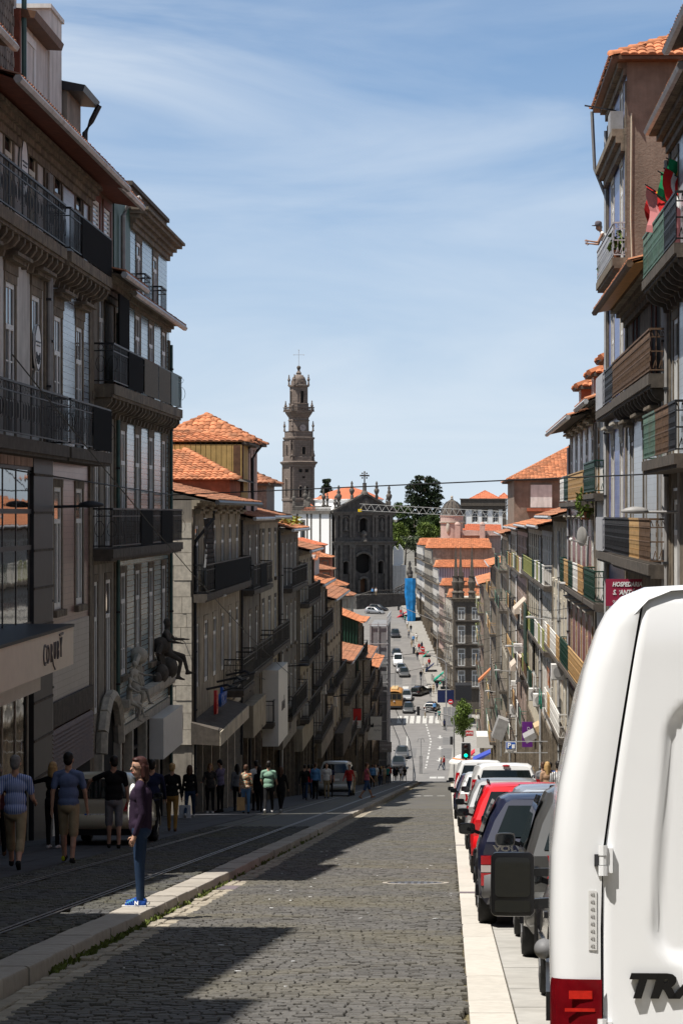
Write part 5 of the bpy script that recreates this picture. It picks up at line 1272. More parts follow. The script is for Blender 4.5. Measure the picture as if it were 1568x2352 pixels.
for k,(px, py, st, lab, ln) in enumerate(flag_specs):
 d = 51.4 - k*0.4; tip = W(px, py, d); e = empty('flag', tip, lab, 'flag', 'flags on the green balcony')
 base = tip + Vector((0.80,0.1,-0.50))
 q = MB(); q.tube([base, tip],0.014,5); q.build('staff', M['sign_black'], e)
 ns = len(st); dirn = (base-tip).normalized()
 for i in range(ns):
  q = MB(); nu, nv = 2,6
  def cp(a, b):
   s = a; p = tip + dirn*(0.03+0.85*s)
   return p + Vector((0.05*math.sin(b*7+k)+0.04*math.sin(s*9),0.07*math.cos(b*5+s*6+k),-b*ln*1.6*(0.9+0.2*math.sin(s*5+k))))
  for a in range(nu):
   for b in range(nv):
    s0, s1 = (i + a/nu)/ns,(i + (a+1)/nu)/ns
    q.quad(cp(s0, b/nv), cp(s1, b/nv), cp(s1,(b+1)/nv), cp(s0,(b+1)/nv))
  q.build('stripe', M[st[i]], e, smooth=True, fixn=False)
# houses farther down on the right
R4 = row_house('dormer_row_house', 'house with three red dormers on its roof and a green balcony', fR,73.0,79.2, ZC+3.55, 'plaster_white',3,2, seed=21, rmat='tile', over=0.6, rise=2.3, rails=('dark_green',), balc_p=1.0, style='cast', gap=0.10, fms=('orange_wood', 'white_paint'), sm='granite_pale', fh=3.4, pipe=(0.03, 'zinc'))
R5 = row_house('amber_balcony_house', 'house with white, amber and green balcony panels and a satellite dish', fR,79.2,97.0, ZC+3.35, 'az_wine',4,5, seed=22, rmat='tile_old', over=0.85, rise=2.0, rails=('iron_amber', 'iron_white', 'dark_green'), balc_p=1.0, style='cast', gap=0.11, sm='granite_pale', fh=3.2, hood=True, pan=('glass', 'glass_curtain'), fms=('white_paint', 'orange_wood'), pipe=(0.97, 'zinc'))
for k,(dd, zz) in enumerate(((76.0,3.6),(82.5,3.5),(91.0,3.5))):
 own = R4 if k == 0 else R5
 q = MB(); q.box(XR+0.15, XR+2.4, dd, dd+1.7, ZC+zz-0.4, ZC+zz+1.35); q.build('dormer', M['plaster_red'], own)
 hip_roof(own, XR+0.15, XR+2.4, dd, dd+1.7, ZC+zz+1.35,0.45, 'tile_new', over=0.22, rt=False)
 add_window(FrRt(XR+0.15), own, dd+0.85, ZC+zz+0.2,0.8,0.95, sm='white_paint', bars='m', rev=0.08, name='dormer_window')
 fdm = Fr((XR+1.2, dd),(1,0),(0,-1)); add_window(fdm, own,0.0, ZC+zz+0.2,0.9,0.95, sm='white_paint', bars='m', rev=0.08, name='dormer_window')
pot_plant((XR-0.25,80.0, ZC-0.2),0.55, 'bushy plant on the amber balcony', n=160, s=0.12, seed=5)
pot_plant((XR-0.25,82.2, ZC-0.2),0.45, 'second bushy plant beside it on the amber balcony', n=120, s=0.12, seed=6)
dish = empty('satellite_dish',(XR-0.55,80.5, ZC-1.0), 'pale round satellite dish on a pole against the right facades', 'satellite dish')
q = MB(); c = W(1342,1232,79.5); rg = []
for i in range(6):
 r = 0.33*i/5; rg.append([(c.x + r*0.55*math.cos(a) - 0.10*(r/0.33)**2, c.y - 0.06 + 0.25*r*math.cos(a)*0.8, c.z + r*math.sin(a)) for a in [2*math.pi*j/20 for j in range(20)]])
q.rings(rg, cap=False); q.build('reflector', M['plaster_white'], dish, smooth=True, fixn=False)
q = MB(); q.tube([(c.x+0.12, c.y+0.1, c.z),(c.x+0.1, c.y+0.12, c.z-0.5),(c.x+0.1, c.y+0.12, c.z-2.2)],0.05,6); q.tube([(c.x+0.1, c.y, c.z-0.3),(c.x-0.45, c.y-0.2, c.z-0.12)],0.02,5); q.build('mount', M['zinc'], dish)
q = MB(); q.ball((c.x-0.47, c.y-0.2, c.z-0.1),0.06); q.build('receiver', M['white_paint'], dish)
mixr = ('iron_white', 'iron_amber', 'iron_olive', 'iron_green', 'iron_black', 'iron_rust')
R6 = row_house('white_balcony_house', 'sunlit house with ornate white iron balconies', fR,97.0,113.0, ZC-0.05, 'plaster_cream',5,5, seed=23, rmat='tile_old', over=0.75, rise=1.7, rails=('iron_white', 'iron_white', 'iron_amber'), balc_p=0.75, style='cast', gap=0.13, sm='granite_pale', fh=3.1, pipe=(0.5, 'zinc'), pan=('glass', 'glass_curtain'))
R6b = row_house('ribbed_front_house', 'house with white pilasters and pale downpipes beyond the white balconies', fR,113.0,127.0, ZC-0.55, 'plaster_white',5,5, seed=31, rmat='tile', over=0.7, rise=1.5, rails=('iron_white', 'dark_green', 'iron_olive'), balc_p=0.5, style='bars', gap=0.14, sm='granite_pale', fh=3.1, pipe=(0.98, 'zinc'))
R7 = row_house('olive_balcony_house', 'weathered house with olive green balconies and a green cloth', fR,127.0,150.0, ZC-0.6, 'plaster_cream',5,7, seed=24, rmat='tile', over=0.8, rise=1.5, rails=('iron_olive', 'iron_rust', 'dark_green'), balc_p=0.8, gap=0.15, sm='granite', fh=3.1, pipe=(0.02, 'zinc'), screens=('dark_green', 'iron_olive'))
q = MB(); fR.box(q,137.0,141.5,0.50,0.56, ZC-8.6, ZC-5.2); q.build('green_cloth', M['dark_green'], R7)
R8 = row_house('beige_awning_house', 'house with beige cloth awnings above its balconies', FrRt(4.7),150.0,173.0, ZC-0.9, 'plaster_pink',6,7, seed=25, rmat='tile_old', over=0.6, rise=1.6, rails=mixr, balc_p=0.7, gap=0.16, sm='granite', fh=3.2, pipe=(0.98, 'white_paint'))
for k,(a, z) in enumerate(((152,-5.4),(161,-9.6))):
 q = MB(); P = FrRt(4.7).pt; q.poly([P(a,0.02, ZC+z), P(a+5,0.02, ZC+z), P(a+5,0.75, ZC+z-0.7), P(a,0.75, ZC+z-0.7)]); q.poly([P(a,0.75, ZC+z-0.7), P(a+5,0.75, ZC+z-0.7), P(a+5,0.78, ZC+z-1.0), P(a,0.78, ZC+z-1.0)]); q.poly([P(a,0.02, ZC+z), P(a,0.75, ZC+z-0.7), P(a,0.78, ZC+z-1.0), P(a,0.02, ZC+z-0.9)]); q.build('awning', M['cloth_beige'], R8)
R9 = row_house('plain_grey_house', 'plain grey house with small iron balconies near the tall tiled roof', FrRt(4.65),173.0,190.0, ZC-1.0, 'granite_pale',6,5, seed=26, rmat='tile', over=0.5, rise=1.2, rails=mixr, balc_p=0.8, gap=0.18, fh=3.2)
TR = empty('hip_roofed_house',(8,195, zr(195)), 'tall house behind the right row with a broad orange hip roof', 'building')
q = MB(); q.box(4.9,15,190.2,212, zr(200)-1, ZC+2.7); q.build('wall', M['plaster_brown'], TR)
hip_roof(TR,4.9,16,190.2,212, ZC+2.75,3.2, 'tile', over=0.5, cw=0.3, ridge_dir='x')
q = MB(); q.box(6.2,7.9,190.0,190.19, ZC+0.5, ZC+2.3); q.build('white_shutter', M['plaster_white'], TR)
q = MB(); q.box(5.9,8.2,189.9,190.19, ZC+0.2, ZC+0.45); q.build('sill', M['plaster_red'], TR)
row_house('bracketed_balcony_house', 'house with a deep bracketed black balcony', FrRt(4.4),190.0,212.0, ZC-1.6, 'plaster_cream',7,6, seed=27, rmat='tile_old', over=0.6, rise=1.2, rails=('iron_black', 'iron_green'), balc_p=0.8, p=0.7, gap=0.2, fh=3.2)
row_house('narrow_row_house', 'narrow house with a dish and orange cloth at the foot of the right row', FrRt(3.9),212.0,238.0, ZC-4.6, 'plaster_grey',7,7, seed=28, rmat='tile', over=0.6, rise=1.5, rails=mixr, balc_p=0.8, p=0.6, gap=0.2, fh=3.2)
row_house('corner_row_house', 'pale corner house where the right row meets the square', FrRt(3.15),238.0,266.0, ZC-7.0, 'plaster_pink',6,7, seed=29, rmat='tile', over=0.5, rise=1.5, rails=mixr, balc_p=0.7, p=0.6, gap=0.22, fh=3.2)
# air conditioners and lean-to boxes on the lower right facades
rg = random.Random(8)
for k,(px, py, d) in enumerate(((1213,1608,128),(1222,1622,121),(1156,1640,170),(1290,1560,99),(1180,1500,160))):
 e = empty('air_conditioner',(XR-0.4, d, Zat(py, d)),['white air conditioner box, upper of the pair above the shops', 'white air conditioner box, lower of the pair above the shops', 'small air conditioner far down the right facades', 'air conditioner box nearest the van on the right facade', 'air conditioner beside the olive balconies'][k], 'air conditioner')
 z = Zat(py, d); q = MB(); q.box(XR-0.65, XR-0.08, d, d+0.9, z, z+0.6); q.build('casing', M['plaster_white'], e)
 q = MB(); q.lathe([(0.02,0),(0.22,0),(0.22,0.02),(0.02,0.02)],(0,0,0),14); q.v = [(XR-0.36+y*0, d-0.01-zz, z+0.3+x) if False else (XR-0.36+x, d-0.012-zz*0.5, z+0.3+y) for x, y, zz in q.v]; q.build('fan_grille', M['metal_grey'], e)
 q = MB(); q.box(XR-0.65, XR, d+0.1, d+0.15, z-0.05, z-0.002); q.box(XR-0.65, XR, d+0.75, d+0.8, z-0.05, z-0.002); q.build('bracket', M['zinc'], e)
# ================================================================== SIGNS, LAMPS AND WIRES
def board(px0, py0, px1, py1, d, mat, label, name='sign', th=0.06, lines=(), cat='sign', frame=None, group=None):
 a, b = W(px0, py1, d), W(px1, py0, d); e = empty(name,((a.x+b.x)/2, d, a.z), label, cat, group)
 q = MB(); q.box(a.x, b.x, d, d+th, a.z, b.z); q.build('panel', M[mat], e)
 if frame:
  q = MB(); w = (b.x-a.x)*0.03
  q.box(a.x-w, b.x+w, d+0.005, d+th+0.01, b.z, b.z+w); q.box(a.x-w, b.x+w, d+0.005, d+th+0.01, a.z-w, a.z); q.box(a.x-w, a.x, d+0.005, d+th+0.01, a.z, b.z); q.box(b.x, b.x+w, d+0.005, d+th+0.01, a.z, b.z); q.build('frame', M[frame], e)
 for (txt, fx, fz, size, m, kw) in lines:
  me = text_mesh(txt, size*(b.z-a.z), M[m],0.004, **kw)
  place('lettering', me, e, basis(Vector((a.x+(b.x-a.x)*fx, d-0.006, a.z+(b.z-a.z)*fz)), Vector((1,0,0)), Vector((0,0,1)), Vector((0,-1,0))))
 return e, a, b
e, a, b = board(1390,1330,1488,1392,60.0, 'sign_maroon', 'maroon guest house sign reading HOSPEDARIA above the white van', lines=[('HOSPEDARIA',0.5,0.80,0.23, 'letter_white', dict(italic=True, bold=0.006, xscale=0.80)),('S.  ANTÓNIO',0.54,0.50,0.25, 'letter_white', dict(italic=True, bold=0.006, xscale=0.80)),('to',0.335,0.57,0.11, 'letter_white', dict(italic=True)),('QUARTOS · HABITACIONES',0.52,0.17,0.13, 'letter_white', dict(xscale=0.7))])
e, a, b = board(1160,1704,1184,1721,118.0, 'sign_white', 'blue and white parking sign with a P on the right', lines=[('ESTACIONAMENTO',0.5,-0.28,0.16, 'letter_grey', dict(xscale=0.6))])
q = MB(); w = b.x-a.x; q.box(a.x+w*0.06, b.x-w*0.06,117.98,117.996, a.z+0.02, b.z-0.02); bl = q.build('blue_field', M['sign_blue'], e)
place('lettering', text_mesh('P',0.34, M['letter_white'],0.004, bold=0.012), e, basis(Vector((a.x+w*0.34,117.97,(a.z+b.z)/2)), Vector((1,0,0)), Vector((0,0,1)), Vector((0,-1,0))))
q = MB(); q.box(a.x+w*0.60, b.x-w*0.12,117.965,117.975, a.z+0.05,(a.z+b.z)/2+0.06); q.build('pictogram', M['letter_white'], e)
q = MB(); q.box(a.x, b.x,118.0,118.05, a.z-0.15, a.z-0.01); q.build('lower_panel', M['sign_white'], e)
q = MB(); q.bar((a.x-0.05,118.03, b.z+0.02),(4.7,118.03, b.z+0.02),0.04); q.bar((a.x-0.05,118.03, a.z-0.17),(4.7,118.03, a.z-0.17),0.04); q.build('arm', M['zinc'], e)
e, a, b = board(1198,1658,1222,1716,140.0, 'sign_purple', 'tall purple banner sign reading CHESTER on the right')
place('lettering', text_mesh('CHESTER',0.22, M['letter_white'],0.004), e, basis(Vector(((a.x+b.x)/2+0.06,139.99,(a.z+b.z)/2)), Vector((0,0,-1)), Vector((1,0,0)), Vector((0,-1,0))))
board(1069,1678,1086,1690,246.0, 'sign_red', 'small red AVIS sign by the young tree', lines=[('AVIS',0.5,0.5,0.62, 'letter_white', dict(bold=0.01))], frame='letter_white')
# tilted light boxes over the shop doors
for k,(px, py, d, m, lab, w, h) in enumerate(((1242,1675,131, 'wood_light', 'tilted light wood box sign over a right hand shop',0.55,0.75),(1216,1690,138, 'metal_grey', 'tilted grey box sign below the wooden one',0.7,0.35),(1148,1672,175, 'metal_grey', 'grey tilted panel farther down the right shops',0.8,1.5))):
 c = W(px, py, d); e = empty('box_sign', c, lab, 'sign'); q = MB(); q.box(-w/2, w/2,-1.4,1.4,-h/2, h/2); ro = Matrix.Rotation(R(-28 if k != 2 else 20),3, 'Y')
 q.v = [tuple(ro @ Vector(v) + c) for v in q.v]; q.build('box', M[m], e)
 q = MB(); q.bar(c + Vector((0,0,h*0.4)), Vector((XR, c.y, c.z+h*0.4)),0.05); q.build('arm', M['metal_dark'], e)
e, a, b = board(1094,1692,1138,1718,228.0, 'sign_white', 'white box canopy over the corner shop on the right', th=6.0, name='canopy', cat='canopy')
# signs on the left
e, a, b = board(811,1628,829,1655,190.0, 'sign_red', 'red hanging sign with white HB panel on the left row', name='hanging_sign')
e2, a2, b2 = board(809,1655,829,1672,190.0, 'sign_white', 'white HB panel under the red sign', name='hanging_sign', lines=[('HB',0.36,0.62,0.55, 'sign_red', dict()),('COMÉRCIO',0.6,0.18,0.2, 'letter_grey', dict(xscale=0.6))])
e3, a3, b3 = board(844,1646,876,1700,212.0, 'sign_white', 'white optician sign with black emblem on the left row', name='hanging_sign', lines=[('autinho',0.68,0.62,0.14, 'letter_grey', dict(xscale=0.85)),('OpTica',0.68,0.42,0.10, 'letter_grey', dict(xscale=0.9))])
q = MB(); w = b3.x-a3.x; h = b3.z-a3.z; q.prism([(a3.x+w*p[0],211.98, a3.z+h*p[1]) for p in ((0.12,0.55),(0.42,0.55),(0.42,0.74),(0.28,0.64),(0.12,0.74))],(0,0.01,0)); q.build('emblem', M['sign_black'], e3)
for ee, xx, dd, zz in ((e,-7.9,190, b.z),(e2,-7.9,190, a2.z),(e3,-7.7,212, b3.z)):
 q = MB(); q.bar((xx, dd+0.03, zz+0.03),(b2.x if dd == 190 else b3.x, dd+0.03, zz+0.03),0.05); q.build('arm', M['metal_dark'], ee)
e, a, b = board(867,1704,899,1728,246.0, 'metal_grey', 'grey street name board beside the netted scaffold', lines=[('RUA 31 DE JANEIRO',0.5,0.7,0.2, 'letter_white', dict(xscale=0.7)),('PRAÇA',0.5,0.3,0.2, 'letter_white', dict(xscale=0.8))])
q = MB(); q.bar((a.x+0.1,246.1, a.z),(a.x+0.1,246.1, zr(246)),0.08); q.bar((b.x-0.1,246.1, a.z),(b.x-0.1,246.1, zr(246)),0.08); q.build('posts', M['zinc'], e)
# fascias and box signs above the left shops
def lbox(u0, u1, z0, z1, n1, mat, label, x=-8.5, txt=None, ts=0.4, tm='letter_grey'):
 fr = FrL(x); e = empty('shop_sign', fr.pt((u0+u1)/2, n1/2, z0), label, 'sign'); q = MB(); fr.box(q, u0, u1,0.03, n1, z0, z1); q.build('panel', M[mat], e)
 if txt: place('lettering', text_mesh(txt, ts, M[tm],0.01), e, basis(fr.pt((u0+u1)/2, n1+0.01,(z0+z1)/2), Vector((0,1,0)), Vector((0,0,1)), Vector((1,0,0))))
lbox(70.2,75.2, ZC-7.2, ZC-6.0,0.45, 'sign_white', 'white box sign over the corner shop beyond the cherubs', x=FL)
lbox(96.5,103, zr(99)+3.1, zr(99)+4.4,0.5, 'plaster_shade_tan', 'cream fascia over the shop past the wall clock', txt=None)
lbox(107,113, zr(110)+2.9, zr(110)+6.3,0.75, 'sign_white', 'tall white light box sign standing out from the left row', txt='moda', ts=0.9)
lbox(114,124, zr(119)+3.0, zr(119)+4.6,0.45, 'plaster_grey', 'long pale shop fascia beyond the tall light box', txt='Loja', ts=0.9)
lbox(128,138, zr(133)+3.0, zr(133)+4.2,0.5, 'plaster_shade_tan', 'tan shop fascia half way down the left row')
lbox(146,160, zr(153)+2.9, zr(153)+4.6,0.55, 'plaster_grey', 'grey projecting shop sign far down the left row')
lbox(165,178, zr(171)+3.0, zr(171)+4.6,0.6, 'granite_dark', 'dark projecting shop canopy far down the left row', x=-8.1)
def bracket_lamp(root_pt, head_pt, label, mat='metal_grey', pole=None):
 r_, h_ = Vector(root_pt), Vector(head_pt); e = empty('street_lamp', r_, label, 'street lamp')
 q = MB(); q.tube([r_, r_.lerp(h_,0.97)],0.035,6); q.build('arm', M[mat], e)
 t = (h_-r_).normalized(); q = MB(); L_ = 0.55; rg = []
 for i in range(7):
  s = i/6; w = 0.16*math.sin(math.pi*(0.12+0.83*s))**0.6; c = h_ + t*(s-0.6)*L_
  sdir = t.cross(Vector((0,0,1))).normalized()
  rg.append([c + sdir*w*math.cos(a) + Vector((0,0,w*(0.75 if math.sin(a) > 0 else 0.25)*math.sin(a))) for a in [2*math.pi*j/10 for j in range(10)]])
 q.rings(rg); q.build('lamp_head', M[mat], e, smooth=True)
 if pole:
  q = MB(); q.tube([Vector(pole[0]), Vector(pole[1])],0.06,8); q.build('pole', M[mat], e)
bracket_lamp((4.75,50.0, Zat(1176,50)), W(1450,1176,50), 'grey street lamp reaching in from the right edge', pole=((4.75,50.0, Zat(1080,50)),(4.75,50.0, zr(50))))
bracket_lamp((FL+0.1,53.0, Zat(1164,53)), W(216,1162,53), 'dark street lamp on an arm before the rose tiles', 'metal_dark')
bracket_lamp(W(445,1376,84), W(506,1370,84), 'pale street lamp under the cream house balcony', 'plaster_white')
bracket_lamp((XR,92, Zat(1348,92)), W(1297,1343,92), 'grey street lamp on the right facades above the van roof', 'metal_grey')
bracket_lamp((XR,124, Zat(1422,124)), W(1216,1419,124), 'street lamp on the right row below the green cloth', 'metal_grey')
bracket_lamp((XR-0.1,150, Zat(1487,150)), W(1166,1485,150), 'third street lamp down the right row', 'metal_grey')
bracket_lamp((4.6,185, Zat(1542,185)), W(1140,1540,185), 'fourth street lamp down the right row', 'metal_grey')
bracket_lamp((4.6,215, Zat(1590,215)), W(1118,1588,215), 'farthest street lamp on the right row', 'metal_grey')
bracket_lamp((-8.4,122, Zat(1530,122)), W(700,1528,122), 'dark street lamp on the left row past the clock', 'metal_dark')
bracket_lamp((-8.2,165, Zat(1600,165)), W(790,1598,165), 'dark street lamp farther down the left row', 'metal_dark')
# sign post of arrows on the left pavement
sp = empty('signpost',(Xat(575,101),101, zr(101)+0.14), 'dark signpost with pointing arms on the left pavement', 'signpost')
q = MB(); q.tube([(Xat(575,101),101, zr(101)+0.1),(Xat(575,101),101, Zat(1655,101))],0.05,8); q.build('post', M['metal_dark'], sp)
for k,(z, l) in enumerate(((Zat(1668,101),0.75),(Zat(1680,101),-0.7),(Zat(1690,101),-0.5))):
 x = Xat(575,101); q = MB(); q.box(min(x, x+l*0.7), max(x, x+l*0.7),100.9,100.95, z-0.08, z+0.08); q.build('arrow_board', M['metal_dark'], sp)
def wire(a, b, r, label, sag=0.0, n=8):
 a, b = Vector(a), Vector(b); q = MB(); q.tube([a.lerp(b, i/n) - Vector((0,0,sag*4*(i/n)*(1-i/n))) for i in range(n+1)], r,4)
 return q.build('overhead_wire', M['wire'], None, label=label, cat='wire', group='overhead wires')
wire((FL+0.1,75.0, Zat(1137,75)),(XR-0.05,52, Zat(1087,52)),0.016, 'overhead wire spanning the street just under the church cross')
wire((FL+0.1,46, Zat(1072,46)),(FL+0.12,75.0, Zat(1137,75)),0.016, 'wire along the left tiled facades to the corner drainpipe')
wire((-7.7,42, Zat(815,42)),(-7.7,118, Zat(1560,118)),0.016, 'long cable slanting down across the left facades',0.4)
wire((FL+0.2,75.4, Zat(1463,75.4)),(-7.9,150, Zat(1585,150)),0.014, 'thin cable from the corner house down the left row',0.5)
wire((-8.2,118, Zat(1525,118)),(4.6,160, Zat(1445,160)),0.014, 'wire crossing the street before the climbing street',0.5)
wire((-8.1,170, Zat(1560,170)),(4.6,200, Zat(1480,200)),0.014, 'second wire crossing below the church steps',0.5)
wire((-8.0,200, Zat(1600,200)),(4.6,235, Zat(1560,235)),0.014, 'lowest wire crossing before the tram',0.4)
wire((4.6,92, Zat(1395,92)),(4.6,190, Zat(1360,190)),0.012, 'cable running along the right facades',0.6)
# clutter on the facades
rg = random.Random(41)
for k in range(14):
 left = k < 6; d = rg.uniform(98,190); x = (-8.4 if left else XR); z = zr(d) + rg.uniform(3.6,7.5)
 fr = FrL(x) if left else FrRt(x); u = d
 if k % 2 == 0:
  e = empty('air_conditioner', fr.pt(u,0.3, z),['pale air conditioner just past the clock on the left row', 'air conditioner midway along the shaded left row', 'air conditioner low on the left row near the hanging signs', 'air conditioner among the white balconies on the right', 'air conditioner over a right shop beyond the parking sign', 'small air conditioner near the beige awnings on the right', 'last air conditioner before the square on the right'][k//2], 'air conditioner'); q = MB(); fr.box(q, u, u+0.9,0.03,0.42, z, z+0.6); q.build('casing', M['plaster_white'], e)
  q = MB(); fr.box(q, u+0.1, u+0.8,0.03,0.46, z-0.06, z-0.003); q.build('bracket', M['zinc'], e)
 elif not left:
  e = empty('washing', fr.pt(u,0.5, z),['white washing on a line in the left row', 'blue washing on a line in the left row', 'red washing on a line in the left row', 'green washing on a line in the right row', 'orange washing on a line in the right row', 'beige washing on a line in the right row', 'white washing on a line in the right row'][k//2], 'washing')
  for j in range(4):
   w = rg.uniform(0.4,0.8); h = rg.uniform(0.5,1.0); n0 = 0.56; q = MB(); P = fr.pt; a = u + j*0.95
   q.quad(P(a, n0, z+1), P(a+w, n0, z+1), P(a+w, n0+rg.uniform(-.08,.08), z+1-h), P(a, n0+rg.uniform(-.08,.08), z+1-h)); q.build('cloth', M[['cloth_white', 'cloth_blue', 'cloth_red', 'cloth_green', 'cloth_orange', 'cloth_beige', 'cloth_white'][k//2]], e)
  q = MB(); q.tube([fr.pt(u-0.3,0.56, z+1.01), fr.pt(u+4,0.56, z+1.01)],0.012,4); q.build('line', M['wire'], e)
# ================================================================== BEYOND THE SQUARE
M['church'] = mk('church',(0.085,0.078,0.072),0.85, var=0.4, scale=1.2, streak=0.5, dirtc=(0.03,0.028,0.026), bump=0.3, bscale=12)
M['church_light'] = mk('church_light',(0.125,0.112,0.098),0.85, var=0.35, scale=1.2, streak=0.4, dirtc=(0.05,0.045,0.04), bump=0.3, bscale=12)
M['tower_stone'] = azulejo('tower_stone',(0.225,0.175,0.145),(0.175,0.135,0.11),(0.10,0.08,0.065),0.9,0.45,0.85, axis='X', var=0.65, offset=0.5, mw=0.06)
M['corr_blue'] = azulejo('corr_blue',(0.42,0.47,0.58),(0.36,0.41,0.52),(0.14,0.16,0.22),0.42,40,0.6, axis='X', var=0.1, mw=0.004)
# ---- church
PH = R(35); cu_ = (math.cos(PH), math.sin(PH)); cn_ = (math.sin(PH),-math.cos(PH))
DC = 520.0; fc = Fr((Xat(768, DC), DC), cu_, cn_); fc.u = fc.u*1.13
def cz(y): return ZC + (HY - y)*DC/FPX           # picture row to height at the church
CH = empty('baroque_church', fc.pt(6.6,0, zr(DC)), 'dark baroque granite church front with pediment, urns and white side wall', 'church')
WF = 13.4
z_base, z_mid, z_top = cz(1362), cz(1245), cz(1176)
ops = [(4.7,8.3, cz(1318), cz(1272)),(1.9,3.1, cz(1319), cz(1290)),(9.9,11.1, cz(1319), cz(1290)),(5.7,7.3, cz(1362), cz(1330)),(5.6,7.4, cz(1222), cz(1190))]
q = wall_open(fc,0, WF, zr(DC)-1, z_top, ops, rev=0.8); q.build('front_wall', M['church'], CH)
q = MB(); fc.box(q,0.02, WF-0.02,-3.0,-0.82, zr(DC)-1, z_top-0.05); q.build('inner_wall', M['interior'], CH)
q = MB()
for u in (0.25,1.35,3.55,4.25,8.75,9.45,11.65,12.75):
 fc.box(q, u-0.28, u+0.28,0.01,0.38, zr(DC), z_mid-0.7);
 o = MB(); fc.box(o, u-0.26, u+0.26,0.01,0.36, zr(DC), z_mid-0.72); fc.box(o, u-0.36, u+0.36,0.01,0.46, z_mid-1.3, z_mid-0.72); fc.box(o, u-0.38, u+0.38,0.01,0.5, zr(DC)-0.2, zr(DC)+1.6); o.build('pilaster', M['church_light'], CH)
 o = MB(); fc.box(o, u-0.24, u+0.24,0.01,0.32, z_mid+1.0, z_top-0.7); fc.box(o, u-0.34, u+0.34,0.01,0.42, z_top-1.2, z_top-0.7); o.build('upper_pilaster', M['church_light'], CH)
for z, p0 in ((z_mid,0.75),(z_top,0.85)):
 o = MB(); fc.box(o,-0.3, WF+0.3,0.02, p0*0.55, z-0.72, z-0.35); fc.box(o,-0.5, WF+0.5,0.02, p0*0.8, z-0.35, z-0.12); fc.box(o,-0.7, WF+0.7,0.02, p0, z-0.12, z+0.1); o.build('entablature', M['church_light'], CH)
o = MB(); fc.box(o,0, WF,0.01,0.25, z_mid+0.1, z_mid+1.0); o.build('attic_band', M['church'], CH)
def arch_trim(u0, u1, z0, z1, w, p, mat, name='window_trim', low=False):
 r = (u1-u0)/2; c = (u0+u1)/2; zc_ = z1 - r*0.9; pts = [fc.pt(u0-w/2, p/2, z0), fc.pt(u0-w/2, p/2, zc_)]
 pts += [fc.pt(c - (r+w/2)*math.cos(a), p/2, zc_ + (r*0.9+w/2)*math.sin(a)) for a in [math.pi*k/10 for k in range(1,10)]] + [fc.pt(u1+w/2, p/2, zc_), fc.pt(u1+w/2, p/2, z0)]
 o = MB(); o.tube(pts, w*0.6,6); o.build(name, mat, CH)
 for s in (0,1):      # spandrels that round the head of the opening
  o = MB(); e = [fc.pt(u0 if s == 0 else u1,0.01, z1)] + [fc.pt(c - r*math.cos(a) if s == 0 else c + r*math.cos(a),0.01, zc_ + r*0.9*math.sin(a)) for a in [math.pi/2*k/6 for k in range(7)]]
  o.poly(e); o.build('spandrel', M['church'], CH)
  if low:
   zc2 = z0 + r*0.9; o = MB(); e = [fc.pt(u0 if s == 0 else u1,0.01, z0)] + [fc.pt(c - r*math.cos(a) if s == 0 else c + r*math.cos(a),0.01, zc2 - r*0.9*math.sin(a)) for a in [math.pi/2*k/6 for k in range(7)]]; o.poly(e); o.build('spandrel', M['church'], CH)
arch_trim(4.7,8.3, cz(1318), cz(1272),0.5,0.4, M['church_light'], low=True); arch_trim(1.9,3.1, cz(1319), cz(1290),0.3,0.3, M['church_light']); arch_trim(9.9,11.1, cz(1319), cz(1290),0.3,0.3, M['church_light'])
arch_trim(5.7,7.3, cz(1362), cz(1330),0.5,0.5, M['church_light'], 'door_trim'); arch_trim(5.6,7.4, cz(1222), cz(1190),0.4,0.4, M['church_light'])
o = MB(); fc.box(o,5.72,7.28,-0.8,-0.7, zr(DC), cz(1331)); o.build('door', M['brown_wood'], CH)
for u in (2.4,10.7):
 arch_trim(u-0.75, u+0.75, cz(1222), cz(1188),0.3,0.3, M['church_light'], 'niche_trim')
 o = MB(); o.lathe([(0.5,0),(0.45,0.3),(0.30,0.5),(0.42,1.3),(0.5,1.9),(0.2,2.3),(0.26,2.6),(0.05,2.9)], fc.pt(u,0.25, cz(1220)),8); o.build('statue', M['church_light'], CH, smooth=True)
o = MB(); o.lathe([(0.9,0),(0.7,0.5),(0.4,0.9),(0.75,1.5),(0.5,2.1),(0.15,2.4)], fc.pt(6.5,0.3, cz(1244)),8); o.build('crest', M['church_light'], CH)
# pediment
zp = cz(1134); o = MB(); o.prism([fc.pt(0.0,-0.6, z_top+0.1), fc.pt(WF,-0.6, z_top+0.1), fc.pt(6.8,-0.6, zp)], fc.n*0.8); o.build('pediment', M['church'], CH)
o = MB(); o.bar(fc.pt(-0.6,0.2, z_top+0.15), fc.pt(6.8,0.2, zp+0.1),0.9,0.45); o.bar(fc.pt(WF+0.6,0.2, z_top+0.15), fc.pt(6.8,0.2, zp+0.1),0.9,0.45); o.build('raking_cornice', M['church_light'], CH)
o = MB(); o.ball(fc.pt(6.8,0.3, zp-1.9),(0.9,0.4,1.0)); o.build('cartouche', M['church_light'], CH)
URN = [(0.40,0),(0.40,0.35),(0.26,0.4),(0.30,1.0),(0.18,1.15),(0.42,1.7),(0.46,2.0),(0.22,2.3),(0.30,2.5),(0.14,2.8),(0.22,3.1),(0.06,3.5)]
def urn(par, p, s, mat, name='urn'):
 s *= 0.86; o = MB(); o.lathe([(r*s, z*s) for r, z in URN], p,8); return o.build(name, mat, par, smooth=50)
for u, zz, s in ((1.0, cz(1170),1.75),(4.0, cz(1152),1.5),(9.7, cz(1152),1.5),(12.6, cz(1168),1.7),(12.0, cz(1172),0.9),(0.2, cz(1174),1.1)): urn(CH, fc.pt(u,-0.1, zz), s, M['church_light'])
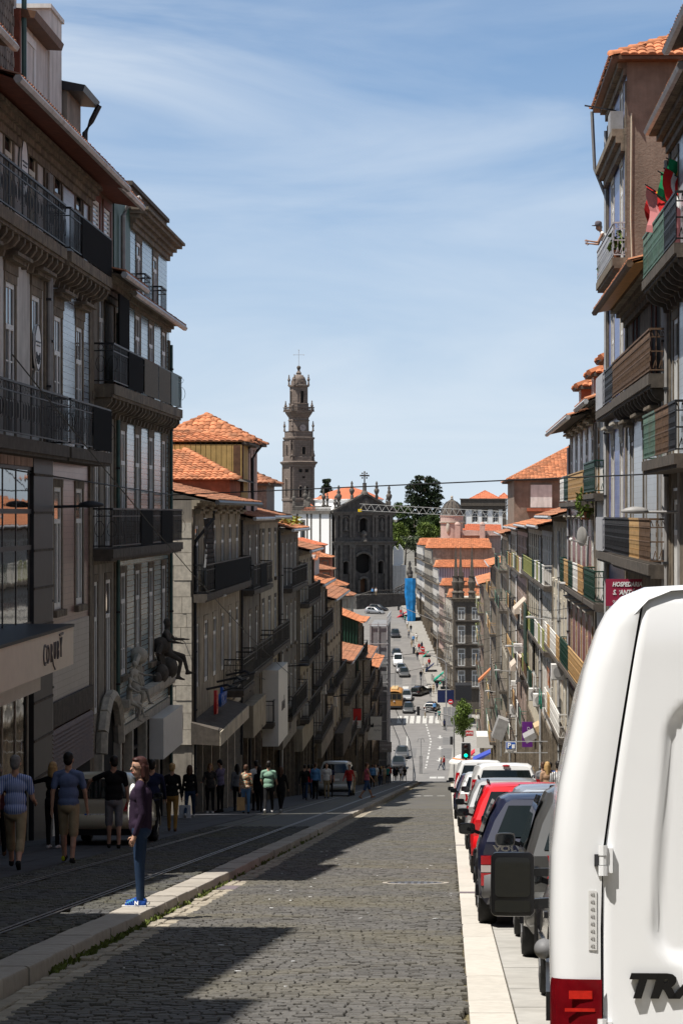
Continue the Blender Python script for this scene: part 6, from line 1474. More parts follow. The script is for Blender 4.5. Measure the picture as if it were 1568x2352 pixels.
o = MB(); b0 = fc.pt(6.8,0.1, zp-0.2); o.lathe([(0.9,0),(0.75,0.5),(0.45,0.9),(0.42,2.4),(0.5,2.6)], b0,8); o.build('cross_base', M['church_light'], CH)
o = MB(); o.bar(b0 + Vector((0,0,2.3)), b0 + Vector((0,0,5.0)),0.28); o.bar(b0 + fc.u*(-0.95) + Vector((0,0,4.2)), b0 + fc.u*0.95 + Vector((0,0,4.2)),0.35)
for v in (fc.u*-0.95 + Vector((0,0,4.2)), fc.u*0.95 + Vector((0,0,4.2)), Vector((0,0,5.0)), fc.u*-0.5 + Vector((0,0,3.7)), fc.u*0.5 + Vector((0,0,3.7)), fc.u*-0.5 + Vector((0,0,4.7)), fc.u*0.5 + Vector((0,0,4.7))): o.ball(b0+v,0.2,6,4)
o.build('cross', M['church_light'], CH)
# white flank
fs = Fr(fc.pt(0,-1.2,0),(cn_[0]*-1, cn_[1]*-1),(-cu_[0],-cu_[1]))
q = wall_open(fs,0,16, zr(DC)-1, cz(1178),[(11.2,12.6, cz(1245), cz(1198))], rev=0.4); q.build('side_wall', M['white_wall'], CH)
q = MB(); shell(fs, q,0.0,16, zr(DC)-1, cz(1178),9); q.build('nave', M['white_wall'], CH)
for u in (0.5,4.6,8.3,10.0,14.2):
 o = MB(); fs.box(o, u-0.25, u+0.25,0.01,0.15, zr(DC), cz(1178)); o.build('flank_pilaster', M['church_light'], CH)
o = MB(); fs.box(o,11.0,12.8,-0.3,-0.2, cz(1245), cz(1198)); o.build('flank_window', M['glass'], CH)
o = MB(); fs.box(o,10.9,11.2,0.01,0.1, cz(1246), cz(1196)); fs.box(o,12.6,12.9,0.01,0.1, cz(1246), cz(1196)); fs.box(o,10.9,12.9,0.01,0.1, cz(1197), cz(1194)); o.build('window_trim', M['church_light'], CH)
o = MB(); fs.box(o,-0.2,16.2,0.0,0.5, cz(1180), cz(1174)); o.build('flank_cornice', M['church_light'], CH)
o = MB(); fs.box(o,0,16,0.0,0.3, cz(1165), cz(1162)); fs.box(o,0,16,0.0,0.3, cz(1174), cz(1172)); o.build('balustrade', M['church_light'], CH)
o = MB()
for k in range(36): c = fs.pt(0.25+k*0.45,0.15, cz(1172)); o.lathe([(0.07,0),(0.13,0.25),(0.06,0.5),(0.07,0.68)], c,5)
o.build('balusters', M['church_light'], CH, kind='stuff')
for u, s in ((9.0,1.1),(10.6,1.5),(15.5,1.2),(3.0,1.3),(1.5,1.0)): urn(CH, fs.pt(u,0.15, cz(1163)), s, M['church_light'])
o = MB(); fs.box(o,9.2,11.0,-0.1,0.35, cz(1165), cz(1150)); o.build('gable_piece', M['church_light'], CH)
# drum and roof of the oval nave
c = Vector((Xat(800,540),541,0))
q = MB(); q.lathe([(7.6, ZC-4),(7.6, ZC+3.0),(7.9, ZC+3.1),(7.9, ZC+3.3)], c,20); q.build('drum', M['white_wall'], CH)
q = MB(); q.lathe([(8.1, ZC+3.25),(4.5, ZC+4.9),(0.6, ZC+6.1),(0.05, ZC+6.15)], c,10); q.build('drum_roof', M['tile_red'], CH)
hip_roof(CH, Xat(690,548), Xat(735,548),545,552, ZC+0.2,2.0, 'tile_red', rt=False, cw=0.5, over=0.1)
# terrace, stairs and balustrades before the church
o = MB(); fc.box(o,0.5,13.6,2.5,8.0, zr(DC-8)-1, cz(1365)); fc.box(o,3.0,11.0,0.4,2.5, zr(DC-3)-1, cz(1365)); TER = o.build('terrace', M['church'], CH)
def balu(par, a, b, h=0.95, mat=M['church_light']):
 a, b = Vector(a), Vector(b); o = MB(); o.bar(a + Vector((0,0,h)), b + Vector((0,0,h)),0.28,0.16); o.bar(a + Vector((0,0,0.06)), b + Vector((0,0,0.06)),0.26,0.14); o.build('handrail', mat, par)
 o = MB(); n = int((b-a).length/0.4)
 for k in range(n): o.lathe([(0.06,0.1),(0.12,0.35),(0.05,0.6),(0.07, h-0.08)], a.lerp(b,(k+0.5)/n),5)
 o.build('balusters', mat, par, kind='stuff')
balu(CH, fc.pt(4.2,7.9, cz(1365)), fc.pt(10.2,7.9, cz(1365))); balu(CH, fc.pt(10.2,7.9, cz(1365)), fc.pt(13.6,7.9, cz(1378))); balu(CH, fc.pt(0.3,7.9, cz(1378)), fc.pt(4.2,7.9, cz(1365)))
balu(CH, fc.pt(10.4,6.2, cz(1362)), fc.pt(13.6,6.2, cz(1347)))
for u, s, n_ in ((13.8,1.5,6.2),(15.6,1.9,3.0)):
 o = MB(); fc.box(o, u-0.5, u+0.5, n_-0.5, n_+0.5, zr(DC)-1, cz(1350)); o.build('stair_pier', M['church'], CH); urn(CH, fc.pt(u, n_, cz(1350)), s, M['church'])
# ---- tower
DT = 575.0; TX = Xat(686, DT); TPH = R(25); tu = Vector((math.cos(TPH), math.sin(TPH),0)); tn = Vector((math.sin(TPH),-math.cos(TPH),0))
def tz(y): return ZC + (HY - y)*DT/FPX
TW = empty('church_tower',(TX, DT, zr(DT)), 'tall baroque granite bell tower with clock, balconies and cross', 'tower')
def tring(s, z, ch=0.12, off=(0,0)):
 h = s/2; c = s*ch; P = [(-h+c,-h),(h-c,-h),(h,-h+c),(h,h-c),(h-c,h),(-h+c,h),(-h,h-c),(-h,-h+c)]
 return [Vector((TX, DT, z)) + tu*a - tn*(-b if False else b)*(1) for a, b in P]
def tstage(name, prof, mat=M['tower_stone'], ch=0.12):
 o = MB(); o.rings([tring(s, z, ch) for s, z in prof]); return o.build(name, mat, TW)
S = 6.15
tstage('lower_shaft',[(S*1.04, zr(DT)),(S*1.04, tz(1152)),(S*1.10, tz(1150)),(S*1.10, tz(1146)),(S, tz(1145)),(S, tz(1075)),(S*1.06, tz(1073)),(S*1.09, tz(1068)),(S*1.20, tz(1064)),(S*1.22, tz(1061)),(S*0.98, tz(1059))])
tstage('middle_shaft',[(S*1.0, tz(1060)),(S*1.0, tz(1050)),(S*0.96, tz(1049)),(S*0.96, tz(1012)),(S*1.05, tz(1008)),(S*1.06, tz(1005)),(S*0.94, tz(1004)),(S*0.94, tz(992)),(S*0.98, tz(991)),(S*0.66, tz(990))], ch=0.16)
tstage('upper_shaft',[(S*0.70, tz(991)),(S*0.69, tz(968)),(S*0.75, tz(966)),(S*0.69, tz(964)),(S*0.69, tz(960)),(S*0.92, tz(949)),(S*0.95, tz(946)),(S*0.74, tz(945))], ch=0.22)
tstage('belfry',[(S*0.67, tz(947)),(S*0.67, tz(929)),(S*0.70, tz(927)),(S*0.62, tz(926)),(S*0.62, tz(890)),(S*0.72, tz(888)),(S*0.72, tz(885)),(S*0.54, tz(884)),(S*0.52, tz(874))], ch=0.22)
o = MB(); o.lathe([(S*0.26, tz(876)),(S*0.27, tz(872)),(S*0.24, tz(867)),(S*0.15, tz(862)),(S*0.09, tz(860)),(S*0.11, tz(857)),(S*0.07, tz(854)),(S*0.04, tz(851)),(S*0.06, tz(849)),(S*0.03, tz(848))],(TX, DT,0),10); o.build('cupola', M['tower_stone'], TW, smooth=50)
o = MB(); o.ball((TX, DT, tz(844.5)),0.5,12,8); o.build('globe', M['granite_dark'], TW, smooth=True)
o = MB(); o.bar((TX, DT, tz(840)),(TX, DT, tz(804)),0.10); o.bar((TX-1.2, DT, tz(815)),(TX+1.2, DT, tz(815)),0.09)
for p in ((TX-1.2, DT, tz(815)),(TX+1.2, DT, tz(815)),(TX, DT, tz(804))): o.ball(p,0.13,6,4)
o.build('cross', M['zinc'], TW)
def tface(side):   # frame of one tower face
 return Fr((TX + (tn*S/2).x, DT + (tn*S/2).y),(tu.x, tu.y),(tn.x, tn.y)) if side == 0 else Fr((TX - (tu*S/2).x, DT - (tu*S/2).y),(-tn.x,-tn.y),(-tu.x,-tu.y))
f0, f1 = tface(0), tface(1)
def topen(fr, u, z0, z1, w, n, arch=True, name='opening'):
 r = w/2; o = MB(); pts = [fr.pt(u-r, n, z0), fr.pt(u+r, n, z0)]
 pts += [fr.pt(u+r*math.cos(a), n, z1-r+r*math.sin(a)) for a in [math.pi*k/8 for k in range(9)]] if arch else [fr.pt(u+r, n, z1), fr.pt(u-r, n, z1)]
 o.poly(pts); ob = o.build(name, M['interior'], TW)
 pts2 = [fr.pt(u-r-0.08, n+0.05, z0)] + ([fr.pt(u-(r+0.08)*math.cos(a), n+0.05, z1-r+(r+0.08)*math.sin(a)) for a in [math.pi*k/8 for k in range(9)]] if arch else [fr.pt(u-r-0.08, n+0.05, z1+0.08), fr.pt(u+r+0.08, n+0.05, z1+0.08)]) + [fr.pt(u+r+0.08, n+0.05, z0)]
 o = MB(); o.tube(pts2,0.12,5); o.build('trim', M['tower_stone'], TW)
for u in (-0.75,0.85): topen(f0, u, tz(1142), tz(1117),0.75,0.02); topen(f0, u, tz(1085.5), tz(1078),0.8,0.02, False, 'small_window')
topen(f0,0.05, tz(1099), tz(1094),0.55,0.02, False, 'small_window'); topen(f1,0, tz(1140), tz(1100),0.8,0.02)
topen(f0,0.1, tz(1044), tz(1026),0.95,-S*0.02+0.03, True); topen(f1,0, tz(1046), tz(1022),0.9,-S*0.02+0.03)
topen(f0,0.1, tz(926), tz(898),0.85,-S*0.19+0.03, True); topen(f1,0, tz(926), tz(898),0.8,-S*0.19+0.03)
topen(f0,0.1, tz(883), tz(877),0.5,-S*0.25+0.03, False, 'small_window')
# clock
cc = f0.pt(0.15,-S*0.15+0.12, tz(983)); o = MB(); rg = []
for r, n_ in ((0.95,-0.2),(0.95,0.12),(0.80,0.16),(0.78,0.10)): rg.append([cc + tu*r*math.cos(a) + Vector((0,0,r*math.sin(a))) + tn*n_ for a in [2*math.pi*k/20 for k in range(20)]])
o.rings(rg); o.build('clock_rim', M['tower_stone'], TW)
o = MB(); o.poly([cc + tu*0.79*math.cos(a) + Vector((0,0,0.79*math.sin(a))) + tn*0.12 for a in [2*math.pi*k/20 for k in range(20)]]); o.build('clock_face', mk('clock_face',(0.34,0.29,0.28),0.8, var=0.1), TW)
o = MB(); o.bar(cc + tn*0.15, cc + tn*0.15 + tu*-0.45 + Vector((0,0,0.4)),0.07,0.03); o.bar(cc + tn*0.15, cc + tn*0.15 + tu*0.25 + Vector((0,0,0.2)),0.09,0.03); o.build('clock_hands', M['sign_black'], TW)
# corner urns, pilasters and balustrades
for s, z, k, sc_ in ((S*1.04, tz(1060),0.5,1.2),(S*1.0, tz(991),0.46,1.1),(S*0.92, tz(946),0.5,1.2),(S*0.68, tz(886),0.5,1.2)):
 for a, b in ((-1,-1),(1,-1),(-1,1),(1,1)):
  p = Vector((TX, DT, z)) + tu*a*s*0.43 - tn*b*s*0.43; urn(TW, p, sc_*0.75, M['tower_stone'])
for z0, z1, sc_ in ((tz(1145), tz(1073),1.0),(tz(1049), tz(1012),0.96)):
 for fr in (f0, f1):
  for u in (-0.40,0.40):
   o = MB(); fr.box(o, u*S*sc_-0.3, u*S*sc_+0.3,-S*(1-sc_)/2-0.02,-S*(1-sc_)/2+0.18, z0, z1); o.build('pilaster', M['tower_stone'], TW)
hb = S*0.92/2
for a, b in (((-1,-1),(1,-1)),((1,-1),(1,1)),((-1,1),(-1,-1))):
 balu(TW, Vector((TX, DT, tz(946))) + tu*a[0]*hb - tn*a[1]*hb, Vector((TX, DT, tz(946))) + tu*b[0]*hb - tn*b[1]*hb,1.05, M['tower_stone'])
# ---- trees
M['leaf_dark'] = mk('leaf_dark',(0.028,0.044,0.018),0.7, var=0.45, scale=1.5, isl=0.5)
M['leaf_mid'] = mk('leaf_mid',(0.055,0.09,0.022),0.65, var=0.45, scale=1.0, isl=0.45)
M['leaf_light'] = mk('leaf_light',(0.13,0.18,0.035),0.6, var=0.4, scale=1.0, isl=0.4)
M['leaf_olive'] = mk('leaf_olive',(0.11,0.14,0.075),0.7, var=0.35, scale=1.0, isl=0.35)
M['bark'] = mk('bark',(0.10,0.075,0.055),0.9, var=0.4, scale=5, bump=0.5)
def tree(name, label, base, clumps, leafmat, s, n, trunk=0.3, seed=0, top=None, group=None, limbs=6):
 rg = random.Random(seed); e = empty(name, base, label, 'tree', group); base = Vector(base); q = MB()
 for c, r in clumps: leaves(q, c, r, int(n), s, rg)
 q.build('crown', M[leafmat], e, fixn=False)
 top = Vector(top) if top else Vector(clumps[0][0]); q = MB()
 q.tube([base, base.lerp(top,0.5) + Vector((rg.gauss(0,0.1),0,0)), top],[trunk, trunk*0.7, trunk*0.2],8)
 q.build('trunk', M['bark'], e, smooth=True)
 for c, r in rg.sample(clumps, min(limbs, len(clumps))):
  l = MB(); st = base.lerp(top, rg.uniform(0.35,0.8)); l.tube([st, st.lerp(Vector(c),0.6) + Vector((0,0,0.2)), c],[trunk*0.35, trunk*0.2, trunk*0.06],5); l.build('limb', M['bark'], e, smooth=True)
 return e
# broad old araucaria behind the church
rg = random.Random(12); D = 600.0; cl = []
for i in range(230):
 t_ = rg.random()**0.85; py = 1094 + t_*120; half = 38*min(1,0.30 + 1.5*math.sqrt(max(0, t_*0.9))) if t_ < 0.35 else 39*(1 - 0.10*abs(t_-0.6))
 px = 974 + rg.uniform(-1,1)*half; c = W(px, py, D + rg.uniform(-3,3)); cl.append((c,(1.05,1.0,0.42)))
tree('araucaria_tree', 'broad dark domed conifer rising behind the rooftops', W(976,1300, D), cl, 'leaf_dark',0.25,66,0.5,1, W(975,1098, D), limbs=40)
cl = []
for i in range(34):
 t_ = rg.random(); py = 1101 + t_*40; half = 5 + 8*t_; c = W(750 + rg.uniform(-1,1)*half, py,610 + rg.uniform(-1,1)); cl.append((c,(0.7,0.7,0.45)))
tree('conifer_tree', 'small dark conifer beside the bell tower', W(750,1200,610), cl, 'leaf_dark',0.25,44,0.25,2, W(750,1101,610), limbs=12)
def blob(px, py, rx, ry, d, k, seed):
 g = random.Random(seed); out_ = []
 for i in range(k):
  a = g.uniform(0,6.28); r = math.sqrt(g.random()); c = W(px + rx*r*math.cos(a), py + ry*r*math.sin(a), d + g.uniform(-1.5,1.5)); out_.append((c,(g.uniform(0.6,1.1), g.uniform(0.6,1.1), g.uniform(0.5,0.8))))
 return out_
tree('leafy_tree', 'dark green tree filling the gap left of the conifer', W(912,1300,592), blob(918,1192,24,34,592,60,3), 'leaf_mid',0.25,66,0.3,3, W(915,1170,592))
tree('leafy_tree', 'dark green tree behind the round turret', W(1000,1300,590), blob(996,1212,22,30,590,56,4), 'leaf_mid',0.25,66,0.3,4, W(1000,1190,590))
tree('leafy_tree', 'bright green tree low beside the turret', W(985,1300,570), blob(980,1222,25,18,570,44,5), 'leaf_light',0.22,74,0.25,5, W(980,1210,570))
tree('leafy_tree', 'bright green tree low next to the church', W(918,1300,565), blob(915,1226,18,24,565,44,6), 'leaf_light',0.22,74,0.25,6, W(915,1210,565))
tree('leafy_tree', 'bright green tree just right of the church wall', W(905,1320,552), blob(912,1252,16,16,552,30,16), 'leaf_light',0.28,40,0.2,16, W(910,1240,552))
tree('olive_tree', 'grey green shrubby tree at the foot of the bright trees', W(930,1300,556), blob(945,1248,36,14,556,56,7), 'leaf_olive',0.20,66,0.2,7, W(930,1236,556))
tree('leafy_tree', 'dark tree mass between the conifer and the turret', W(955,1300,594), blob(955,1212,40,26,594,60,8), 'leaf_mid',0.25,66,0.3,8, W(950,1190,594))
# young street tree on the square
cl = blob(1062,1652,20,36,292,60,9) + blob(1063,1625,13,16,292,20,10)
tree('street_tree', 'young bright green street tree on the square',(Xat(1062,292),292, zr(292)),[(c,(0.46,0.46,0.40)) for c, r in cl], 'leaf_fresh',0.13,60,0.09,9, W(1062,1620,292))
# ---- round turret with dome
DD = 480.0
def dz(y): return ZC + (HY - y)*DD/FPX
TU = empty('domed_turret',(Xat(1037, DD), DD, dz(1240)), 'round pink turret with dark ribbed dome and ball finial', 'tower')
c = Vector((Xat(1037, DD), DD,0))
q = MB(); q.lathe([(2.25, dz(1300)),(2.25, dz(1203)),(2.45, dz(1201)),(2.5, dz(1199)),(2.3, dz(1198)),(2.3, dz(1187)),(2.4, dz(1186)),(2.4, dz(1184))], c,28); q.build('drum', M['plaster_pink'], TU, smooth=40)
q = MB(); q.lathe([(2.42, dz(1201.5)),(2.55, dz(1200)),(2.55, dz(1198))], c,28); q.build('cornice', M['granite_pale'], TU)
q = MB(); q.lathe([(2.3, dz(1185)),(2.2, dz(1178)),(1.95, dz(1168)),(1.5, dz(1159)),(0.95, dz(1153)),(0.9, dz(1152)),(0.7, dz(1150)),(0.3, dz(1148)),(0.28, dz(1146)),(0.1, dz(1145))], c,28); q.build('dome', M['granite_dark'], TU, smooth=35)
q = MB(); q.lathe([(0.2, dz(1148)),(0.35, dz(1147)),(0.2, dz(1145.5)),(0.3, dz(1144)),(0.1, dz(1143))], c,10); q.ball(c + Vector((0,0, dz(1141.5))),0.26); q.build('finial', M['granite_pale'], TU, smooth=True)
for k in range(12):
 a = 2*math.pi*k/12; q = MB(); q.tube([c + Vector((math.cos(a)*r, math.sin(a)*r, z)) for r, z in ((2.32, dz(1184)),(2.22, dz(1177)),(1.97, dz(1167)),(1.52, dz(1158)),(0.97, dz(1152)))],0.06,4); q.build('dome_rib', M['metal_dark'], TU)
for a in (-1.9,-1.1):
 q = MB(); p = c + Vector((math.cos(a)*2.3, math.sin(a)*2.3, dz(1212))); q.ball(p,(0.4,0.3,1.2)); q.build('garland', M['granite_pale'], TU, smooth=True)
# ---- pale block with three windows and clustered roofs on the hill
DB = 560.0
def bz(y): return ZC + (HY - y)*DB/FPX
BK = empty('hilltop_block',(Xat(1110, DB), DB, bz(1240)), 'pale block with dark granite cornice and three windows on the hill', 'building')
fb_ = Fr((Xat(1059, DB), DB),(1,0),(0,-1)); wB = Xat(1162, DB) - Xat(1059, DB)
us = [wB*k for k in (0.30,0.52,0.76)]; ops = [(u-0.55, u+0.55, bz(1200), bz(1172)) for u in us]
wall_open(fb_,0, wB, bz(1260), bz(1169), ops, rev=0.3).build('wall', M['white_wall'], BK)
for u in us: add_window(fb_, BK, u, bz(1200),1.1, bz(1172)-bz(1200), sm='granite', bars='tmg', rev=0.28)
q = MB(); fb_.box(q,-0.2, wB+0.2,-8,0.25, bz(1170), bz(1146)); q.build('attic', M['granite_dark'], BK)
q = MB(); fb_.box(q,-0.5, wB+0.5,-8,0.6, bz(1162), bz(1160)); fb_.box(q,-0.4, wB+0.4,-8,0.45, bz(1147), bz(1145)); q.build('cornice', M['granite_dark'], BK)
q = MB(); fb_.box(q,0,0.9,0.02,0.15, bz(1260), bz(1169)); fb_.box(q, wB-0.9, wB,0.02,0.15, bz(1260), bz(1169)); q.build('corner_pier', M['granite_dark'], BK)
q = MB(); fb_.box(q,0.1, wB-0.1,-9,-0.35, bz(1260), bz(1165)); q.build('core', M['plaster_grey'], BK)
hip_roof(BK, Xat(1082, DB), Xat(1145, DB), DB+1, DB+8, bz(1145),1.9, 'tile_red', rt=False, cw=0.5)
hip_roof(BK, Xat(1146, DB), Xat(1168, DB), DB+1, DB+6, bz(1145),1.3, 'tile_red', rt=False, cw=0.5)
# scaffold beside it
q = MB()
for k in range(5): q.bar(W(1160,1145+k*7, DB-1), W(1186,1146+k*7, DB-1),0.12)
for k in range(5): q.bar(W(1161+k*6,1145, DB-1), W(1161+k*6,1176, DB-1),0.10)
q.build('scaffold', M['zinc'], BK)
# pink roofs beneath the block
PB = empty('pink_house',(Xat(1105,470),470, zr(470)), 'pink stuccoed house with orange roof beside the domed turret', 'building')
q = MB(); q.box(Xat(1060,470), Xat(1150,470),470,480, ZC-12, Zat(1222,470)); q.build('wall', M['plaster_pink'], PB)
roof_face(PB,[(Xat(1062,470),470, Zat(1218,470)),(Xat(1150,470),470, Zat(1220,470)),(Xat(1150,478),478, Zat(1204,478)),(Xat(1070,478),478, Zat(1204,478))], M['tile_red'], cw=0.4)
q = MB(); q.box(Xat(1058,469), Xat(1152,469),469,469.9, Zat(1229,469), Zat(1219,469)); q.box(Xat(1058,469), Xat(1152,469),468.7,469.9, Zat(1230,469), Zat(1228.5,469)); q.build('balustrade', M['plaster_pink'], PB)
for px in (1050,1107):
 q = MB(); q.box(Xat(px-6,468), Xat(px+6,468),467.5,469, ZC-12, Zat(1208,468)); q.lathe([(0.5,0),(0.6,0.3),(0.35,0.7),(0.05,0.8)],(Xat(px,468),468.2, Zat(1208,468)),10); q.build('gate_pier', M['plaster_pink'], PB)
# ---- right row of the climbing street
def far_house(name, label, d0, d1, ytop, roofy, mat, side, seed, nw, roofmat='tile_new', depth=11.5, nf=4, rails=('iron_black',), ym=None):
 u0, u1 = 0.0, math.hypot(d1-d0, FR2(d1)-FR2(d0)); fr = Fr((FR2(d0), d0),(FR2(d1)-FR2(d0), d1-d0),(-1,-0.06))
 zt = Zat(ytop, d0); r = random.Random(seed); fls = []; zg = zr(d1); z = zt-3.0
 for i in range(nf):
  if z < zg+2.6: break
  fls.append(dict(z=z, h=2.1, w=1.05, n=nw, pm=r.choice(('glass', 'glass_curtain')), bars='tm', sm='granite_pale', balc=dict(p=0.45, gap=0.3, rail=r.choice(rails), bw=0.03, mat='granite', th=0.12) if r.random() < 0.65 else None, band=False)); z -= 3.2
 h = house(name, label, fr, u0, u1, zt, mat, fls, roof=None, corn=CORN_S, depth=depth, side_wall=side, zbase=min(zr(d0), zr(d1)), ground=dict(z1=zg+2.8, n=nw), quoins=None)
 xa = FR2((d0+d1)/2); z2 = Zat(roofy, d0+8); q = MB(); q.quad((xa-0.4, d0-0.3, zt),(xa+depth+0.4, d0-0.3, zt),(xa+depth, d0+8, z2),(xa, d0+8, z2)); q.quad((xa, d0+8, z2),(xa+depth, d0+8, z2),(xa+depth, d1, zt),(xa, d1, zt)); ro = q.build('roof', M[roofmat], h)
 tile_surface([(xa-0.4, d0-0.35, zt+0.03),(xa+depth+0.4, d0-0.35, zt+0.03),(xa+depth, d0+8, z2+0.03),(xa+0.6, d0+8, z2+0.03)],0.4).build('roof_tiles', M[roofmat], ro, kind='stuff', fixn=False)
 return h
far_house('orange_roof_house', 'farthest house of the climbing street with long orange roof',478,512,1252,1236, 'plaster_white', 'plaster_red',41,6, depth=5)
far_house('grey_gable_house', 'house with a wide stained grey gable under an orange roof',445,478,1259,1237, 'plaster_grey', 'plaster_grey',42,6)
far_house('blue_cladding_house', 'house with pale blue corrugated cladding on its gable',424,445,1303,1286, 'plaster_white', 'corr_blue',43,5)
far_house('chimney_house', 'low roofed house with tall stone chimney below the blue cladding',404,424,1345,1328, 'plaster_pink', 'plaster_grey',44,4)
CHH = far_house('striped_side_house', 'house with dark slatted side wall near the crossing',384,404,1372,1352, 'granite_pale', 'granite',45,5, roofmat='tile', nf=5)
q = MB(); q.box(Xat(1052,408), Xat(1064,408),407,408.2, Zat(1350,408), Zat(1314,408)); q.build('chimney', M['granite_dark'], CHH)
# corner house on the square, with obelisks
CN = empty('obelisk_corner_house',(1.5,370, zr(370)), 'granite corner house with obelisk pinnacles facing the square', 'building')
fk = Fr((Xat(1040,366),366),(1,0),(0,-1)); xw = 9.0
fls = [(Zat(y1,366), Zat(y0,366)) for y0, y1 in ((1395,1424),(1437,1478),(1490,1530),(1540,1578))]
ops = [(u-0.55, u+0.55, a, b) for a, b in fls for u in (1.25,3.4,6.2)]
wall_open(fk,0, xw, zr(366)-1, Zat(1378,366), ops).build('wall', M['granite_dark'], CN)
for a, b in fls:
 for u in (1.25,3.4,6.2):
  add_window(fk, CN, u, a,1.1, b-a, sm='granite', bars='tm', pm='glass_curtain')
 q = balcony(fk, CN,0.3, xw-0.2, a-0.02, p=0.5, gap=0.25, bw=0.035)
q = MB(); shell(fk, q,0, xw, zr(366)-1, Zat(1378,366),18); q.build('side_wall', M['granite_pale'], CN)
cornice(fk, CN,0, xw, Zat(1374,366), CORN, M['granite'], ends=1)
fk2 = Fr((Xat(1040,366),366),(FR2(384)-FR2(366)-0.9,18),(-1,-0.06))
for a, b in fls:
 for u in (2.5,6.0,9.5,13.0):
  add_window(fk2, CN, u, a,1.1, b-a, sm='granite_pale', bars='tm', rev=0.12)
 balcony(fk2, CN,1.0,15.0, a-0.02, p=0.5, gap=0.3, bw=0.04)
for px, s in ((1046,1.0),(1057,1.0),(1083,1.0)):
 x = Xat(px,369); z0 = Zat(1374,369); q = MB()
 q.lathe([(0.55,0),(0.55,0.8),(0.7,0.9),(0.35,1.2),(0.55,1.9),(0.65,2.5),(0.5,2.7),(0.5,3.3),(0.6,3.4)],(x,369, z0),10); q.build('urn', M['granite_dark'], CN, smooth=40)
 q = MB(); q.lathe([(0.42,3.4),(0.38,4.2),(0.05,8.0)],(x,369, z0),4, rot=math.pi/4); q.build('obelisk', M['granite_dark'], CN)
q = MB(); q.box(Xat(1043,368), Xat(1088,368),368,372, Zat(1400,368), Zat(1374,368)); q.box(Xat(1064,367), Xat(1080,367),367,368, Zat(1400,367), Zat(1382,367)); q.build('attic', M['granite'], CN)
q = MB(); q.box(Xat(1060,366.5), Xat(1078,366.5),366.3,366.9, Zat(1428,366.5), Zat(1392,366.5)); q.build('white_panel', M['plaster_white'], CN)
# construction hoarding and banner at its foot
HO = empty('hoarding',(Xat(1045,350),350, zr(350)), 'grey site hoarding with navy banner at the corner of the square', 'hoarding')
for k in range(7):
 q = MB(); q.box(Xat(1017+k*9.5,352), Xat(1026+k*9.5,352),352,352.1, zr(352)+0.1, zr(352)+2.9); q.build('panel', M['metal_grey'], HO)
q = MB(); q.box(Xat(1004,356), Xat(1042,356),356,356.15, Zat(1614,356), Zat(1585,356)); q.build('banner', M['cloth_navy'], HO)
q = MB(); q.box(Xat(1045,354), Xat(1082,354),354,360, Zat(1608,354), Zat(1574,354)); q.build('shelter', M['sign_black'], HO)
# blue builder's netting hung on a facade up the street
NB = empty('blue_netting',(FR2(497)-1.2,497, zr(497)), 'bright blue builders netting draped over a facade near the church', 'netting')
q = MB(); rows = []
for i in range(12):
 y = 1328 + i*10.5; sh = 0.7*math.sin(i*1.7); d = 490.0; o_ = min(5, max(0, i-4)*1.6); rows.append([W(929+sh+o_, y, d), W(934+sh+o_, y, d-0.25), W(941+sh*0.5+o_*0.5, y, d-0.1-0.2*(i % 2)), W(947, y, d-0.3), W(953+sh, y, d-0.1), W(954+sh, y, d+6), W(931+sh+o_, y, d+6)])
q.rings(rows); q.build('net', M['net_blue'], NB, smooth=30)
# white folded modern building between church and houses
MW = empty('modern_pavilion',(Xat(914,540),540, zr(540)), 'angular white modern pavilion between church and houses', 'building')
q = MB()
for poly in ([(903,1300),(916,1300),(913,1264),(905,1254),(903,1256)],[(916,1300),(925,1295),(925,1262),(916,1250),(913,1266)]):
 q.prism([W(a, b,545) for a, b in poly],(0,6,0))
q.build('folded_wall', M['white_wall'], MW)
q = MB(); q.box(Xat(900,540), Xat(930,540),541,550, zr(540)-1, Zat(1300,540)); q.build('base', M['plaster_white'], MW)
# small roofs on the left slope below the church
rg = random.Random(31)
for k,(px0, px1, ye, yr, d, wm, lab) in enumerate(((708,742,1252,1236,440, 'plaster_red', 'dark red house under the church flank, topmost of the three roofs'),(712,758,1280,1262,420, 'plaster_red', 'second dark red house below the church flank'),(712,760,1308,1290,400, 'plaster_red', 'third red walled house below the church flank'),(728,790,1345,1318,370, 'plaster_grey', 'tiled house with a small attic below the church'),(742,806,1368,1340,350, 'plaster_grey', 'broad old tiled roof in front of the church steps'))):
 x0, x1 = Xat(px0, d), Xat(px1, d); e = empty('hillside_house',((x0+x1)/2, d, zr(d)), lab, 'house', 'houses below the church')
 q = MB(); q.box(x0-6, x1, d, d+8, zr(d)-2, Zat(ye, d)); q.build('wall', M[wm], e)
 hip_roof(e, x0-6, x1, d, d+8, Zat(ye, d), Zat(yr, d+4)-Zat(ye, d),('tile_red', 'tile', 'tile_old', 'tile', 'tile_old')[k], rt=False, cw=0.35, over=0.4, ridge_dir='x')
 fh_ = Fr((x0, d),(1,0),(0,-1))
 for j in range(2): add_window(fh_, e,(x1-x0)*(0.35+0.4*j), Zat(ye, d)-1.9,0.8,1.2, sm='granite', bars='m', rev=0.06)
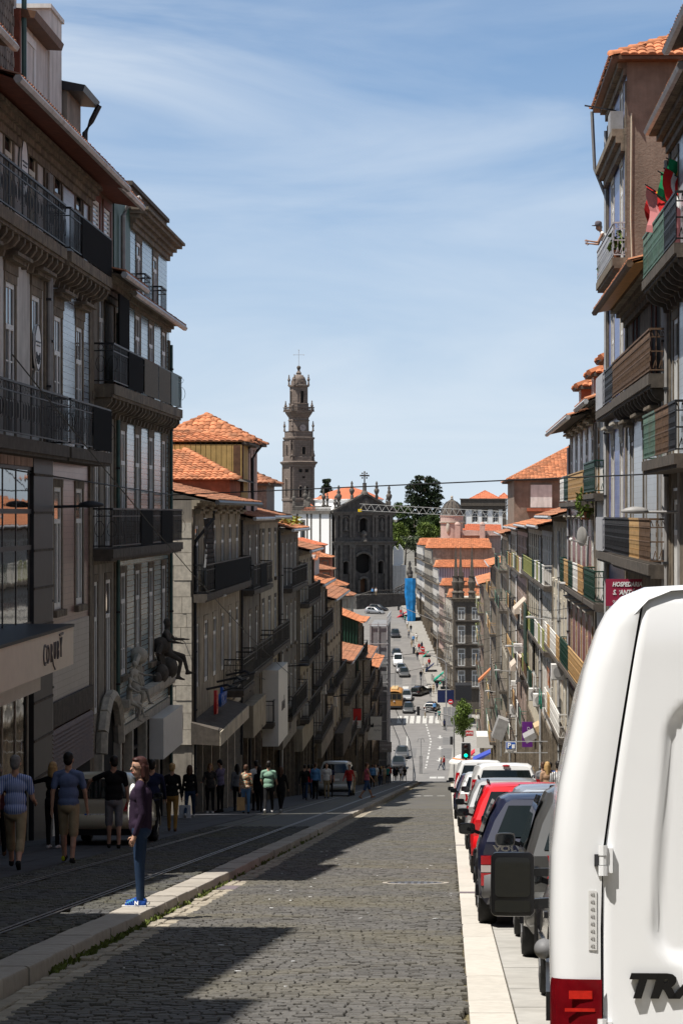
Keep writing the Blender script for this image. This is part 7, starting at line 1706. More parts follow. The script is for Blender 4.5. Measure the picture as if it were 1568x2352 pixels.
# tower crane jib reaching across
CR = empty('crane_jib', W(1000,1180,390), 'white lattice crane jib stretching over the rooftops', 'crane')
a, b = W(826,1172,390), W(1200,1192,390); n = 22; q = MB(); up = Vector((0,0,1.05)); dp = Vector((0,0.9,0))
M['crane_white'] = mk('crane_white',(0.50,0.49,0.46),0.5, var=0.15)
q.bar(a, b,0.07); q.bar(a+dp, b+dp,0.07); q.bar(a+dp*0.5+up, b+dp*0.5+up,0.08); q.build('chord', M['crane_white'], CR)
for i in range(n):
 p0, p1 = a.lerp(b, i/n), a.lerp(b,(i+1)/n); mid = a.lerp(b,(i+0.5)/n) + dp*0.5 + up; q = MB()
 for s in (Vector((0,0,0)), dp): q.bar(p0+s, mid,0.032); q.bar(mid, p1+s,0.032)
 q.build('lattice_bay', M['crane_white'], CR)
q = MB(); q.box(a.x-0.3, a.x+0.3, a.y, a.y+0.9, a.z-0.25, a.z+0.2); q.build('jib_end', M['flag_yellow'], CR)
CRP = MB(); c = W(1225,1192,390); CRP.box(c.x-0.8, c.x+0.8,389,391, zr(390), c.z+2); CRP.build('mast', M['crane_white'], CR)
# ================================================================== VEHICLES
def paint(name, c, metal=0.0, rough=0.35, coat=0.6):
 m = mk('paint_'+name, c, rough, metal, var=0.04, scale=1.5, spec=0.5, coat=coat); return m
M['tyre'] = mk('tyre',(0.018,0.018,0.018),0.85, var=0.3, scale=20)
M['rim'] = mk('rim',(0.30,0.30,0.31),0.35, metal=0.7, var=0.1)
M['plastic'] = mk('plastic',(0.007,0.007,0.008),0.3, var=0.1, spec=0.4)
M['plastic_grey'] = mk('plastic_grey',(0.16,0.16,0.165),0.55, var=0.1)
M['lamp_red'] = mk('lamp_red',(0.36,0.006,0.012),0.12, var=0.15, scale=30, spec=0.6, coat=0.5)
M['lamp_clear'] = mk('lamp_clear',(0.50,0.44,0.42),0.15, var=0.1, spec=0.6)
M['chrome'] = mk('chrome',(0.6,0.6,0.6),0.15, metal=1.0, var=0)
M['plate'] = mk('plate',(0.72,0.72,0.70),0.5, var=0.05)
M['mirror_glass'] = glassmat('mirror_glass',(0.008,0.01,0.012),0.02,1.6)
M['seat'] = mk('seat',(0.05,0.05,0.055),0.9, var=0.2)
M['van_gap'] = mk('van_gap',(0.012,0.012,0.014),0.8, var=0)
def wheel_meshes(r, w):
 q = MB(); prof = [(r*0.62,-w/2),(r*0.93,-w/2),(r,-w*0.36),(r, w*0.36),(r*0.93, w/2),(r*0.62, w/2)]; q.lathe(prof,(0,0,0),20); q.v = [(z, x, y) for x, y, z in q.v]
 t_ = q.mesh('tyre', M['tyre'],40)
 q = MB(); q.lathe([(0.02,-w*0.34),(r*0.25,-w*0.38),(r*0.60,-w*0.44),(r*0.64,-w*0.46),(r*0.64, w*0.46),(r*0.6, w*0.44),(0.02, w*0.3)],(0,0,0),20)
 for k in range(5):
  a = 2*math.pi*k/5
  for s in (-1,1): q.bar((r*0.12*math.cos(a), r*0.12*math.sin(a), s*w*0.47),(r*0.62*math.cos(a), r*0.62*math.sin(a), s*w*0.49),0.07,0.02)
 q.v = [(z, x, y) for x, y, z in q.v]
 return t_, q.mesh('rim', M['rim'],40)
WH = wheel_meshes(0.31,0.20)
def car(name, label, L_, Wd, H_, pm, kind='hatch', lights='std', belt=None, glass='glass_car', group=None, plate='', rear_rake=None, plastic_bumper=False, rails=False, badge=None):
 """a car built rear at y=0, nose at y=L_, wheels on z=0"""
 e = empty(name,(0,0,0), label, 'car' if kind != 'van' else 'van', group); w = Wd/2; zb = belt or H_*0.60
 rk = rear_rake if rear_rake is not None else dict(hatch=0.42, estate=0.30, van=0.10, sedan=0.55)[kind]
 # station: y at sill, y at belt, y at top, half widths low/belt/top, heights sill/belt/top
 if kind == 'van': nose = [(L_*0.70, L_*0.70, L_*0.62, w, w*0.98, w*0.84,0.25, zb, H_*0.985),(L_*0.80, L_*0.80, L_*0.80, w, w*0.96, w*0.90,0.25, zb*0.98, zb*1.02),(L_*0.93, L_*0.93, L_*0.92, w*0.97, w*0.90, w*0.82,0.25, zb*0.78, zb*0.86),(L_*0.99, L_*0.985, L_*0.97, w*0.88, w*0.80, w*0.7,0.28, zb*0.55, zb*0.62)]
 else: nose = [(L_*0.60, L_*0.60, L_*0.50, w, w*0.95, w*0.70,0.24, zb, H_*0.985),(L_*0.73, L_*0.74, L_*0.735, w, w*0.93, w*0.86,0.24, zb*0.97, zb*1.0),(L_*0.90, L_*0.91, L_*0.90, w*0.97, w*0.88, w*0.78,0.24, zb*0.80, zb*0.86),(L_*0.985, L_*0.975, L_*0.96, w*0.88, w*0.78, w*0.66,0.27, zb*0.56, zb*0.64)]
 st = [(0.05,0.0, rk, w*0.95, w*0.90, w*0.66,0.34, zb, H_*0.955),(0.16,0.13, rk+0.14, w*0.995, w*0.95, w*0.705,0.24, zb, H_*0.985),(L_*0.28, L_*0.28, L_*0.30, w, w*0.96, w*0.73,0.22, zb, H_)] + nose
 def ring(s):
  yb, ym, yt, wl, wb, wt, z0, z1, z2 = s; P = []
  half = [(wl*0.90, z0, yb),(wl*0.985, z0+0.10, yb),(wl,(z0+z1)*0.5, yb+(ym-yb)*0.5),(wl*0.5+wb*0.5+0.008, z1-0.10, ym),(wb, z1, ym),(wb*0.5+wt*0.5+0.012, z1+(z2-z1)*0.5,(ym+yt)/2),(wt, z2-(z2-z1)*0.10, yt-(yt-ym)*0.08),(wt*0.86, z2-(z2-z1)*0.02, yt),(wt*0.4, z2, yt)]
  return [Vector((x, y, z)) for x, z, y in half] + [Vector((-x, y, z)) for x, z, y in reversed(half)]
 rg = [ring(s) for s in st]; q = MB(); q.rings(rg, close=True, cap=False); n = len(rg[0])
 for e_, base in ((0,0),(1,(len(rg)-1)*n)):
  for i in range(n//2-1): q.f.append((base+i, base+i+1, base+n-2-i, base+n-1-i)); q.m.append(0)
 body = q.build('body', pm, e, smooth=28)
 def X(y, z):       # outer half width near a point of the cabin
  s0 = st[2]; k = min(1, max(0,(z-zb)/(H_-zb))); return s0[4]*(1-k) + s0[5]*k + 0.012*math.sin(math.pi*k) + 0.008
 # side windows
 y0, y1 = rk*0.55+0.28, L_*0.585; zt_ = H_ - (H_-zb)*0.17; split = [y0,(y0+y1)/2+0.02, y1] if kind != 'van' else [L_*0.46, L_*0.60]
 for sx in (-1,1):
  for a, b in zip(split, split[1:]):
   lean0 = 0.22 if a == split[0] and kind != 'van' else 0.0; lean1 = -L_*0.085 if b == split[-1] else 0.0
   g = MB(); pts = [(a+0.03, zb+0.03),(b-0.03, zb+0.03),(b-0.03+lean1, zt_),(a+0.03+lean0, zt_)]
   nn = 4; rows = []
   for k in range(nn+1):
    t_ = k/nn; rows.append([Vector((sx*X(0, zb+0.03+(zt_-zb-0.03)*t_),(pts[0][0]*(1-t_)+pts[3][0]*t_), zb+0.03+(zt_-zb-0.03)*t_)), Vector((sx*X(0, zb+0.03+(zt_-zb-0.03)*t_),(pts[1][0]*(1-t_)+pts[2][0]*t_), zb+0.03+(zt_-zb-0.03)*t_))])
   g.rings(rows, close=False, cap=False); g.build('side_window', M[glass], e, smooth=True, fixn=False)
  hd = MB(); yy = L_*0.33; hd.box(min(sx*(w+0.0), sx*(w+0.03)), max(sx*(w+0.0), sx*(w+0.03)), yy, yy+0.16, zb-0.17, zb-0.13); hd.build('door_handle', pm if kind != 'estate' else M['plastic'], e)
  sm_ = MB(); sm_.box(min(sx*(w*0.995), sx*(w+0.012)), max(sx*(w*0.995), sx*(w+0.012)), L_*0.22, L_*0.72, zb*0.50, zb*0.50+0.06); sm_.build('side_trim', M['plastic'], e)
  # wing mirror
  my = L_*0.575; c = Vector((sx*(w+0.10), my, zb+0.07)); g = MB(); rr_ = lambda hw, hh, y: [c + Vector((hw*math.copysign(abs(math.cos(a))**0.5, math.cos(a)), y, hh*math.copysign(abs(math.sin(a))**0.5, math.sin(a)))) for a in [2*math.pi*k/16 for k in range(16)]]
  g.rings([rr_(0.05,0.035,0.10), rr_(0.085,0.06,0.06), rr_(0.098,0.066,0.0), rr_(0.094,0.062,-0.012), rr_(0.086,0.054,-0.012)]); mi = g.build('wing_mirror', M['plastic'] if lights != 'round' else pm, e, smooth=50)
  g = MB(); g.poly(rr_(0.084,0.052,-0.014)); g.build('mirror_glass', M['mirror_glass'], mi)
  g = MB(); g.bar(c,(sx*(w*0.95), my+0.02, zb+0.02),0.04); g.build('mirror_stalk', M['plastic'], mi)
 # windscreen and rear window follow the slanted ends
 s0 = st[0]; g = MB(); za, zc_ = zb+0.05, H_*0.955-(H_*0.955-zb)*0.16
 def yr(z): k = (z-zb)/(H_*0.955-zb); return rk*k - 0.012
 def xr(z): k = (z-zb)/(H_*0.955-zb); return (s0[4]*(1-k)+s0[5]*k)*0.90
 rows = [[Vector((-xr(z), yr(z), z)), Vector((0, yr(z)-0.02, z)), Vector((xr(z), yr(z), z))] for z in [za+(zc_-za)*k/4 for k in range(5)]]
 g.rings(rows, close=False, cap=False); g.build('rear_window', M[glass], e, smooth=True, fixn=False)
 g = MB(); sA, sB = st[3], st[4]; zA, zB = zb+0.06, H_*0.94
 rows = []
 for k in range(5):
  t_ = k/4; y = sB[1]*(1-t_) + sA[2]*t_ + 0.03; z = sB[8]*(1-t_) + sA[8]*t_ + 0.004; xx = (sB[5]*(1-t_) + sA[5]*t_)*0.9; rows.append([Vector((-xx, y, z)), Vector((0, y+0.03, z+0.01)), Vector((xx, y, z))])
 g.rings(rows, close=False, cap=False); g.build('windscreen', M[glass], e, smooth=True, fixn=False)
 # bumper, lights, plate
 bm_ = M['plastic_grey'] if plastic_bumper else pm
 g = MB(); prof = [(0.10,0.30),(-0.03,0.33),(-0.085,0.42),(-0.085,0.55),(-0.03,0.61),(0.06,0.62)]
 rows = []
 for x, sh in ((-w*0.985,0.28),(-w*0.93,0.06),(-w*0.6,0.0),(0,-0.02),(w*0.6,0.0),(w*0.93,0.06),(w*0.985,0.28)): rows.append([Vector((x, y+sh, z)) for y, z in prof])
 g.rings(rows, close=False, cap=False); g.build('bumper', bm_, e, smooth=True)
 g = MB(); g.box(-w*0.86, w*0.86,0.0,0.12,0.20,0.33); g.build('lower_valance', M['plastic'], e)
 for sx in (-1,1):
  if lights == 'strip':
   for k,(a, b, m) in enumerate(((0.50,0.92, 'lamp_red'),)):
    for z0, z1, mm in ((zb-0.24, zb-0.14, 'lamp_red'),(zb-0.32, zb-0.24, 'lamp_clear'),(zb-0.46, zb-0.32, 'lamp_red')):
     g = MB(); xs = sorted((sx*w*0.36, sx*w*0.945)); g.box(xs[0], xs[1],-0.025,0.06, z0+0.004, z1-0.004); g.box(min(sx*w*0.90, sx*w*0.965), max(sx*w*0.90, sx*w*0.965),0.0,0.22, z0+0.004, z1-0.004); g.build('tail_light', M[mm], e)
  elif lights == 'tall':
   g = MB(); z0, z1 = zb-0.30, zb+0.32; xs = [w*0.90, w*0.955]; g.hexa([Vector((sx*w*0.80,-0.02, z0)), Vector((sx*w*0.985,0.05, z0)), Vector((sx*w*0.985,0.16, z0)), Vector((sx*w*0.80,0.1, z0)), Vector((sx*w*0.80,0.03, z1)), Vector((sx*w*0.925,0.08, z1)), Vector((sx*w*0.925,0.2, z1)), Vector((sx*w*0.80,0.14, z1))]); g.build('tail_light', M['lamp_red'], e)
  else:
   g = MB(); g.hexa([Vector((sx*w*0.62,-0.03, zb-0.20)), Vector((sx*w*0.985,0.08, zb-0.20)), Vector((sx*w*0.985,0.24, zb-0.20)), Vector((sx*w*0.62,0.06, zb-0.20)), Vector((sx*w*0.70,-0.02, zb+0.0)), Vector((sx*w*0.955,0.07, zb+0.02)), Vector((sx*w*0.955,0.26, zb+0.02)), Vector((sx*w*0.70,0.06, zb+0.0))]); g.build('tail_light', M['lamp_red'], e)
 g = MB(); g.box(-0.26,0.26,-0.05,-0.025, zb-0.36 if lights != 'strip' else 0.64,(zb-0.36 if lights != 'strip' else 0.64)+0.115); pl_ = g.build('number_plate', M['plate'], e)
 if plate: place('lettering', text_mesh(plate,0.105, M['sign_black'],0.002), pl_, basis(Vector((0.03,-0.054,(zb-0.36 if lights != 'strip' else 0.64)+0.058)), Vector((1,0,0)), Vector((0,0,1)), Vector((0,-1,0))))
 if plate: g = MB(); g.box(-0.26,-0.215,-0.053,-0.0505, zb-0.36, zb-0.36+0.115); g.build('plate_band', M['sign_blue'], pl_)
 for sx in (-1,1):
  for yy in (0.17*L_ + 0.12,0.81*L_):
   o = place('wheel', WH[0], e, Matrix.Translation((sx*(w-0.11), yy,0.31))); place('rim', WH[1], o)
   a = MB(); a.tube([Vector((sx*(w-0.03), yy+0.36*math.cos(t_),0.31+0.36*math.sin(t_))) for t_ in [math.pi*k/10 for k in range(11)]],0.05,5); a.build('wheel_arch', M['plastic'], e)
 if rails:
  for sx in (-1,1):
   g = MB(); g.tube([(sx*w*0.66, rk+0.25, H_-0.01),(sx*w*0.67, rk+0.4, H_+0.035),(sx*w*0.67, L_*0.45, H_+0.03),(sx*w*0.66, L_*0.5, H_-0.02)],0.018,5); g.build('roof_rail', M['plastic'], e)
 if badge: place('lettering', text_mesh(badge,0.085, M['chrome'],0.004, bold=0.004, xscale=1.45), e, basis(Vector((-w*0.58,-0.035, zb-0.07)), Vector((1,0,0)), Vector((0,0,1)), Vector((0,-1,0))))
 # seats seen through the glass
 return e
def park(e, x_left, d, Wd, rz=0.0):
 e.location = (x_left + Wd/2, d, zr(d)); e.rotation_euler = (-math.atan(SL),0, rz)
G = 'cars parked along the right kerb'
for name, lab, L_, Wd, H_, pm, kw, x, d in (
 ('parked_car', 'black car wedged just beyond the white van',4.0,1.68,1.42, paint('black',(0.012,0.012,0.014)), dict(kind='hatch'),0.64,14.6),
 ('parked_car', 'dark grey hatchback with round wing mirror, parked behind the van',4.2,1.74,1.53, paint('grey',(0.10,0.10,0.098),0.5), dict(kind='hatch', lights='round', rear_rake=0.5),0.61,20.6),
 ('parked_car', 'navy blue estate car with silver VOLVO lettering and ribboned red tail lights',4.7,1.76,1.41, paint('navy',(0.006,0.009,0.032),0.0), dict(kind='estate', lights='strip', plastic_bumper=True, badge='VOLVO', belt=0.90),0.27,25.1),
 ('parked_car', 'pale silver blue car beyond the navy estate',4.3,1.74,1.46, paint('silverblue',(0.36,0.40,0.46),0.5), dict(kind='hatch'),0.60,31.0),
 ('parked_car', 'bright red car with black roof rails',4.2,1.78,1.44, paint('red',(0.62,0.006,0.010)), dict(kind='hatch', rails=True, rear_rake=0.5),0.28,37.2),
 ('parked_car', 'silver grey hatchback beyond the red car',4.0,1.70,1.46, paint('silver',(0.40,0.40,0.40),0.5), dict(kind='hatch', rails=True),0.26,48.2),
 ('parked_van', 'small white delivery van with a broad dark rear window',4.2,1.80,1.78, paint('white',(0.74,0.74,0.73)), dict(kind='van', lights='tall', belt=1.05),0.42,58.5),
 ('parked_car', 'silver white car with a black lower bumper, past the small van',4.2,1.74,1.55, paint('pearl',(0.58,0.58,0.57),0.3), dict(kind='hatch', plastic_bumper=True),0.14,66.3),
 ('parked_car', 'dark blue car far down the parked row',4.2,1.74,1.48, paint('deepblue',(0.012,0.016,0.04),0.2), dict(kind='hatch'),0.05,76.5),
 ('parked_van', 'white high van at the far end of the parked row',4.8,1.90,1.92, paint('white',(0.74,0.74,0.73)), dict(kind='van', lights='tall', belt=1.15),0.06,84.0)):
 e = car(name, lab, L_, Wd, H_, pm, group=G, **kw); park(e, x, d, Wd)
 if 'small white' in lab:
  g = MB(); g.ball((0,0.07,1.70),(0.10,0.04,0.03)); g.build('brake_light', M['lamp_red'], e)
# beige car among the walkers on the left
e = car('parked_car', 'old beige car with plate 71-58 half hidden by walkers on the left',3.9,1.60,1.45, paint('beige',(0.50,0.46,0.33)), kind='hatch', plate='71-58-AB', rear_rake=0.25, plastic_bumper=False)
e.location = (-6.95,47.0, zr(47)+0.14); e.rotation_euler = (-math.atan(SL),0,0)
e = car('parked_van', 'white van standing in the shade of the left row',4.6,1.8,1.85, paint('white_shade',(0.42,0.42,0.40)), kind='van', belt=1.15); e.location = (Xat(768,126),126, zr(126)+0.14); e.rotation_euler = (-math.atan(SL),0,0)  # white van, its paint greyed to carry the shade of the row
# cars on the square and up the street
def road_car(px, py, label, pm, kind='hatch', face=1, rz=0.0, d=None, L_=4.2, Wd=1.76, H_=1.48):
 d = d or hit(px, py); e = car('distant_car', label, L_, Wd, H_, pm, kind=kind, group='cars on the square and climbing street')
 sl_ = (zr(d+3)-zr(d-3))/6
 if face > 0: e.location = (Xat(px, d), d, zr(d)); e.rotation_euler = (math.atan(sl_),0, rz)
 else: e.location = (Xat(px, d), d+L_, zr(d+L_)); e.rotation_euler = (-math.atan(sl_),0, math.pi+rz)
PB_, PS_, PW_, PG_ = paint('black',(0,0,0)), paint('silver',(0,0,0)), paint('white',(0,0,0)), paint('grey',(0,0,0))
road_car(984,1637, 'small black car on the near crossing', PB_, rz=R(-14))
road_car(951,1600, 'dark estate turning before the tram', PB_, 'estate', rz=R(-25), L_=4.5)
road_car(937,1640, 'dark saloon waiting beside the tram', PG_, face=-1)
road_car(933,1621, 'silver car behind the dark saloon in the queue', PS_, face=-1, d=381)
road_car(925,1557, 'bronze grey saloon coming down to the far crossing', PG_, face=-1, rz=0.06)
road_car(918,1546, 'silver car second in the queue up the street', PS_, face=-1, rz=0.06, d=411)
road_car(911,1532, 'white van third in the queue up the street', PW_, 'van', face=-1, rz=0.06, d=420, H_=2.0)
road_car(908,1518, 'black car with red roof lamp up the street', PB_, face=-1, rz=0.06, d=431)
road_car(905,1474, 'dark car highest in the climbing street', PB_, face=-1, rz=0.06, d=462)
road_car(914,1722, 'dark car parked at the foot of the left row', PB_, face=-1, d=292)
road_car(922,1706, 'second dark car parked by the tram track', PG_, face=-1, d=306)
road_car(838,1409, 'silver car parked before the church steps', PS_, face=-1, d=502, rz=R(70))
road_car(846,1404, 'dark car behind the silver one at the church', PB_, face=-1, d=508, rz=R(70))
# ---- yellow tram
TD = 372.0; TRM = empty('tram',(Xat(905, TD), TD, zr(TD)), 'old ochre and brown wooden tram waiting at the crossing', 'tram'); tx = Xat(905, TD)
M['tram_ochre'] = mk('tram_ochre',(0.42,0.20,0.055),0.45, var=0.12); M['tram_cream'] = mk('tram_cream',(0.52,0.36,0.17),0.5, var=0.1)
zt0 = zr(TD); w = 1.2
q = MB(); q.box(tx-w, tx+w, TD, TD+8.5, zt0+0.5, zt0+1.55); q.build('body', M['tram_ochre'], TRM)
q = MB(); q.box(tx-w*0.96, tx+w*0.96, TD+0.05, TD+8.4, zt0+1.55, zt0+2.6); q.build('window_band', M['tram_cream'], TRM)
for k in (-1,0,1):
 q = MB(); q.box(tx+k*0.74-0.31, tx+k*0.74+0.31, TD-0.02, TD+0.045, zt0+1.65, zt0+2.45); q.build('front_window', M['glass'], TRM)
q = MB(); rows = []
for y, s in ((TD-0.35,0.75),(TD-0.1,0.95),(TD+0.3,1.0),(TD+8.3,1.0),(TD+8.8,0.8)): rows.append([(tx+s*w*1.04*math.cos(a), y, zt0+2.6+0.42*s*math.sin(a)) for a in [math.pi*k/10 for k in range(11)]])
q.rings(rows, close=False, cap=False); q.build('roof', M['tram_ochre'], TRM, smooth=50)
q = MB(); q.box(tx-0.5, tx+0.5, TD+1, TD+7.5, zt0+2.98, zt0+3.22); q.build('clerestory', M['tram_cream'], TRM)
q = MB(); q.box(tx-w*0.9, tx+w*0.9, TD-0.15, TD-0.01, zt0+0.35, zt0+0.62); q.build('fender', M['metal_dark'], TRM)
q = MB(); q.ball((tx, TD-0.03, zt0+1.3),(0.14,0.08,0.14)); q.build('headlamp', M['lamp_clear'], TRM)
for sx in (-0.72,0.72):
 for y in (2.6,5.6): o = place('wheel', WH[0], TRM, Matrix.Translation((tx+sx, TD+y, zt0+0.31))); place('rim', WH[1], o)
q = MB(); q.tube([(tx, TD+4, zt0+3.2),(tx, TD+7.5, zt0+5.6)],0.04,5); q.build('trolley_pole', M['metal_dark'], TRM)
# ================================================================== THE WHITE VAN IN FRONT
VAN = empty('delivery_van',(0,0,0), 'white panel van filling the lower right corner, seen from behind', 'van')
VP = paint('vanwhite',(0.80,0.81,0.825),0.0,0.25,0.7)
prof = [(0.90,0.30),(0.985,0.45),(1.005,0.75),(1.01,1.10),(1.005,1.377),(0.975,1.62),(0.93,1.83),(0.885,2.04),(0.835,2.197),(0.80,2.263),(0.745,2.32),(0.66,2.355),(0.45,2.368),(0.0,2.372)]
def vring(y, inset, taper=0.0, zs=1.0):
 H2 = []
 for x, z in prof:
  k = inset; xx = max(0.0, x - k*(1.0 if x > 0.2 else 0)); zz = z - (k*0.2 if z > 2.2 else 0); H2.append((xx*(1-taper), zz*zs))
 return [Vector((-x, y, z)) for x, z in H2] + [Vector((x, y, z)) for x, z in reversed(H2[:-1])]
q = MB(); VL = 5.0
def xgap(z):     # half width of the rear door opening
 return 0.815 if z < 1.3 else 0.815 - 0.150*min(1, max(0,(z-1.3)/0.97))**1.15
def gring(y):    # edge of the rear opening, a finger wide around the doors
 H2 = [(xgap(z)+0.009, z) for x, z in prof[:10]] + [(xgap(2.30)-0.012,2.312),(xgap(2.3)-0.06,2.338),(0.42,2.346),(0.0,2.348)]
 return [Vector((-x, y, z)) for x, z in H2] + [Vector((x, y, z)) for x, z in reversed(H2[:-1])]
rg = [gring(0.03), gring(0.002), vring(-0.002,0.10), vring(0.012,0.055), vring(0.04,0.022), vring(0.09,0.004), vring(0.16,0.0), vring(1.2,0.0), vring(2.8,0.0), vring(3.4,0.0,0.01), vring(3.75,0.02,0.02,0.985)]
# bonnet end
rg += [vring(4.15,0.03,0.05,0.80), vring(4.45,0.05,0.07,0.60), vring(4.85,0.10,0.12,0.50), vring(4.98,0.18,0.2,0.44)]
q.rings(rg, close=False, cap=False); q.build('body', VP, VAN, smooth=40, fixn=True)
g = MB(); g.poly(gring(0.028)); g.build('door_gap', M['van_gap'], VAN)
g = MB(); g.box(-0.93,0.93,0.1,4.9,0.22,0.31); g.build('underside', M['van_gap'], VAN)
def door(sx):
 nu, nv = 44,70; V = []; q = MB(); z0, z1 = 0.48,2.338
 for j in range(nv+1):
  z = z0 + (z1-z0)*j/nv
  for i in range(nu+1):
   t_ = i/nu; xo = xgap(min(z,2.30)) - (0.075*((z-2.28)/0.058)**2 if z > 2.28 else 0); x = 0.006 + (xo-0.006)*t_
   # recessed panel with rounded corners
   xa, xb, za, zb = 0.10,0.635 - 0.075*max(0,(z-1.0)/1.0),0.985,1.925
   rr = 0.13; cx_, cz_ = (xa+xb)/2,(za+zb)/2; hx, hz = (xb-xa)/2-rr,(zb-za)/2-rr
   dx, dz_ = abs(x-cx_)-hx, abs(z-cz_)-hz; sd = math.hypot(max(dx,0), max(dz_,0)) + min(max(dx,dz_),0) - rr
   k = min(1, max(0,(0.014-sd)/0.028)); k = k*k*(3-2*k)
   y = 0.006 - 0.030*(1-(x/0.85)**2) + 0.024*k
   e1 = min((xo-x),(x-0.006))/0.014; e2 = min(z-z0, z1-z)/0.014; e_ = min(1, e1, e2); y += 0.012*(1-e_)**2 if e_ < 1 else 0
   y += 0.0 if z < 2.1 else 0.03*((z-2.1)/0.24)**2
   q.v.append((sx*x, y, z))
 for j in range(nv):
  for i in range(nu):
   a = j*(nu+1)+i; q.f.append((a, a+1, a+nu+2, a+nu+1)); q.m.append(0)
 return q.build('rear_door', VP, VAN, smooth=True, fixn=True)
dl = door(-1); dr = door(1)
for sx in (-1,1):
 par = dl if sx < 0 else dr
 for z in (0.78,1.30,2.0)[:3] if sx > 0 else (0.72,1.345):
  g = MB(); x = sx*(xgap(z)+0.004); g.tube([(x,-0.022, z-0.055),(x,-0.022, z-0.018)],0.017,8); g.tube([(x,-0.022, z-0.016),(x,-0.022, z+0.016)],0.0145,8); g.tube([(x,-0.022, z+0.018),(x,-0.022, z+0.055)],0.017,8); g.box(min(x, x-sx*0.035), max(x, x-sx*0.035),-0.022,0.0, z-0.045, z+0.045); g.build('hinge', VP, par, smooth=40)
  g = MB(); g.box(min(x, x+sx*0.03)-0.002, max(x, x+sx*0.03),-0.018,0.02, z-0.022, z+0.022); g.build('hinge_strap', M['metal_dark'], par)
 # tail light: red lens with brighter lamp inside, deep box round the corner
 g = MB(); rows = []
 for z in (0.50,0.54,0.88,0.915):
  k = 0.004 if 0.52 < z < 0.9 else 0.0; rows.append([Vector((sx*0.82,-0.012-k, z)), Vector((sx*0.90,-0.006-k, z)), Vector((sx*0.965,0.012-k, z)), Vector((sx*0.996+sx*k,0.05, z)), Vector((sx*1.004+sx*k,0.10, z))])
 g.rings(rows, close=False, cap=False); lt = g.build('tail_light', mk('lens_red',(0.13,0.003,0.006),0.08, var=0.25, scale=14, spec=0.6, coat=0.6), VAN, smooth=40)
 for zz in (0.60,0.70,0.80):
  g = MB(); g.box(min(sx*0.845, sx*0.955), max(sx*0.845, sx*0.955),-0.0165,-0.012, zz, zz+0.012); g.build('lens_ridge', mk('lens_bright',(0.50,0.012,0.008),0.1, var=0.3, scale=25, coat=0.5), lt)
 g = MB(); g.box(min(sx*0.855, sx*0.94), max(sx*0.855, sx*0.94),-0.0165,-0.013,0.845,0.875); g.build('lens_reflector', MATS['lens_bright'], lt)
 # door-edge bumper corner
 g = MB(); rows = []
 for z, o_ in ((0.28,0.04),(0.33,-0.03),(0.46,-0.05),(0.50,-0.02),(0.50,0.05)): rows.append([Vector((0,-0.05+o_*0, z)) if False else Vector((sx*x, y+o_, z)) for x, y in ((0.0,-0.02),(0.6,-0.01),(0.92,0.03),(1.0,0.12),(1.01,0.3))])
 g.rings(rows, close=False, cap=False); g.build('bumper', M['plastic'], VAN, smooth=50)
 # tall two-piece door mirror
 mc = Vector((sx*1.19,3.42,1.09)); g = MB(); rows = []
 def rrect(hw, hh, r, y, cx=0, cz=0):
  P = []
  for k in range(20):
   a = 2*math.pi*k/20; ux, uz = math.cos(a), math.sin(a); P.append(mc + Vector((cx + (hw-r)*(1 if ux > 1e-6 else -1 if ux < -1e-6 else 0) + r*ux, y, cz + (hh-r)*(1 if uz > 1e-6 else -1 if uz < -1e-6 else 0) + r*uz)))
  return P
 for hw, hh, y in ((0.085,0.13,0.14),(0.105,0.155,0.10),(0.112,0.163,0.02),(0.110,0.160,0.0),(0.100,0.150,-0.002)): rows.append(rrect(hw, hh,0.035, y))
 g.rings(rows); mi = g.build('door_mirror', M['plastic'], VAN, smooth=40)
 g = MB(); g.poly(rrect(0.090,0.100,0.025,-0.006,0,0.036)); g.build('mirror_glass', M['mirror_glass'], mi)
 g = MB(); g.poly(rrect(0.090,0.030,0.012,-0.006,0,-0.110)); g.build('wide_angle_glass', M['mirror_glass'], mi)
 g = MB(); g.bar(mc + Vector((-sx*0.10,0.05,-0.10)),(sx*0.95,3.5,1.0),0.07,0.05); g.build('mirror_arm', M['plastic'], mi); g = MB(); g.bar(mc + Vector((-sx*0.10,0.05,0.06)),(sx*0.95,3.5,1.15),0.05,0.04); g.build('mirror_arm', M['plastic'], mi)
 for yy in (0.95,4.05): o = place('wheel', WH[0], VAN, Matrix.Translation((sx*0.86, yy,0.33)) @ Matrix.Scale(1.06,4)); place('rim', WH[1], o)
 g = MB(); g.box(min(sx*1.0, sx*1.022), max(sx*1.0, sx*1.022),1.4,3.6,0.62,0.74); g.build('side_rub_strip', M['plastic'], VAN)
 # side glass of the cab
 g = MB(); g.poly([(sx*0.992,3.0,1.45),(sx*0.985,3.75,1.45),(sx*0.90,3.55,2.0),(sx*0.905,3.05,2.0)]); g.build('cab_window', M['glass_car'], VAN)
g = MB(); g.poly([(-0.86,4.12,1.62),(0.86,4.12,1.62),(0.76,3.80,2.12),(-0.76,3.80,2.12)]); g.build('windscreen', M['glass_car'], VAN)
place('lettering', text_mesh('TRANSIT',0.115, M['plastic'],0.009, italic=True, bold=0.006, align='LEFT', xscale=1.28), VAN, basis(Vector((-0.735,-0.018,0.89)), Vector((1,0,0)), Vector((0,0,1)), Vector((0,-1,0))))
g = MB(); g.box(-0.868,-0.838,-0.0035,-0.001,1.02,1.235); st_ = g.build('sticker', mk('sticker',(0.66,0.66,0.65),0.6, var=0.05), VAN)
for k in range(8): place('lettering', text_mesh('42',0.017, M['metal_grey'],0.0005), st_, basis(Vector((-0.853,-0.005,1.035+k*0.0265)), Vector((1,0,0)), Vector((0,0,1)), Vector((0,-1,0))))
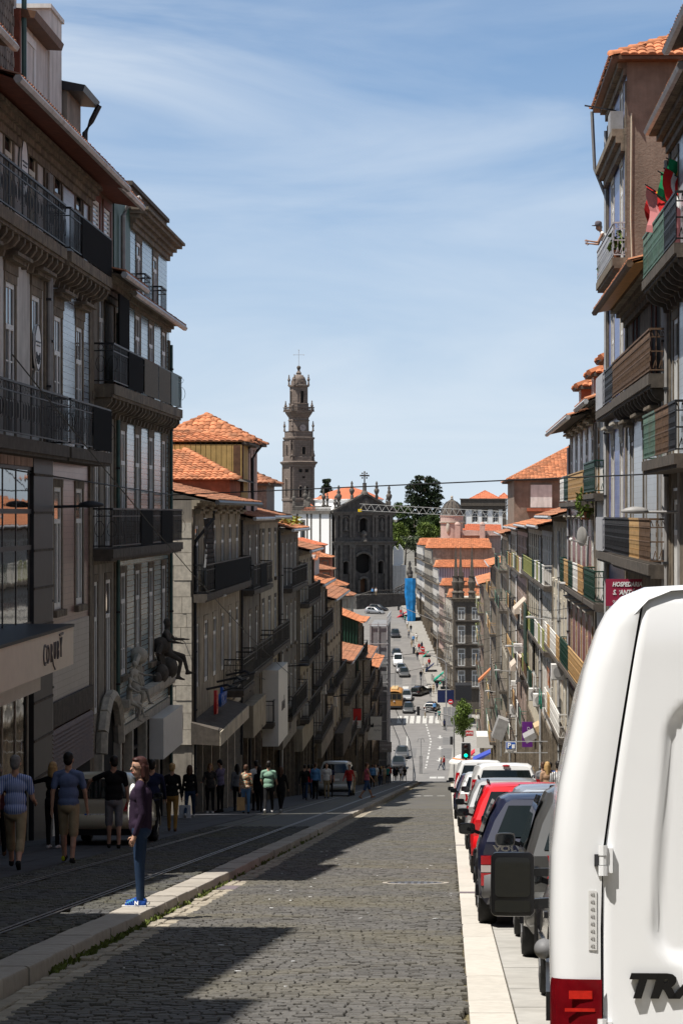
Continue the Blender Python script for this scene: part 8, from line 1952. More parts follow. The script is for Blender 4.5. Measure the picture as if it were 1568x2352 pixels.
g = MB(); g.ball((-1.03,3.0,0.80),(0.05,0.07,0.05),10,8); g.build('indicator', M['plastic_grey'], VAN, smooth=True)
VAN.location = (1.36,8.6, zr(8.6)); VAN.rotation_euler = (-math.atan(SL),0, R(-2.2))
# ================================================================== PEOPLE
SK = mk('skin',(0.50,0.29,0.20),0.6, var=0.1, scale=12, spec=0.35)
SKT = mk('skin_tan',(0.36,0.19,0.12),0.6, var=0.1, scale=12, spec=0.35)
def cloth(name, c): return mk('wear_'+name, c,0.9, var=0.16, scale=9, spec=0.15, bump=0.25, bscale=22)
def striped(name, c1, c2, n=26.0):
 m = bpy.data.materials.new('wear_'+name); t, b = _nodes(m)
 tcn = t.nodes.new('ShaderNodeTexCoord'); s = t.nodes.new('ShaderNodeSeparateXYZ'); t.links.new(tcn.outputs['Object'], s.inputs[0])
 mm = t.nodes.new('ShaderNodeMath'); mm.operation = 'MULTIPLY'; mm.inputs[1].default_value = n; t.links.new(s.outputs['X'], mm.inputs[0])
 fr = t.nodes.new('ShaderNodeMath'); fr.operation = 'FRACT'; t.links.new(mm.outputs[0], fr.inputs[0])
 g = t.nodes.new('ShaderNodeMath'); g.operation = 'GREATER_THAN'; g.inputs[1].default_value = 0.55; t.links.new(fr.outputs[0], g.inputs[0])
 t.links.new(_mix(t, g.outputs[0], c1, c2), b.inputs['Base Color']); b.inputs['Roughness'].default_value = 0.9; return m
def printed(name, cols):
 m = bpy.data.materials.new('wear_'+name); t, b = _nodes(m); tcn = t.nodes.new('ShaderNodeTexCoord')
 mp = t.nodes.new('ShaderNodeMapping'); mp.inputs['Scale'].default_value = (7,7,16); t.links.new(tcn.outputs['Object'], mp.inputs['Vector'])
 n = t.nodes.new('ShaderNodeTexNoise'); n.inputs['Scale'].default_value = 1.6; n.inputs['Detail'].default_value = 2; t.links.new(mp.outputs[0], n.inputs['Vector'])
 r = t.nodes.new('ShaderNodeValToRGB'); r.color_ramp.interpolation = 'CONSTANT'
 while len(r.color_ramp.elements) < len(cols): r.color_ramp.elements.new(0.5)
 for i, c in enumerate(cols): r.color_ramp.elements[i].position = 0.30 + 0.40*i/len(cols); r.color_ramp.elements[i].color = (*c,1)
 t.links.new(n.outputs['Fac'], r.inputs['Fac']); t.links.new(r.outputs[0], b.inputs['Base Color']); b.inputs['Roughness'].default_value = 0.9; return m
def capsule(mb, a, b, ra, rb, n=10):
 a, b = Vector(a), Vector(b); t = b-a; L_ = t.length; t = t.normalized() if L_ > 1e-6 else Vector((0,0,1))
 u = t.orthogonal().normalized(); v = t.cross(u); rg = []
 for k in range(4): an = -math.pi/2 + (k+0.3)*math.pi/8; rg.append((a + t*ra*math.sin(an), ra*math.cos(an)))
 rg.append((a, ra)); rg.append((b, rb))
 for k in range(1,5): an = (k-0.3)*math.pi/8; rg.append((b + t*rb*math.sin(an), rb*math.cos(an)))
 mb.rings([[c + u*r*math.cos(2*math.pi*j/n) + v*r*math.sin(2*math.pi*j/n) for j in range(n)] for c, r in rg])
def ell(mb, c, r, rot=None, n=14, m=10):
 b = len(mb.v); mb.ball((0,0,0), r, n, m); rot = rot or Matrix.Identity(3)
 for i in range(b, len(mb.v)): mb.v[i] = tuple(rot @ Vector(mb.v[i]) + Vector(c))
def person(label, H=1.72, female=False, top=None, bottom=None, shoe=None, hair=None, skin=SK, sleeve='long', leg='long', legs=((0,0),(0,0)), arms=((0,8,10),(0,8,10)), head_turn=0.0, head_tilt=0.0, voxel=0.02, hairlen='short', shirt_front=None, lean=0.0, group=None, fingers=False, belly=0.0, extras=None, name='person', shoulders=1.0, face=False):
 """faces +y; legs: (thigh forward deg, knee bend deg) for left (-x) and right; arms: (forward, outward, elbow)"""
 e = empty(name,(0,0,0), label, 'person', group)
 segs = []      # (a, b, ra, rb, label)
 s = H/1.72; V = Vector
 hipz = 0.525*H; hw = 0.088*s; feet = []
 J = {}
 for i, sx in ((0,-1),(1,1)):
  a, k = (R(x) for x in legs[i]); h = V((sx*hw,0, hipz)); kn = h + V((sx*0.01, math.sin(a),-math.cos(a)))*0.245*H; an = kn + V((0, math.sin(a-k),-math.cos(a-k)))*0.235*H
  J[sx] = (h, kn, an, a-k); feet.append(an.z)
 dz_ = 0.045*H - min(feet)
 def U(p): return V((p.x, p.y, p.z + dz_))
 thick = 1.06 if leg in ('long', 'short') else 1.0
 for sx in (-1,1):
  h, kn, an, ang = J[sx]; h, kn, an = U(h), U(kn), U(an)
  lb = 'bottom'; tr = (0.086 if female else 0.083)*s
  capsule_list = []
  if leg == 'long':
   segs += [(h, kn, tr,0.058*s, 'bottom'),(kn, an.lerp(kn,0.08),0.057*s,0.045*s, 'bottom')]
  elif leg == 'short':
   segs += [(h, kn.lerp(h,-0.02), tr*1.04,0.076*s, 'bottom'),(kn, an,0.052*s,0.036*s, 'skin'),(kn + V((0,-0.02,-0.06)), kn.lerp(an,0.5) + V((0,-0.018,0)),0.05*s,0.042*s, 'skin')]
  elif leg == 'three':
   segs += [(h, kn, tr*1.04,0.070*s, 'bottom'),(kn, kn.lerp(an,0.45),0.070*s,0.068*s, 'bottom'),(kn.lerp(an,0.4), an,0.048*s,0.036*s, 'skin')]
  fr = V((0, math.cos(ang*0.7), math.sin(ang*0.7))); dn = V((0, math.sin(ang*0.7)*0.6,-1)).normalized()
  heel = an + dn*0.035*s - fr*0.035*s; toe = an + dn*0.048*s + fr*0.155*s
  segs += [(heel, toe,0.040*s,0.030*s, 'shoe'),(an + dn*0.01, an + fr*0.09*s + dn*0.035*s,0.042*s,0.034*s, 'shoe')]
 pz = hipz + dz_; L_ = R(lean); ld = V((0, math.sin(L_), math.cos(L_)))
 pel = V((0,0, pz + 0.02)); wa = pel + ld*0.10*H; chst = pel + ld*0.215*H; sh = pel + ld*0.285*H; nk = pel + ld*0.315*H; hd = pel + ld*0.405*H + V((0,0.015,0))
 sw = (0.098 if female else 0.112)*H*shoulders
 tlab = 'top'
 mb = MB(); boxes = []
 def add_ell(c, r, lab): ell(mb, c, r); boxes.append((V(c), min(r), lab, r))
 add_ell(pel + V((0,-0.012,-0.03)),((0.165 if female else 0.158)*s,0.122*s,0.115*s), 'bottom')
 add_ell(pel + ld*0.022*H,((0.172 if female else 0.172)*s,(0.132+belly)*s,0.115*s), 'top')
 add_ell(wa + V((0, belly*0.4,0)),((0.150 if female else 0.166)*s,(0.115+belly)*s,0.16*s), 'top')
 add_ell(chst,((0.152 if female else 0.172)*s,0.120*s,0.135*s), 'top')
 if female: add_ell(chst + V((0,0.05*s,-0.01*s)),(0.122*s,0.075*s,0.075*s), 'top')
 for sx in (-1,1): segs.append((sh + V((sx*sw*0.35,-0.005,0.005)), sh + V((sx*sw*0.92,-0.005,-0.02)),0.060*s,0.056*s, 'top'))
 if shirt_front is not None: segs.append((chst + V((0,-0.01,0)), pel + V((0,0.0,0.02)),0.135*s,0.142*s, 'top')); add_ell(wa + V((0,0.088*s,0.0)),(0.050*s,0.058*s,0.19*s), 'front'); add_ell(chst + V((0,0.085*s,0.04)),(0.045*s,0.045*s,0.10*s), 'front')
 segs.append((nk, hd - V((0,0.02,0.03)),0.052*s,0.050*s, 'skin'))
 hands = []
 for i, sx in ((0,-1),(1,1)):
  f, o, el = (R(x) for x in arms[i]); S0 = sh + V((sx*sw,-0.005,-0.025)); dirn = V((sx*math.sin(o), math.sin(f)*math.cos(o),-math.cos(f)*math.cos(o))).normalized(); E = S0 + dirn*0.172*H
  d2 = V((sx*math.sin(o)*0.3, math.sin(f+el),-math.cos(f+el))).normalized(); Wr = E + d2*0.150*H
  if sleeve == 'long': segs += [(S0, E,0.050*s,0.042*s, 'top'),(E, Wr.lerp(E,0.06),0.041*s,0.033*s, 'top')]
  elif sleeve == 'short': segs += [(S0, S0.lerp(E,0.62),0.053*s,0.054*s, 'top'),(S0.lerp(E,0.5), E,0.042*s,0.036*s, 'skin'),(E, Wr,0.036*s,0.025*s, 'skin')]
  else: segs += [(S0, E,0.046*s,0.036*s, 'skin'),(E, Wr,0.036*s,0.025*s, 'skin')]
  palm = Wr + d2*0.045*s; segs.append((Wr, palm + d2*0.02*s,0.025*s,0.030*s, 'skin')); hands.append((palm, d2, sx))
  if not fingers: segs.append((palm + d2*0.03*s, palm + d2*0.085*s,0.026*s,0.015*s, 'skin'))
 ht = Matrix.Rotation(R(head_turn),3, 'Z') @ Matrix.Rotation(R(head_tilt),3, 'X')
 def hp(x, y, z): return hd + ht @ (V((x, y, z))*s)
 ell(mb, hp(0,-0.005,0.025),(0.075*s,0.092*s,0.100*s), ht); boxes.append((hp(0,-0.005,0.025),0.078*s, 'skin', None))
 ell(mb, hp(0,0.028,-0.045),(0.055*s,0.062*s,0.068*s), ht); boxes.append((hp(0,0.028,-0.045),0.056*s, 'skin', None))
 capsule(mb, hp(0,0.088,0.015), hp(0,0.106,-0.018),0.009*s,0.014*s,6); boxes.append((hp(0,0.1,-0.01),0.012*s, 'skin', None))
 for sx in (-1,1): ell(mb, hp(sx*0.076,-0.005,0.0),(0.010*s,0.020*s,0.030*s), ht,8,6); boxes.append((hp(sx*0.078,-0.005,0),0.018*s, 'skin', None))
 for a, b, ra, rb, lab in segs: capsule(mb, a, b, ra, rb)
 # one continuous skin over everything
 me0 = mb.mesh('raw', SK, fixn=False); o = bpy.data.objects.new('raw', me0)
 md = o.modifiers.new('r', 'REMESH'); md.mode = 'VOXEL'; md.voxel_size = voxel; md.use_smooth_shade = True
 ms = o.modifiers.new('s', 'SMOOTH'); ms.iterations = 3; ms.factor = 0.5
 me = baked(o); bpy.data.meshes.remove(me0)
 n = len(me.vertices); co = np.empty(n*3); me.vertices.foreach_get('co', co); co = co.reshape(-1,3)
 labs = []; D = []
 for a, b, ra, rb, lab in segs:
  a, b = np.array(a), np.array(b); ab = b-a; t = np.clip(((co-a)@ab)/(ab@ab+1e-9),0,1); D.append(np.linalg.norm(co-(a+t[:,None]*ab), axis=1) - (ra+(rb-ra)*t)); labs.append(lab)
 for c, r, lab, rr in boxes:
  if rr is None: D.append(np.linalg.norm(co-np.array(c), axis=1) - r)
  else:
   rr = np.array(rr); k = np.linalg.norm((co-np.array(c))/rr, axis=1); D.append((k-1)*rr.min())
  labs.append(lab)
 D = np.array(D); names = ['skin', 'top', 'bottom', 'shoe', 'front']; bias = np.array([(-0.004 if l == 'front' else 0.0) for l in labs])
 vi = np.array([names.index(l) for l in labs])[np.argmin(D + bias[:,None], axis=0)]
 me.materials.clear()
 for m in (skin, top, bottom, shoe, shirt_front or top): me.materials.append(m)
 nl = len(me.loops); lv = np.empty(nl, dtype=np.int32); me.loops.foreach_get('vertex_index', lv); np_ = len(me.polygons); ls = np.empty(np_, dtype=np.int32); me.polygons.foreach_get('loop_start', ls)
 me.polygons.foreach_set('material_index', vi[lv[ls]].astype(np.int32)); me.name = 'body'
 body = place('body', me, e)
 if fingers:
  for palm, d2, sx in hands:
   q = MB(); side = d2.cross(V((sx,0,0))).normalized(); across = side
   for k, ln in enumerate((0.062,0.072,0.068,0.052)):
    p = palm + d2*0.035*s + across*(k-1.5)*0.017*s; c1 = p + d2*ln*0.5*s + V((-sx*0.004,0,0)); c2 = c1 + (d2*0.8 - V((sx*0.5,0,0)))*ln*0.5*s
    q.tube([p - d2*0.015, p, c1, c2],[0.0085*s,0.0088*s,0.008*s,0.006*s],6)
   t0 = palm - d2*0.01*s + across*0.025*s*(1 if across.y > 0 else -1); q.tube([t0, t0 + (d2*0.6 + across*(0.8 if across.y > 0 else -0.8))*0.03*s, t0 + (d2*1.5 + across*(1.0 if across.y > 0 else -1.0))*0.03*s],[0.011*s,0.0095*s,0.007*s],6)
   q.build('fingers', skin, e, smooth=True)
 # hair
 if hair is not None:
  q = MB(); ell(q, hp(0,-0.022,0.048),(0.083*s,0.090*s,0.088*s), ht); ell(q, hp(0,-0.055,0.0),(0.074*s,0.055*s,0.085*s), ht)
  if hairlen in ('bob', 'long'):
   for sx in (-1,1): capsule(q, hp(sx*0.065,-0.02,0.02), hp(sx*0.075,-0.025,-0.10),0.034*s,0.036*s); capsule(q, hp(sx*0.05,-0.06,0.0), hp(sx*0.055,-0.065,-0.13),0.042*s,0.040*s)
   capsule(q, hp(0,-0.07,0.02), hp(0,-0.075,-0.14 if hairlen == 'bob' else -0.26),0.06*s,0.052*s)
   ell(q, hp(0,0.035,0.095),(0.06*s,0.05*s,0.028*s), ht)
  elif hairlen == 'bun': ell(q, hp(0,-0.10,0.06),(0.04*s,0.04*s,0.04*s), ht)
  m0 = q.mesh('raw', hair, fixn=False); o = bpy.data.objects.new('raw', m0); md = o.modifiers.new('r', 'REMESH'); md.mode = 'VOXEL'; md.voxel_size = max(0.011, voxel*0.8); md.use_smooth_shade = True
  mh = baked(o); bpy.data.meshes.remove(m0); mh.materials.clear(); mh.materials.append(hair); mh.name = 'hair'; place('hair', mh, e)
 if face:
  q = MB()
  for sx in (-1,1): ell(q, hp(sx*0.033,0.080,0.018),(0.013*s,0.008*s,0.007*s), ht,8,6)
  q.build('eyes', mk('eye',(0.03,0.02,0.015),0.3, var=0), e, smooth=True)
  q = MB(); capsule(q, hp(-0.022,0.086,-0.058), hp(0.022,0.086,-0.058),0.007*s,0.007*s,6); q.build('mouth', mk('lips',(0.33,0.10,0.09),0.5, var=0), e, smooth=True)
  q = MB()
  for sx in (-1,1): q.tube([hp(sx*0.016,0.088,0.042), hp(sx*0.036,0.088,0.046), hp(sx*0.055,0.076,0.040)],0.004*s,4)
  q.build('eyebrows', hair, e)
 e['_hd'] = 0;
 return e, dict(hp=hp, hands=hands, sh=sh, chest=chst, waist=wa)
HB, HD, HG, HBl, HR = mk('hair_brown',(0.075,0.035,0.02),0.55, var=0.3, scale=25), mk('hair_dark',(0.015,0.012,0.010),0.5, var=0.3, scale=25), mk('hair_grey',(0.20,0.19,0.18),0.6, var=0.3, scale=25), mk('hair_blonde',(0.46,0.29,0.12),0.55, var=0.3, scale=25), mk('hair_auburn',(0.045,0.016,0.013),0.45, var=0.35, scale=25)
C = lambda n, *c: cloth(n, c)
JEANS, BLACK, KHAKI, NAVY, WHITE, GREYC = C('jeans',0.022,0.042,0.085), C('black',0.012,0.012,0.013), C('khaki',0.36,0.28,0.17), C('navy',0.02,0.025,0.06), C('white',0.70,0.69,0.67), C('grey',0.20,0.20,0.21)
SHB, SHW, SHBr = C('shoe_black',0.015,0.015,0.016), C('shoe_white',0.62,0.61,0.6), C('shoe_brown',0.12,0.06,0.03)
def stand(e, px, d, rz, on=0.14, x=None):
 e.location = (Xat(px, d) if x is None else x, d, zr(d)+on); e.rotation_euler = (0,0, R(rz)); del e['_hd']; return e
WALKA = ((28,8),(-22,26)); WALKB = ((-20,30),(26,6)); ARMA = ((-22,8,18),(22,8,14)); ARMB = ((22,8,14),(-22,8,18))
# the woman on the kerb
e, J = person('woman in a dark purple cardigan and jeans standing on the sunlit kerb',1.63, True, C('plum',0.030,0.018,0.036), JEANS, C('sneaker_blue',0.02,0.07,0.30), HR, arms=((-10,5,30),(-4,5,22)), legs=((0,2),(2,3)), head_turn=38, voxel=0.0095, hairlen='bob', shirt_front=WHITE, fingers=True, belly=-0.012, face=True)
hp = J['hp']; q = MB()
for sx in (-1,1): q.tube([hp(sx*0.033+0.026*math.cos(a),0.094-0.006*abs(math.cos(a)),0.016+0.019*math.sin(a)) for a in [2*math.pi*k/12 for k in range(13)]],0.0028,5, cap=False); q.tube([hp(sx*0.058,0.088,0.02), hp(sx*0.074,0.03,0.02), hp(sx*0.078,-0.02,0.015)],0.0025,5)
q.tube([hp(-0.008,0.097,0.02), hp(0.008,0.097,0.02)],0.0025,5); q.build('glasses', M['sign_black'], e)
for sx in (-1,1):
 q = MB(); z = 0.012; q.prism([(sx*0.093-0.045,-0.085,0.0),(sx*0.093+0.045,-0.085,0.0),(sx*0.10+0.048,0.06,0.0),(sx*0.10+0.03,0.185,0.0),(sx*0.10-0.03,0.185,0.0),(sx*0.10-0.048,0.06,0.0)],(0,0,0.022)); q.build('shoe_sole', SHW, e)
place('shoe_letter', text_mesh('N',0.055, M['letter_white'],0.002, bold=0.003), e, basis(Vector((-0.143,0.02,0.052)), Vector((0,-1,0)), Vector((0.25,0,1)).normalized(), Vector((-1,0,0.25)).normalized()))
q = MB()
for k in range(4): q.tube([(-0.125,0.06+k*0.022,0.083-k*0.011),(-0.065,0.06+k*0.022,0.083-k*0.011)],0.006,5)
q.build('shoe_laces', C('lace',0.15,0.55,0.62), e)
stand(e,331,26.6,88,0.15, x=-3.46)
# walkers on the left pavement
e, J = person('man in a blue striped shirt and khaki trousers walking away at the left edge',1.78, False, striped('bluestripe',(0.10,0.16,0.42),(0.46,0.52,0.68),34), KHAKI, SHB, HG, sleeve='short', leg='three', legs=WALKA, arms=((-12,10,55),(10,10,60)), voxel=0.014, fingers=True, belly=0.03); stand(e,36,36.3,4)
e, J = person('man in a grey blue polo and khaki shorts with black and yellow shoes',1.78, False, C('greyblue',0.13,0.17,0.29), KHAKI, SHB, HD, sleeve='short', leg='short', legs=((12,4),(-8,10)), arms=((-6,10,10),(6,12,12)), voxel=0.014, fingers=True)
q = MB()
for sx in (-1,1): q.ball((sx*0.095,-0.065 + (0.09 if sx < 0 else -0.03),0.06),(0.03,0.025,0.045),8,6)
q.build('shoe_heels', C('lime',0.45,0.50,0.02), e); stand(e,158,38.8,-2)
e, J = person('older person in dark clothes cut by the left picture edge',1.66, True, C('wine',0.08,0.02,0.025), BLACK, SHBr, HG, voxel=0.02, legs=WALKB, arms=ARMB); stand(e,-6,40.5,5)
e, J = person('woman in black reaching out beside the beige car',1.62, True, BLACK, BLACK, SHW, HBl, arms=((40,70,10),(0,8,20)), hairlen='bob', voxel=0.018, fingers=True); stand(e,122,45.2,-10)
e, J = person('man in a black tee shirt pointing toward the beige car',1.74, False, BLACK, GREYC, SHB, HD, sleeve='short', leg='short', arms=((35,60,8),(0,10,14)), legs=((6,2),(-4,4)), head_turn=20, voxel=0.016, fingers=True); stand(e,262,45.4,6)
e, J = person('man in navy partly hidden behind the woman on the kerb',1.75, False, NAVY, BLACK, SHB, HD, voxel=0.02, legs=WALKA, arms=ARMA); stand(e,350,50,0)
e, J = person('woman in black top and ochre trousers walking away',1.62, True, BLACK, C('ochre',0.30,0.17,0.05), SHBr, HBl, hairlen='short', legs=((10,4),(-8,10)), arms=((-4,8,14),(6,8,18)), voxel=0.016, fingers=True); stand(e,396,57.2,0)
e, J = person('woman in dark jacket carrying a white paper bag',1.64, True, BLACK, JEANS, SHW, HB, hairlen='bob', legs=WALKB, arms=((6,8,8),(0,8,15)), voxel=0.018); stand(e,436,72,0)
def bag(px, py, d, w, h, mat, label):
 p = W(px, py, d); b = empty('shopping_bag',(p.x, p.y, p.z-h), label, 'bag'); q = MB(); q.hexa([(p.x-w/2, d, p.z-h),(p.x+w/2, d, p.z-h),(p.x+w/2, d+0.12, p.z-h),(p.x-w/2, d+0.12, p.z-h),(p.x-w*0.48, d+0.02, p.z),(p.x+w*0.48, d+0.02, p.z),(p.x+w*0.48, d+0.1, p.z),(p.x-w*0.48, d+0.1, p.z)]); q.build('bag_body', mat, b)
 q = MB(); q.tube([(p.x-w*0.25, d+0.06, p.z),(p.x-w*0.15, d+0.06, p.z+0.14),(p.x+w*0.15, d+0.06, p.z+0.14),(p.x+w*0.25, d+0.06, p.z)],0.006,5); q.build('handle', M['letter_grey'], b)
bag(424,1850,71.7,0.36,0.48, C('paperwhite',0.60,0.60,0.62), 'white paper shopping bag held low by the woman in dark jacket')
e, J = person('fair haired woman in sunglasses and dark printed blouse',1.64, True, printed('darkprint',[(0.03,0.03,0.03),(0.06,0.05,0.05),(0.02,0.02,0.02),(0.10,0.08,0.07)]), BLACK, SHW, HBl, hairlen='bob', arms=((10,14,60),(20,14,70)), voxel=0.018); stand(e,483,79,178)
e, J = person('young man in a purple grey tee shirt looking down',1.76, False, C('lilac',0.16,0.14,0.22), BLACK, SHB, HD, sleeve='short', head_tilt=-25, arms=((20,6,70),(20,6,70)), voxel=0.02); stand(e,506,80.5,60)
e, J = person('woman with long dark hair and grey top standing near the shop',1.62, True, GREYC, BLACK, SHB, HD, hairlen='long', voxel=0.022); stand(e,545,83,20)
e, J = person('woman in a red, white and green printed shirt with her back turned',1.60, True, printed('tropic',[(0.55,0.05,0.03),(0.65,0.55,0.40),(0.05,0.20,0.15),(0.60,0.20,0.06),(0.03,0.06,0.05),(0.62,0.45,0.35)]), C('jeans_light',0.10,0.20,0.34), SHB, HB, hairlen='short', legs=((10,4),(-6,8)), voxel=0.018, fingers=True, belly=0.02); stand(e,565,78.4,2)
bag(553,1832,78.1,0.26,0.42, C('kraft',0.45,0.28,0.13), 'brown paper bag beside the printed shirt woman')
e, J = person('man in a white tee shirt behind the printed shirt',1.74, False, WHITE, BLACK, SHB, HD, sleeve='short', voxel=0.022); stand(e,588,84,30)
e, J = person('woman in black walking between two brighter shirts',1.62, True, BLACK, BLACK, SHB, HD, hairlen='long', voxel=0.022, legs=WALKA); stand(e,596,82,0)
e, J = person('man in a sunlit pale green tee shirt walking away',1.78, False, C('mint',0.22,0.36,0.27), BLACK, SHW, HD, sleeve='short', legs=WALKB, arms=((10,8,60),(8,8,60)), voxel=0.018, fingers=True); stand(e,617,78.9,0)
e, J = person('woman in black with long brown hair and white shoes',1.60, True, BLACK, BLACK, SHW, HB, hairlen='long', legs=WALKA, arms=ARMA, voxel=0.02); stand(e,645,80.5,-8)
e, J = person('man in a pink sleeveless top and blue shorts crossing at the kerb',1.76, False, C('rose',0.52,0.12,0.16), C('blue_shorts',0.04,0.07,0.15), SKT, HB, skin=SKT, sleeve='none', leg='short', legs=((22,4),(-18,18)), arms=ARMA, voxel=0.02, head_turn=10); stand(e,842,116,-70)
# man leaning on the silver balcony
e, J = person('man in a flat cap leaning over the silver balcony',1.70, False, WHITE, JEANS, SHB, HG, skin=SKT, sleeve='none', lean=22, arms=((28,4,70),(20,4,75)), voxel=0.018, head_tilt=-18, fingers=True)
hp = J['hp']; q = MB(); q.lathe([(0.105,0.0),(0.11,0.03),(0.095,0.09),(0.05,0.115),(0.002,0.118)], hp(0,-0.01,0.075),14); q.lathe([(0.04,0.0),(0.145,-0.012),(0.145,-0.006),(0.04,0.012)], hp(0,0.05,0.078),14); q.build('cap', C('capgrey',0.15,0.13,0.14), e, smooth=40)
del e['_hd']; e.location = (XR-0.12,71.3, ZC+6.98); e.rotation_euler = (0,0, R(90))
# right pavement
for px, d, lab, tp, hr, hl, f, rz in ((1205,98, 'woman with light brown hair on the right pavement', WHITE, HB, 'bob', True,0),(1246,76, 'man in a grey tee shirt on the right pavement', GREYC, HB, 'short', False,0),(1256,71, 'woman with long blonde hair on the right pavement', C('tan',0.35,0.22,0.14), HBl, 'long', True,5),(1262,80, 'person in blue by the right shop doors', C('blue',0.05,0.12,0.35), HD, 'short', False,0),(1281,61, 'person in a black and white striped top behind the van', striped('bw',(0.03,0.03,0.03),(0.7,0.7,0.7),22), HD, 'short', True,0)):
 e, J = person(lab,1.68, f, tp, JEANS, SHB, hr, hairlen=hl, voxel=0.024, sleeve='short'); stand(e, px, d, rz,0.13)
# crowd farther down: distinct prototypes, then copies
rp = random.Random(77); protos_p = []
looks = [(BLACK, JEANS, HD, 'short', False),(WHITE, KHAKI, HB, 'short', False),(C('red',0.42,0.03,0.03), JEANS, HD, 'short', False),(NAVY, BLACK, HD, 'bob', True),(C('sky',0.10,0.25,0.48), BLACK, HB, 'short', False),(GREYC, JEANS, HBl, 'bob', True),(C('beige_top',0.42,0.34,0.24), KHAKI, HD, 'bob', True),(C('teal',0.03,0.22,0.20), BLACK, HD, 'short', False)]
words_p = ['black top', 'white shirt', 'red top', 'navy jacket', 'blue shirt', 'grey top', 'beige dress', 'teal shirt']
crowd = [  # px, d (or None to use the ground), look, heading, place
 (700,110,0,0, 'by the middle of the left pavement'),(709,114,2,20, 'behind the one in black on the left pavement'),(718,116,3,0, 'in the shaded knot of walkers on the left'),(724,113,4,-10, 'in the shaded knot of walkers, right side'),(750,116,1,170, 'coming up the left pavement'),(758,121,3,10, 'beside the parked white van on the left'),(802,124,2,160, 'just past the parked white van'),(810,128,6,0, 'past the parked white van, farther on'),
 (855,175,4,0, 'in the crowd at the foot of the left row'),(862,185,1,170, 'in the crowd near the foot of the street'),(868,190,0,10, 'dark in the crowd near the foot of the street'),(875,200,5,0, 'in the crowd left of the scaffold base'),(881,205,6,180, 'right of the crowd at the scaffold'),(889,215,7,0, 'at the scaffold corner'),(893,222,2,0, 'near the scaffold corner'),
 (905,262,3,0, 'at the sunlit edge of the square'),(911,258,0,0, 'standing dark at the edge of the square'),(920,262,1,0, 'of the pair at the foot of the road'),(929,260,0,10, 'of the pair at the foot of the road, right one'),(1012,291,5,60, 'crossing the square, left of the pair'),(1019,292,2,60, 'crossing the square, right of the pair'),(976,362,1,80, 'on the zebra crossing by the black car'),
 (1000,362,0,0, 'by the hoarding'),(1008,360,7,10, 'beside the hoarding'),(997,368,4,170, 'above the hoarding corner'),(1020,345,3,0, 'under the corner street lights'),(988,385,0,0, 'on the sunlit pavement above the hoarding'),(995,388,6,170, 'near the green awnings'),(1003,390,3,0, 'by the green awnings'),(966,402,0,0, 'in dark clothes on the climbing pavement'),(972,410,1,180, 'on the climbing pavement below the red cross'),(979,412,5,0, 'left of the navy awning'),(985,418,2,0, 'under the navy awning'),
 (958,428,0,0, 'midway up the climbing pavement'),(953,436,1,0, 'higher on the climbing pavement'),(962,440,2,180, 'by the pharmacy cross'),(968,442,3,0, 'beside the pharmacy cross'),(945,446,6,0, 'by the pavement tables'),(949,452,4,180, 'past the pavement tables'),(956,455,1,0, 'near the pale canopy'),(938,462,5,0, 'beyond the tables'),(943,470,0,180, 'below the blue netting'),(935,478,1,0, 'left of the blue netting'),(930,488,7,0, 'high on the street near the netting'),(925,494,3,180, 'highest on the climbing pavement'),(920,500,2,0, 'close to the church steps'),(863,512,1,180, 'on the church terrace'),(855,512,4,180, 'on the church terrace, left one')]
for i,(tp, bt, hr, hl, f) in enumerate(looks):
 for k in (0,1):
  e, J = person('x',1.70 if not f else 1.63, f, tp, bt, SHB, hr, hairlen=hl, voxel=0.032, sleeve='short' if i % 2 else 'long', legs=WALKA if k else ((4,2),(-4,3)), arms=ARMA if k else ((4,8,20),(0,8,12))); del e['_hd']
  index_kids(e); protos_p.append(e); e['used'] = 0
for px, d, lk, hd_, where in crowd:
 k = rp.randrange(2); src = protos_p[lk*2+k]
 if src['used'] == 0: o = src; src['used'] = 1
 else: o = copy_tree(src)
 o['label'] = 'person in %s %s' % (words_p[lk], where); o['group'] = 'people farther down the street'
 on = 0.14 if d < 255 or (d > 340 and px > 940) else 0.0
 o.location = (Xat(px, d), d, zr(d)+on); o.rotation_euler = (0,0, R(hd_))
 if 'terrace' in where: o.location = (Xat(px, d), d, cz(1365));
for src in protos_p:
 if src['used'] == 0:
  for c in KIDS[src.name]: bpy.data.objects.remove(c)
  bpy.data.objects.remove(src)
 else: del src['used']
for o in bpy.data.objects:
 if 'used' in o: del o['used']
# carved figures over the corner shop, part of the house
def carving(u, n, z, rz, H, mat, name, **kw):
 e, J = person('x', H, False, mat, mat, mat, None, skin=mat, voxel=0.03, **kw)
 for k in ('label', 'category', '_hd'):
  if k in e: del e[k]
 e.name = name; e.parent = L3; e.matrix_parent_inverse = WORLDINV[L3.name]; e.location = fl.pt(u, n, z); e.rotation_euler = (0,0, R(rz))
GP, GD = M['granite_pale'], M['granite_dark']
SIT = dict(legs=((75,60),(60,70)))
carving(63.9,0.30, ZC-5.55,-75,1.35, GP, 'cherub_carving', arms=((30,30,60),(60,10,40)), **SIT)
carving(64.7,0.32, ZC-5.25,-110,1.45, GP, 'cherub_carving', arms=((60,30,30),(20,20,50)), head_turn=30, **SIT)
carving(72.2,0.30, ZC-5.0,-90,2.1, GD, 'seated_carving', arms=((40,30,50),(30,40,50)), **SIT)
q = MB()
for u, n, z, r in ((71.2,0.28, ZC-4.75,0.35),(73.2,0.28, ZC-4.7,0.42),(73.9,0.25, ZC-4.8,0.28),(70.6,0.22, ZC-4.85,0.22)): ell(q, fl.pt(u, n, z),(r*0.6, r, r*0.8))
q.build('carved_drapery', GD, L3, smooth=True)
# ================================================================== STREET FURNITURE
def rod(par, pts, r, mat, name): q = MB(); q.tube(pts, r,8); return q.build(name, M[mat], par, smooth=50)
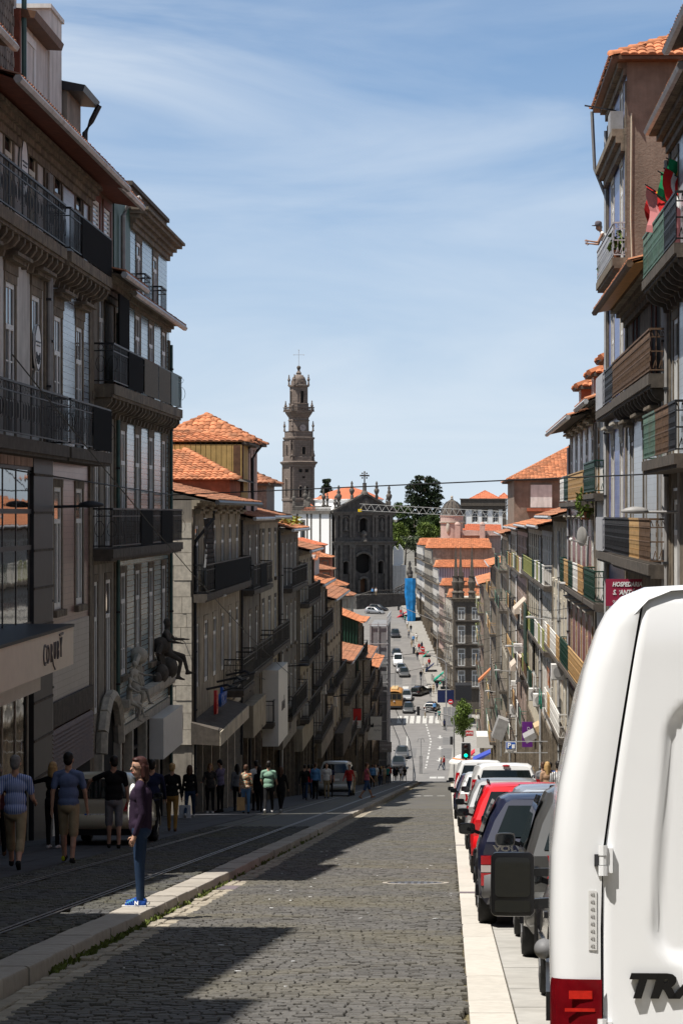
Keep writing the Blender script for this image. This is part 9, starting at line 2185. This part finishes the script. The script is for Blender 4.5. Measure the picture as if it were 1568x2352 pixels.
# traffic light by the parked row
d = 128.0; TL = empty('traffic_light',(Xat(1069, d), d, zr(d)), 'traffic light showing green above the parked vans', 'traffic light')
a, b = W(1057.5,1744, d), W(1081,1705, d); cx_ = (a.x+b.x)/2
q = MB(); q.box(a.x, b.x, d+0.02, d+0.05, a.z, b.z); q.build('backboard', M['letter_white'], TL)
q = MB(); q.box(a.x+0.045, b.x-0.045, d-0.10, d+0.019, a.z+0.045, b.z-0.045); q.build('housing', M['sign_black'], TL)
for k,(nm, cc_, es) in enumerate((('green_lamp',(0.0,0.75,0.35),2.0),('amber_lamp',(0.03,0.02,0.005),0),('red_lamp',(0.035,0.004,0.004),0))):
 zc_ = a.z + (b.z-a.z)*(0.24+0.26*k); q = MB(); q.ball((cx_, d-0.11, zc_),(0.095,0.03,0.095),14,8); q.build(nm, mk(nm, cc_,0.3, var=0, emit=cc_ if es else None, estr=es), TL, smooth=True)
 q = MB(); q.tube([(cx_+0.11*math.cos(t_), d-0.16, zc_+0.11*math.sin(t_)) for t_ in [math.pi*j/8 for j in range(9)]],0.015,4); q.build('visor', M['sign_black'], TL)
rod(TL,[(cx_, d+0.0, a.z+0.05),(cx_, d, zr(d))],0.05, 'metal_dark', 'pole')
# overhead signal masts on the square
for k,(px, yb, ytop, pxa, ya, d, lab) in enumerate(((1042,1745,1640,960,1628,270, 'curved grey mast arm with signal head at the square'),(1024,1640,1510,950,1490,345, 'second curved mast arm farther across the square'),(1004,1560,1420,915,1392,420, 'third curved mast arm up the street'))):
 x = Xat(px, d); e = empty('signal_mast',(x, d, zr(d)), lab, 'signal mast', 'signal masts around the square'); p0 = Vector((x, d, zr(d))); p1 = W(px, ytop+18, d); p2 = W(px-10, ytop+4, d); p3 = W(pxa, ya, d)
 rod(e,[p0, p1, p1.lerp(p2,0.5) + Vector((0.15,0,0.1)), p2, p3],[0.10,0.08,0.07,0.06,0.05], 'metal_grey', 'mast')
 q = MB(); q.box(p3.x-0.16, p3.x+0.16, d-0.15, d+0.15, p3.z-0.75, p3.z+0.25); q.build('signal_head', M['sign_black'], e)
 q = MB(); pz_ = W(px-6, ytop+60, d); q.box(pz_.x-0.15, pz_.x+0.15, d-0.15, d+0.15, pz_.z-0.5, pz_.z+0.4); q.build('side_signal', M['sign_black'], e)
for px, py, d, lab in ((923,1612,352, 'no entry sign on a thin post by the corner'),(1031,1595,352, 'no entry sign beside the hoarding')):
 py_ = 1612 if px == 923 else 1604; px_ = 1034 if px == 923 else 970; p = W(px_, py_ if px == 923 else 1490, d if px == 923 else 392); dd = p.y; e = empty('road_sign',(p.x, dd, zr(dd)), lab if px == 923 else 'no entry sign on the pavement up the street', 'road sign')
 q = MB(); q.lathe([(0.01,0),(0.38,0),(0.38,0.03),(0.01,0.03)],(0,0,0),18); q.v = [(p.x+x, dd-z, p.z+y) for x, y, z in q.v]; q.build('disc', M['sign_red'], e)
 q = MB(); q.box(p.x-0.26, p.x+0.26, dd-0.05, dd-0.035, p.z-0.06, p.z+0.06); q.build('bar', M['letter_white'], e); rod(e,[(p.x, dd+0.03, p.z+0.3),(p.x, dd+0.03, zr(dd))],0.04, 'metal_grey', 'post')
# pharmacy cross
p = W(971,1502,436); e = empty('pharmacy_cross', p, 'red cross sign hung over the climbing pavement', 'sign'); q = MB(); q.box(p.x-0.85, p.x+0.85,436,436.3, p.z-0.3, p.z+0.3); q.box(p.x-0.3, p.x+0.3,435.995,436.305, p.z-0.85, p.z+0.85); q.build('cross', M['sign_red'], e); rod(e,[(p.x,436.15, p.z),(FR2(436)+0.1,436.15, p.z)],0.05, 'metal_dark', 'arm')
# awnings and parasols
def awning(px0, px1, y0, y1, d, mat, label, dep=2.2):
 a, b = W(px0, y1, d), W(px1, y0, d); e = empty('awning', a, label, 'awning'); q = MB()
 q.prism([Vector((a.x, d, a.z)), Vector((b.x, d, b.z)), Vector((b.x, d, b.z-0.12)), Vector((a.x, d, a.z-0.3))],(0, dep,0)); q.build('cloth', M[mat], e)
 q = MB(); q.bar((a.x, d+0.02, a.z-0.1),(b.x, d+0.02, a.z-0.1),0.04); q.bar((a.x, d+dep-0.02, a.z-0.1),(b.x, d+dep-0.02, a.z-0.1),0.04); q.build('frame_arm', M['metal_grey'], e)
awning(996,1018,1545,1562,398, 'cloth_green', 'green awning nearest the hoarding on the far pavement',4); awning(1008,1024,1556,1570,392, 'cloth_green', 'smaller green awning beside it',3); awning(976,996,1524,1540,412, 'cloth_navy', 'navy awning on the far pavement',3); awning(967,984,1496,1512,432, 'cloth_green', 'green awning under the red cross',3); awning(910,936,1404,1418,498, 'cloth_red', 'red awning close to the church',4)
awning(1086,1126,1728,1746,214, 'cloth_blue', 'blue awning over the corner shop beyond the vans',3); awning(1072,1090,1726,1740,232, 'cloth_red', 'dark red awning behind the blue one',3); awning(1098,1126,1536,1562,228, 'cloth_orange', 'orange awning high on the right row',2)
d = 238.0; e = empty('parasol',(Xat(1062, d), d, zr(d)), 'large white parasol open beyond the parked vans', 'parasol'); c = W(1062,1731, d)
q = MB(); q.lathe([(0.02,0.0),(0.6,-0.22),(1.35,-0.75),(1.38,-0.95)], c,8); q.build('canopy', M['cloth_white'], e, fixn=False)
q = MB(); q.lathe([(0.9,-0.42),(1.05,-0.53),(1.06,-0.52),(0.92,-0.40)], c + Vector((0,0,0.012)),8); q.build('canopy_band', M['cloth_orange'], e)
rod(e,[c,(c.x, d, zr(d))],0.04, 'zinc', 'pole')
for k in range(4):
 d = 240 + k*4; x = 1.2 + (k % 2)*1.0; e = empty('cafe_table',(x, d, zr(d)+0.14),['round table under the white parasol', 'second table beyond the parasol', 'third table by the corner shop', 'farthest table on the corner'][k], 'table'); q = MB(); q.lathe([(0.35,0.72),(0.35,0.74)],(x, d, zr(d)+0.14),14); q.build('table_top', M['zinc'], e); rod(e,[(x, d, zr(d)+0.14),(x, d, zr(d)+0.86)],0.03, 'metal_dark', 'pedestal')
# info totem and poles on the square
e = empty('street_clock_post',(Xat(966,286),286, zr(286)), 'slender post with ring top in the middle of the square', 'post'); q = MB(); c = W(966,1705,286); q.tube([(c.x+0.42*math.cos(t_),286, c.z+0.55*math.sin(t_)) for t_ in [math.pi*k/12*1.0 for k in range(13)]],0.04,5); q.build('ring', M['metal_grey'], e); rod(e,[(c.x,286, c.z+0.4),(c.x,286, zr(286))],0.05, 'metal_grey', 'post'); q = MB(); q.box(c.x-0.2, c.x+0.2,285.9,286.1, zr(286), zr(286)+2.2); q.build('base_panel', M['metal_grey'], e)
for k,(px, py) in enumerate(((946,1590),(958,1575),(983,1565),(987,1568))):
 d = hit(px, py) or 390; e = empty('bollard',(Xat(px+8, d), d, zr(d)+0.1),['slim bollard by the far crossing, first', 'slim bollard by the far crossing, second', 'pavement bollard, left of two', 'pavement bollard, right of two'][k], 'bollard', 'bollards near the far crossing'); rod(e,[(Xat(px+8, d), d, zr(d)),(Xat(px+8, d), d, zr(d)+1.1)],0.07, 'metal_dark', 'shaft'); q = MB(); q.ball((Xat(px+8, d), d, zr(d)+1.14),0.09); q.build('cap', M['metal_dark'], e)
bpy.data.scenes.remove(TMP)
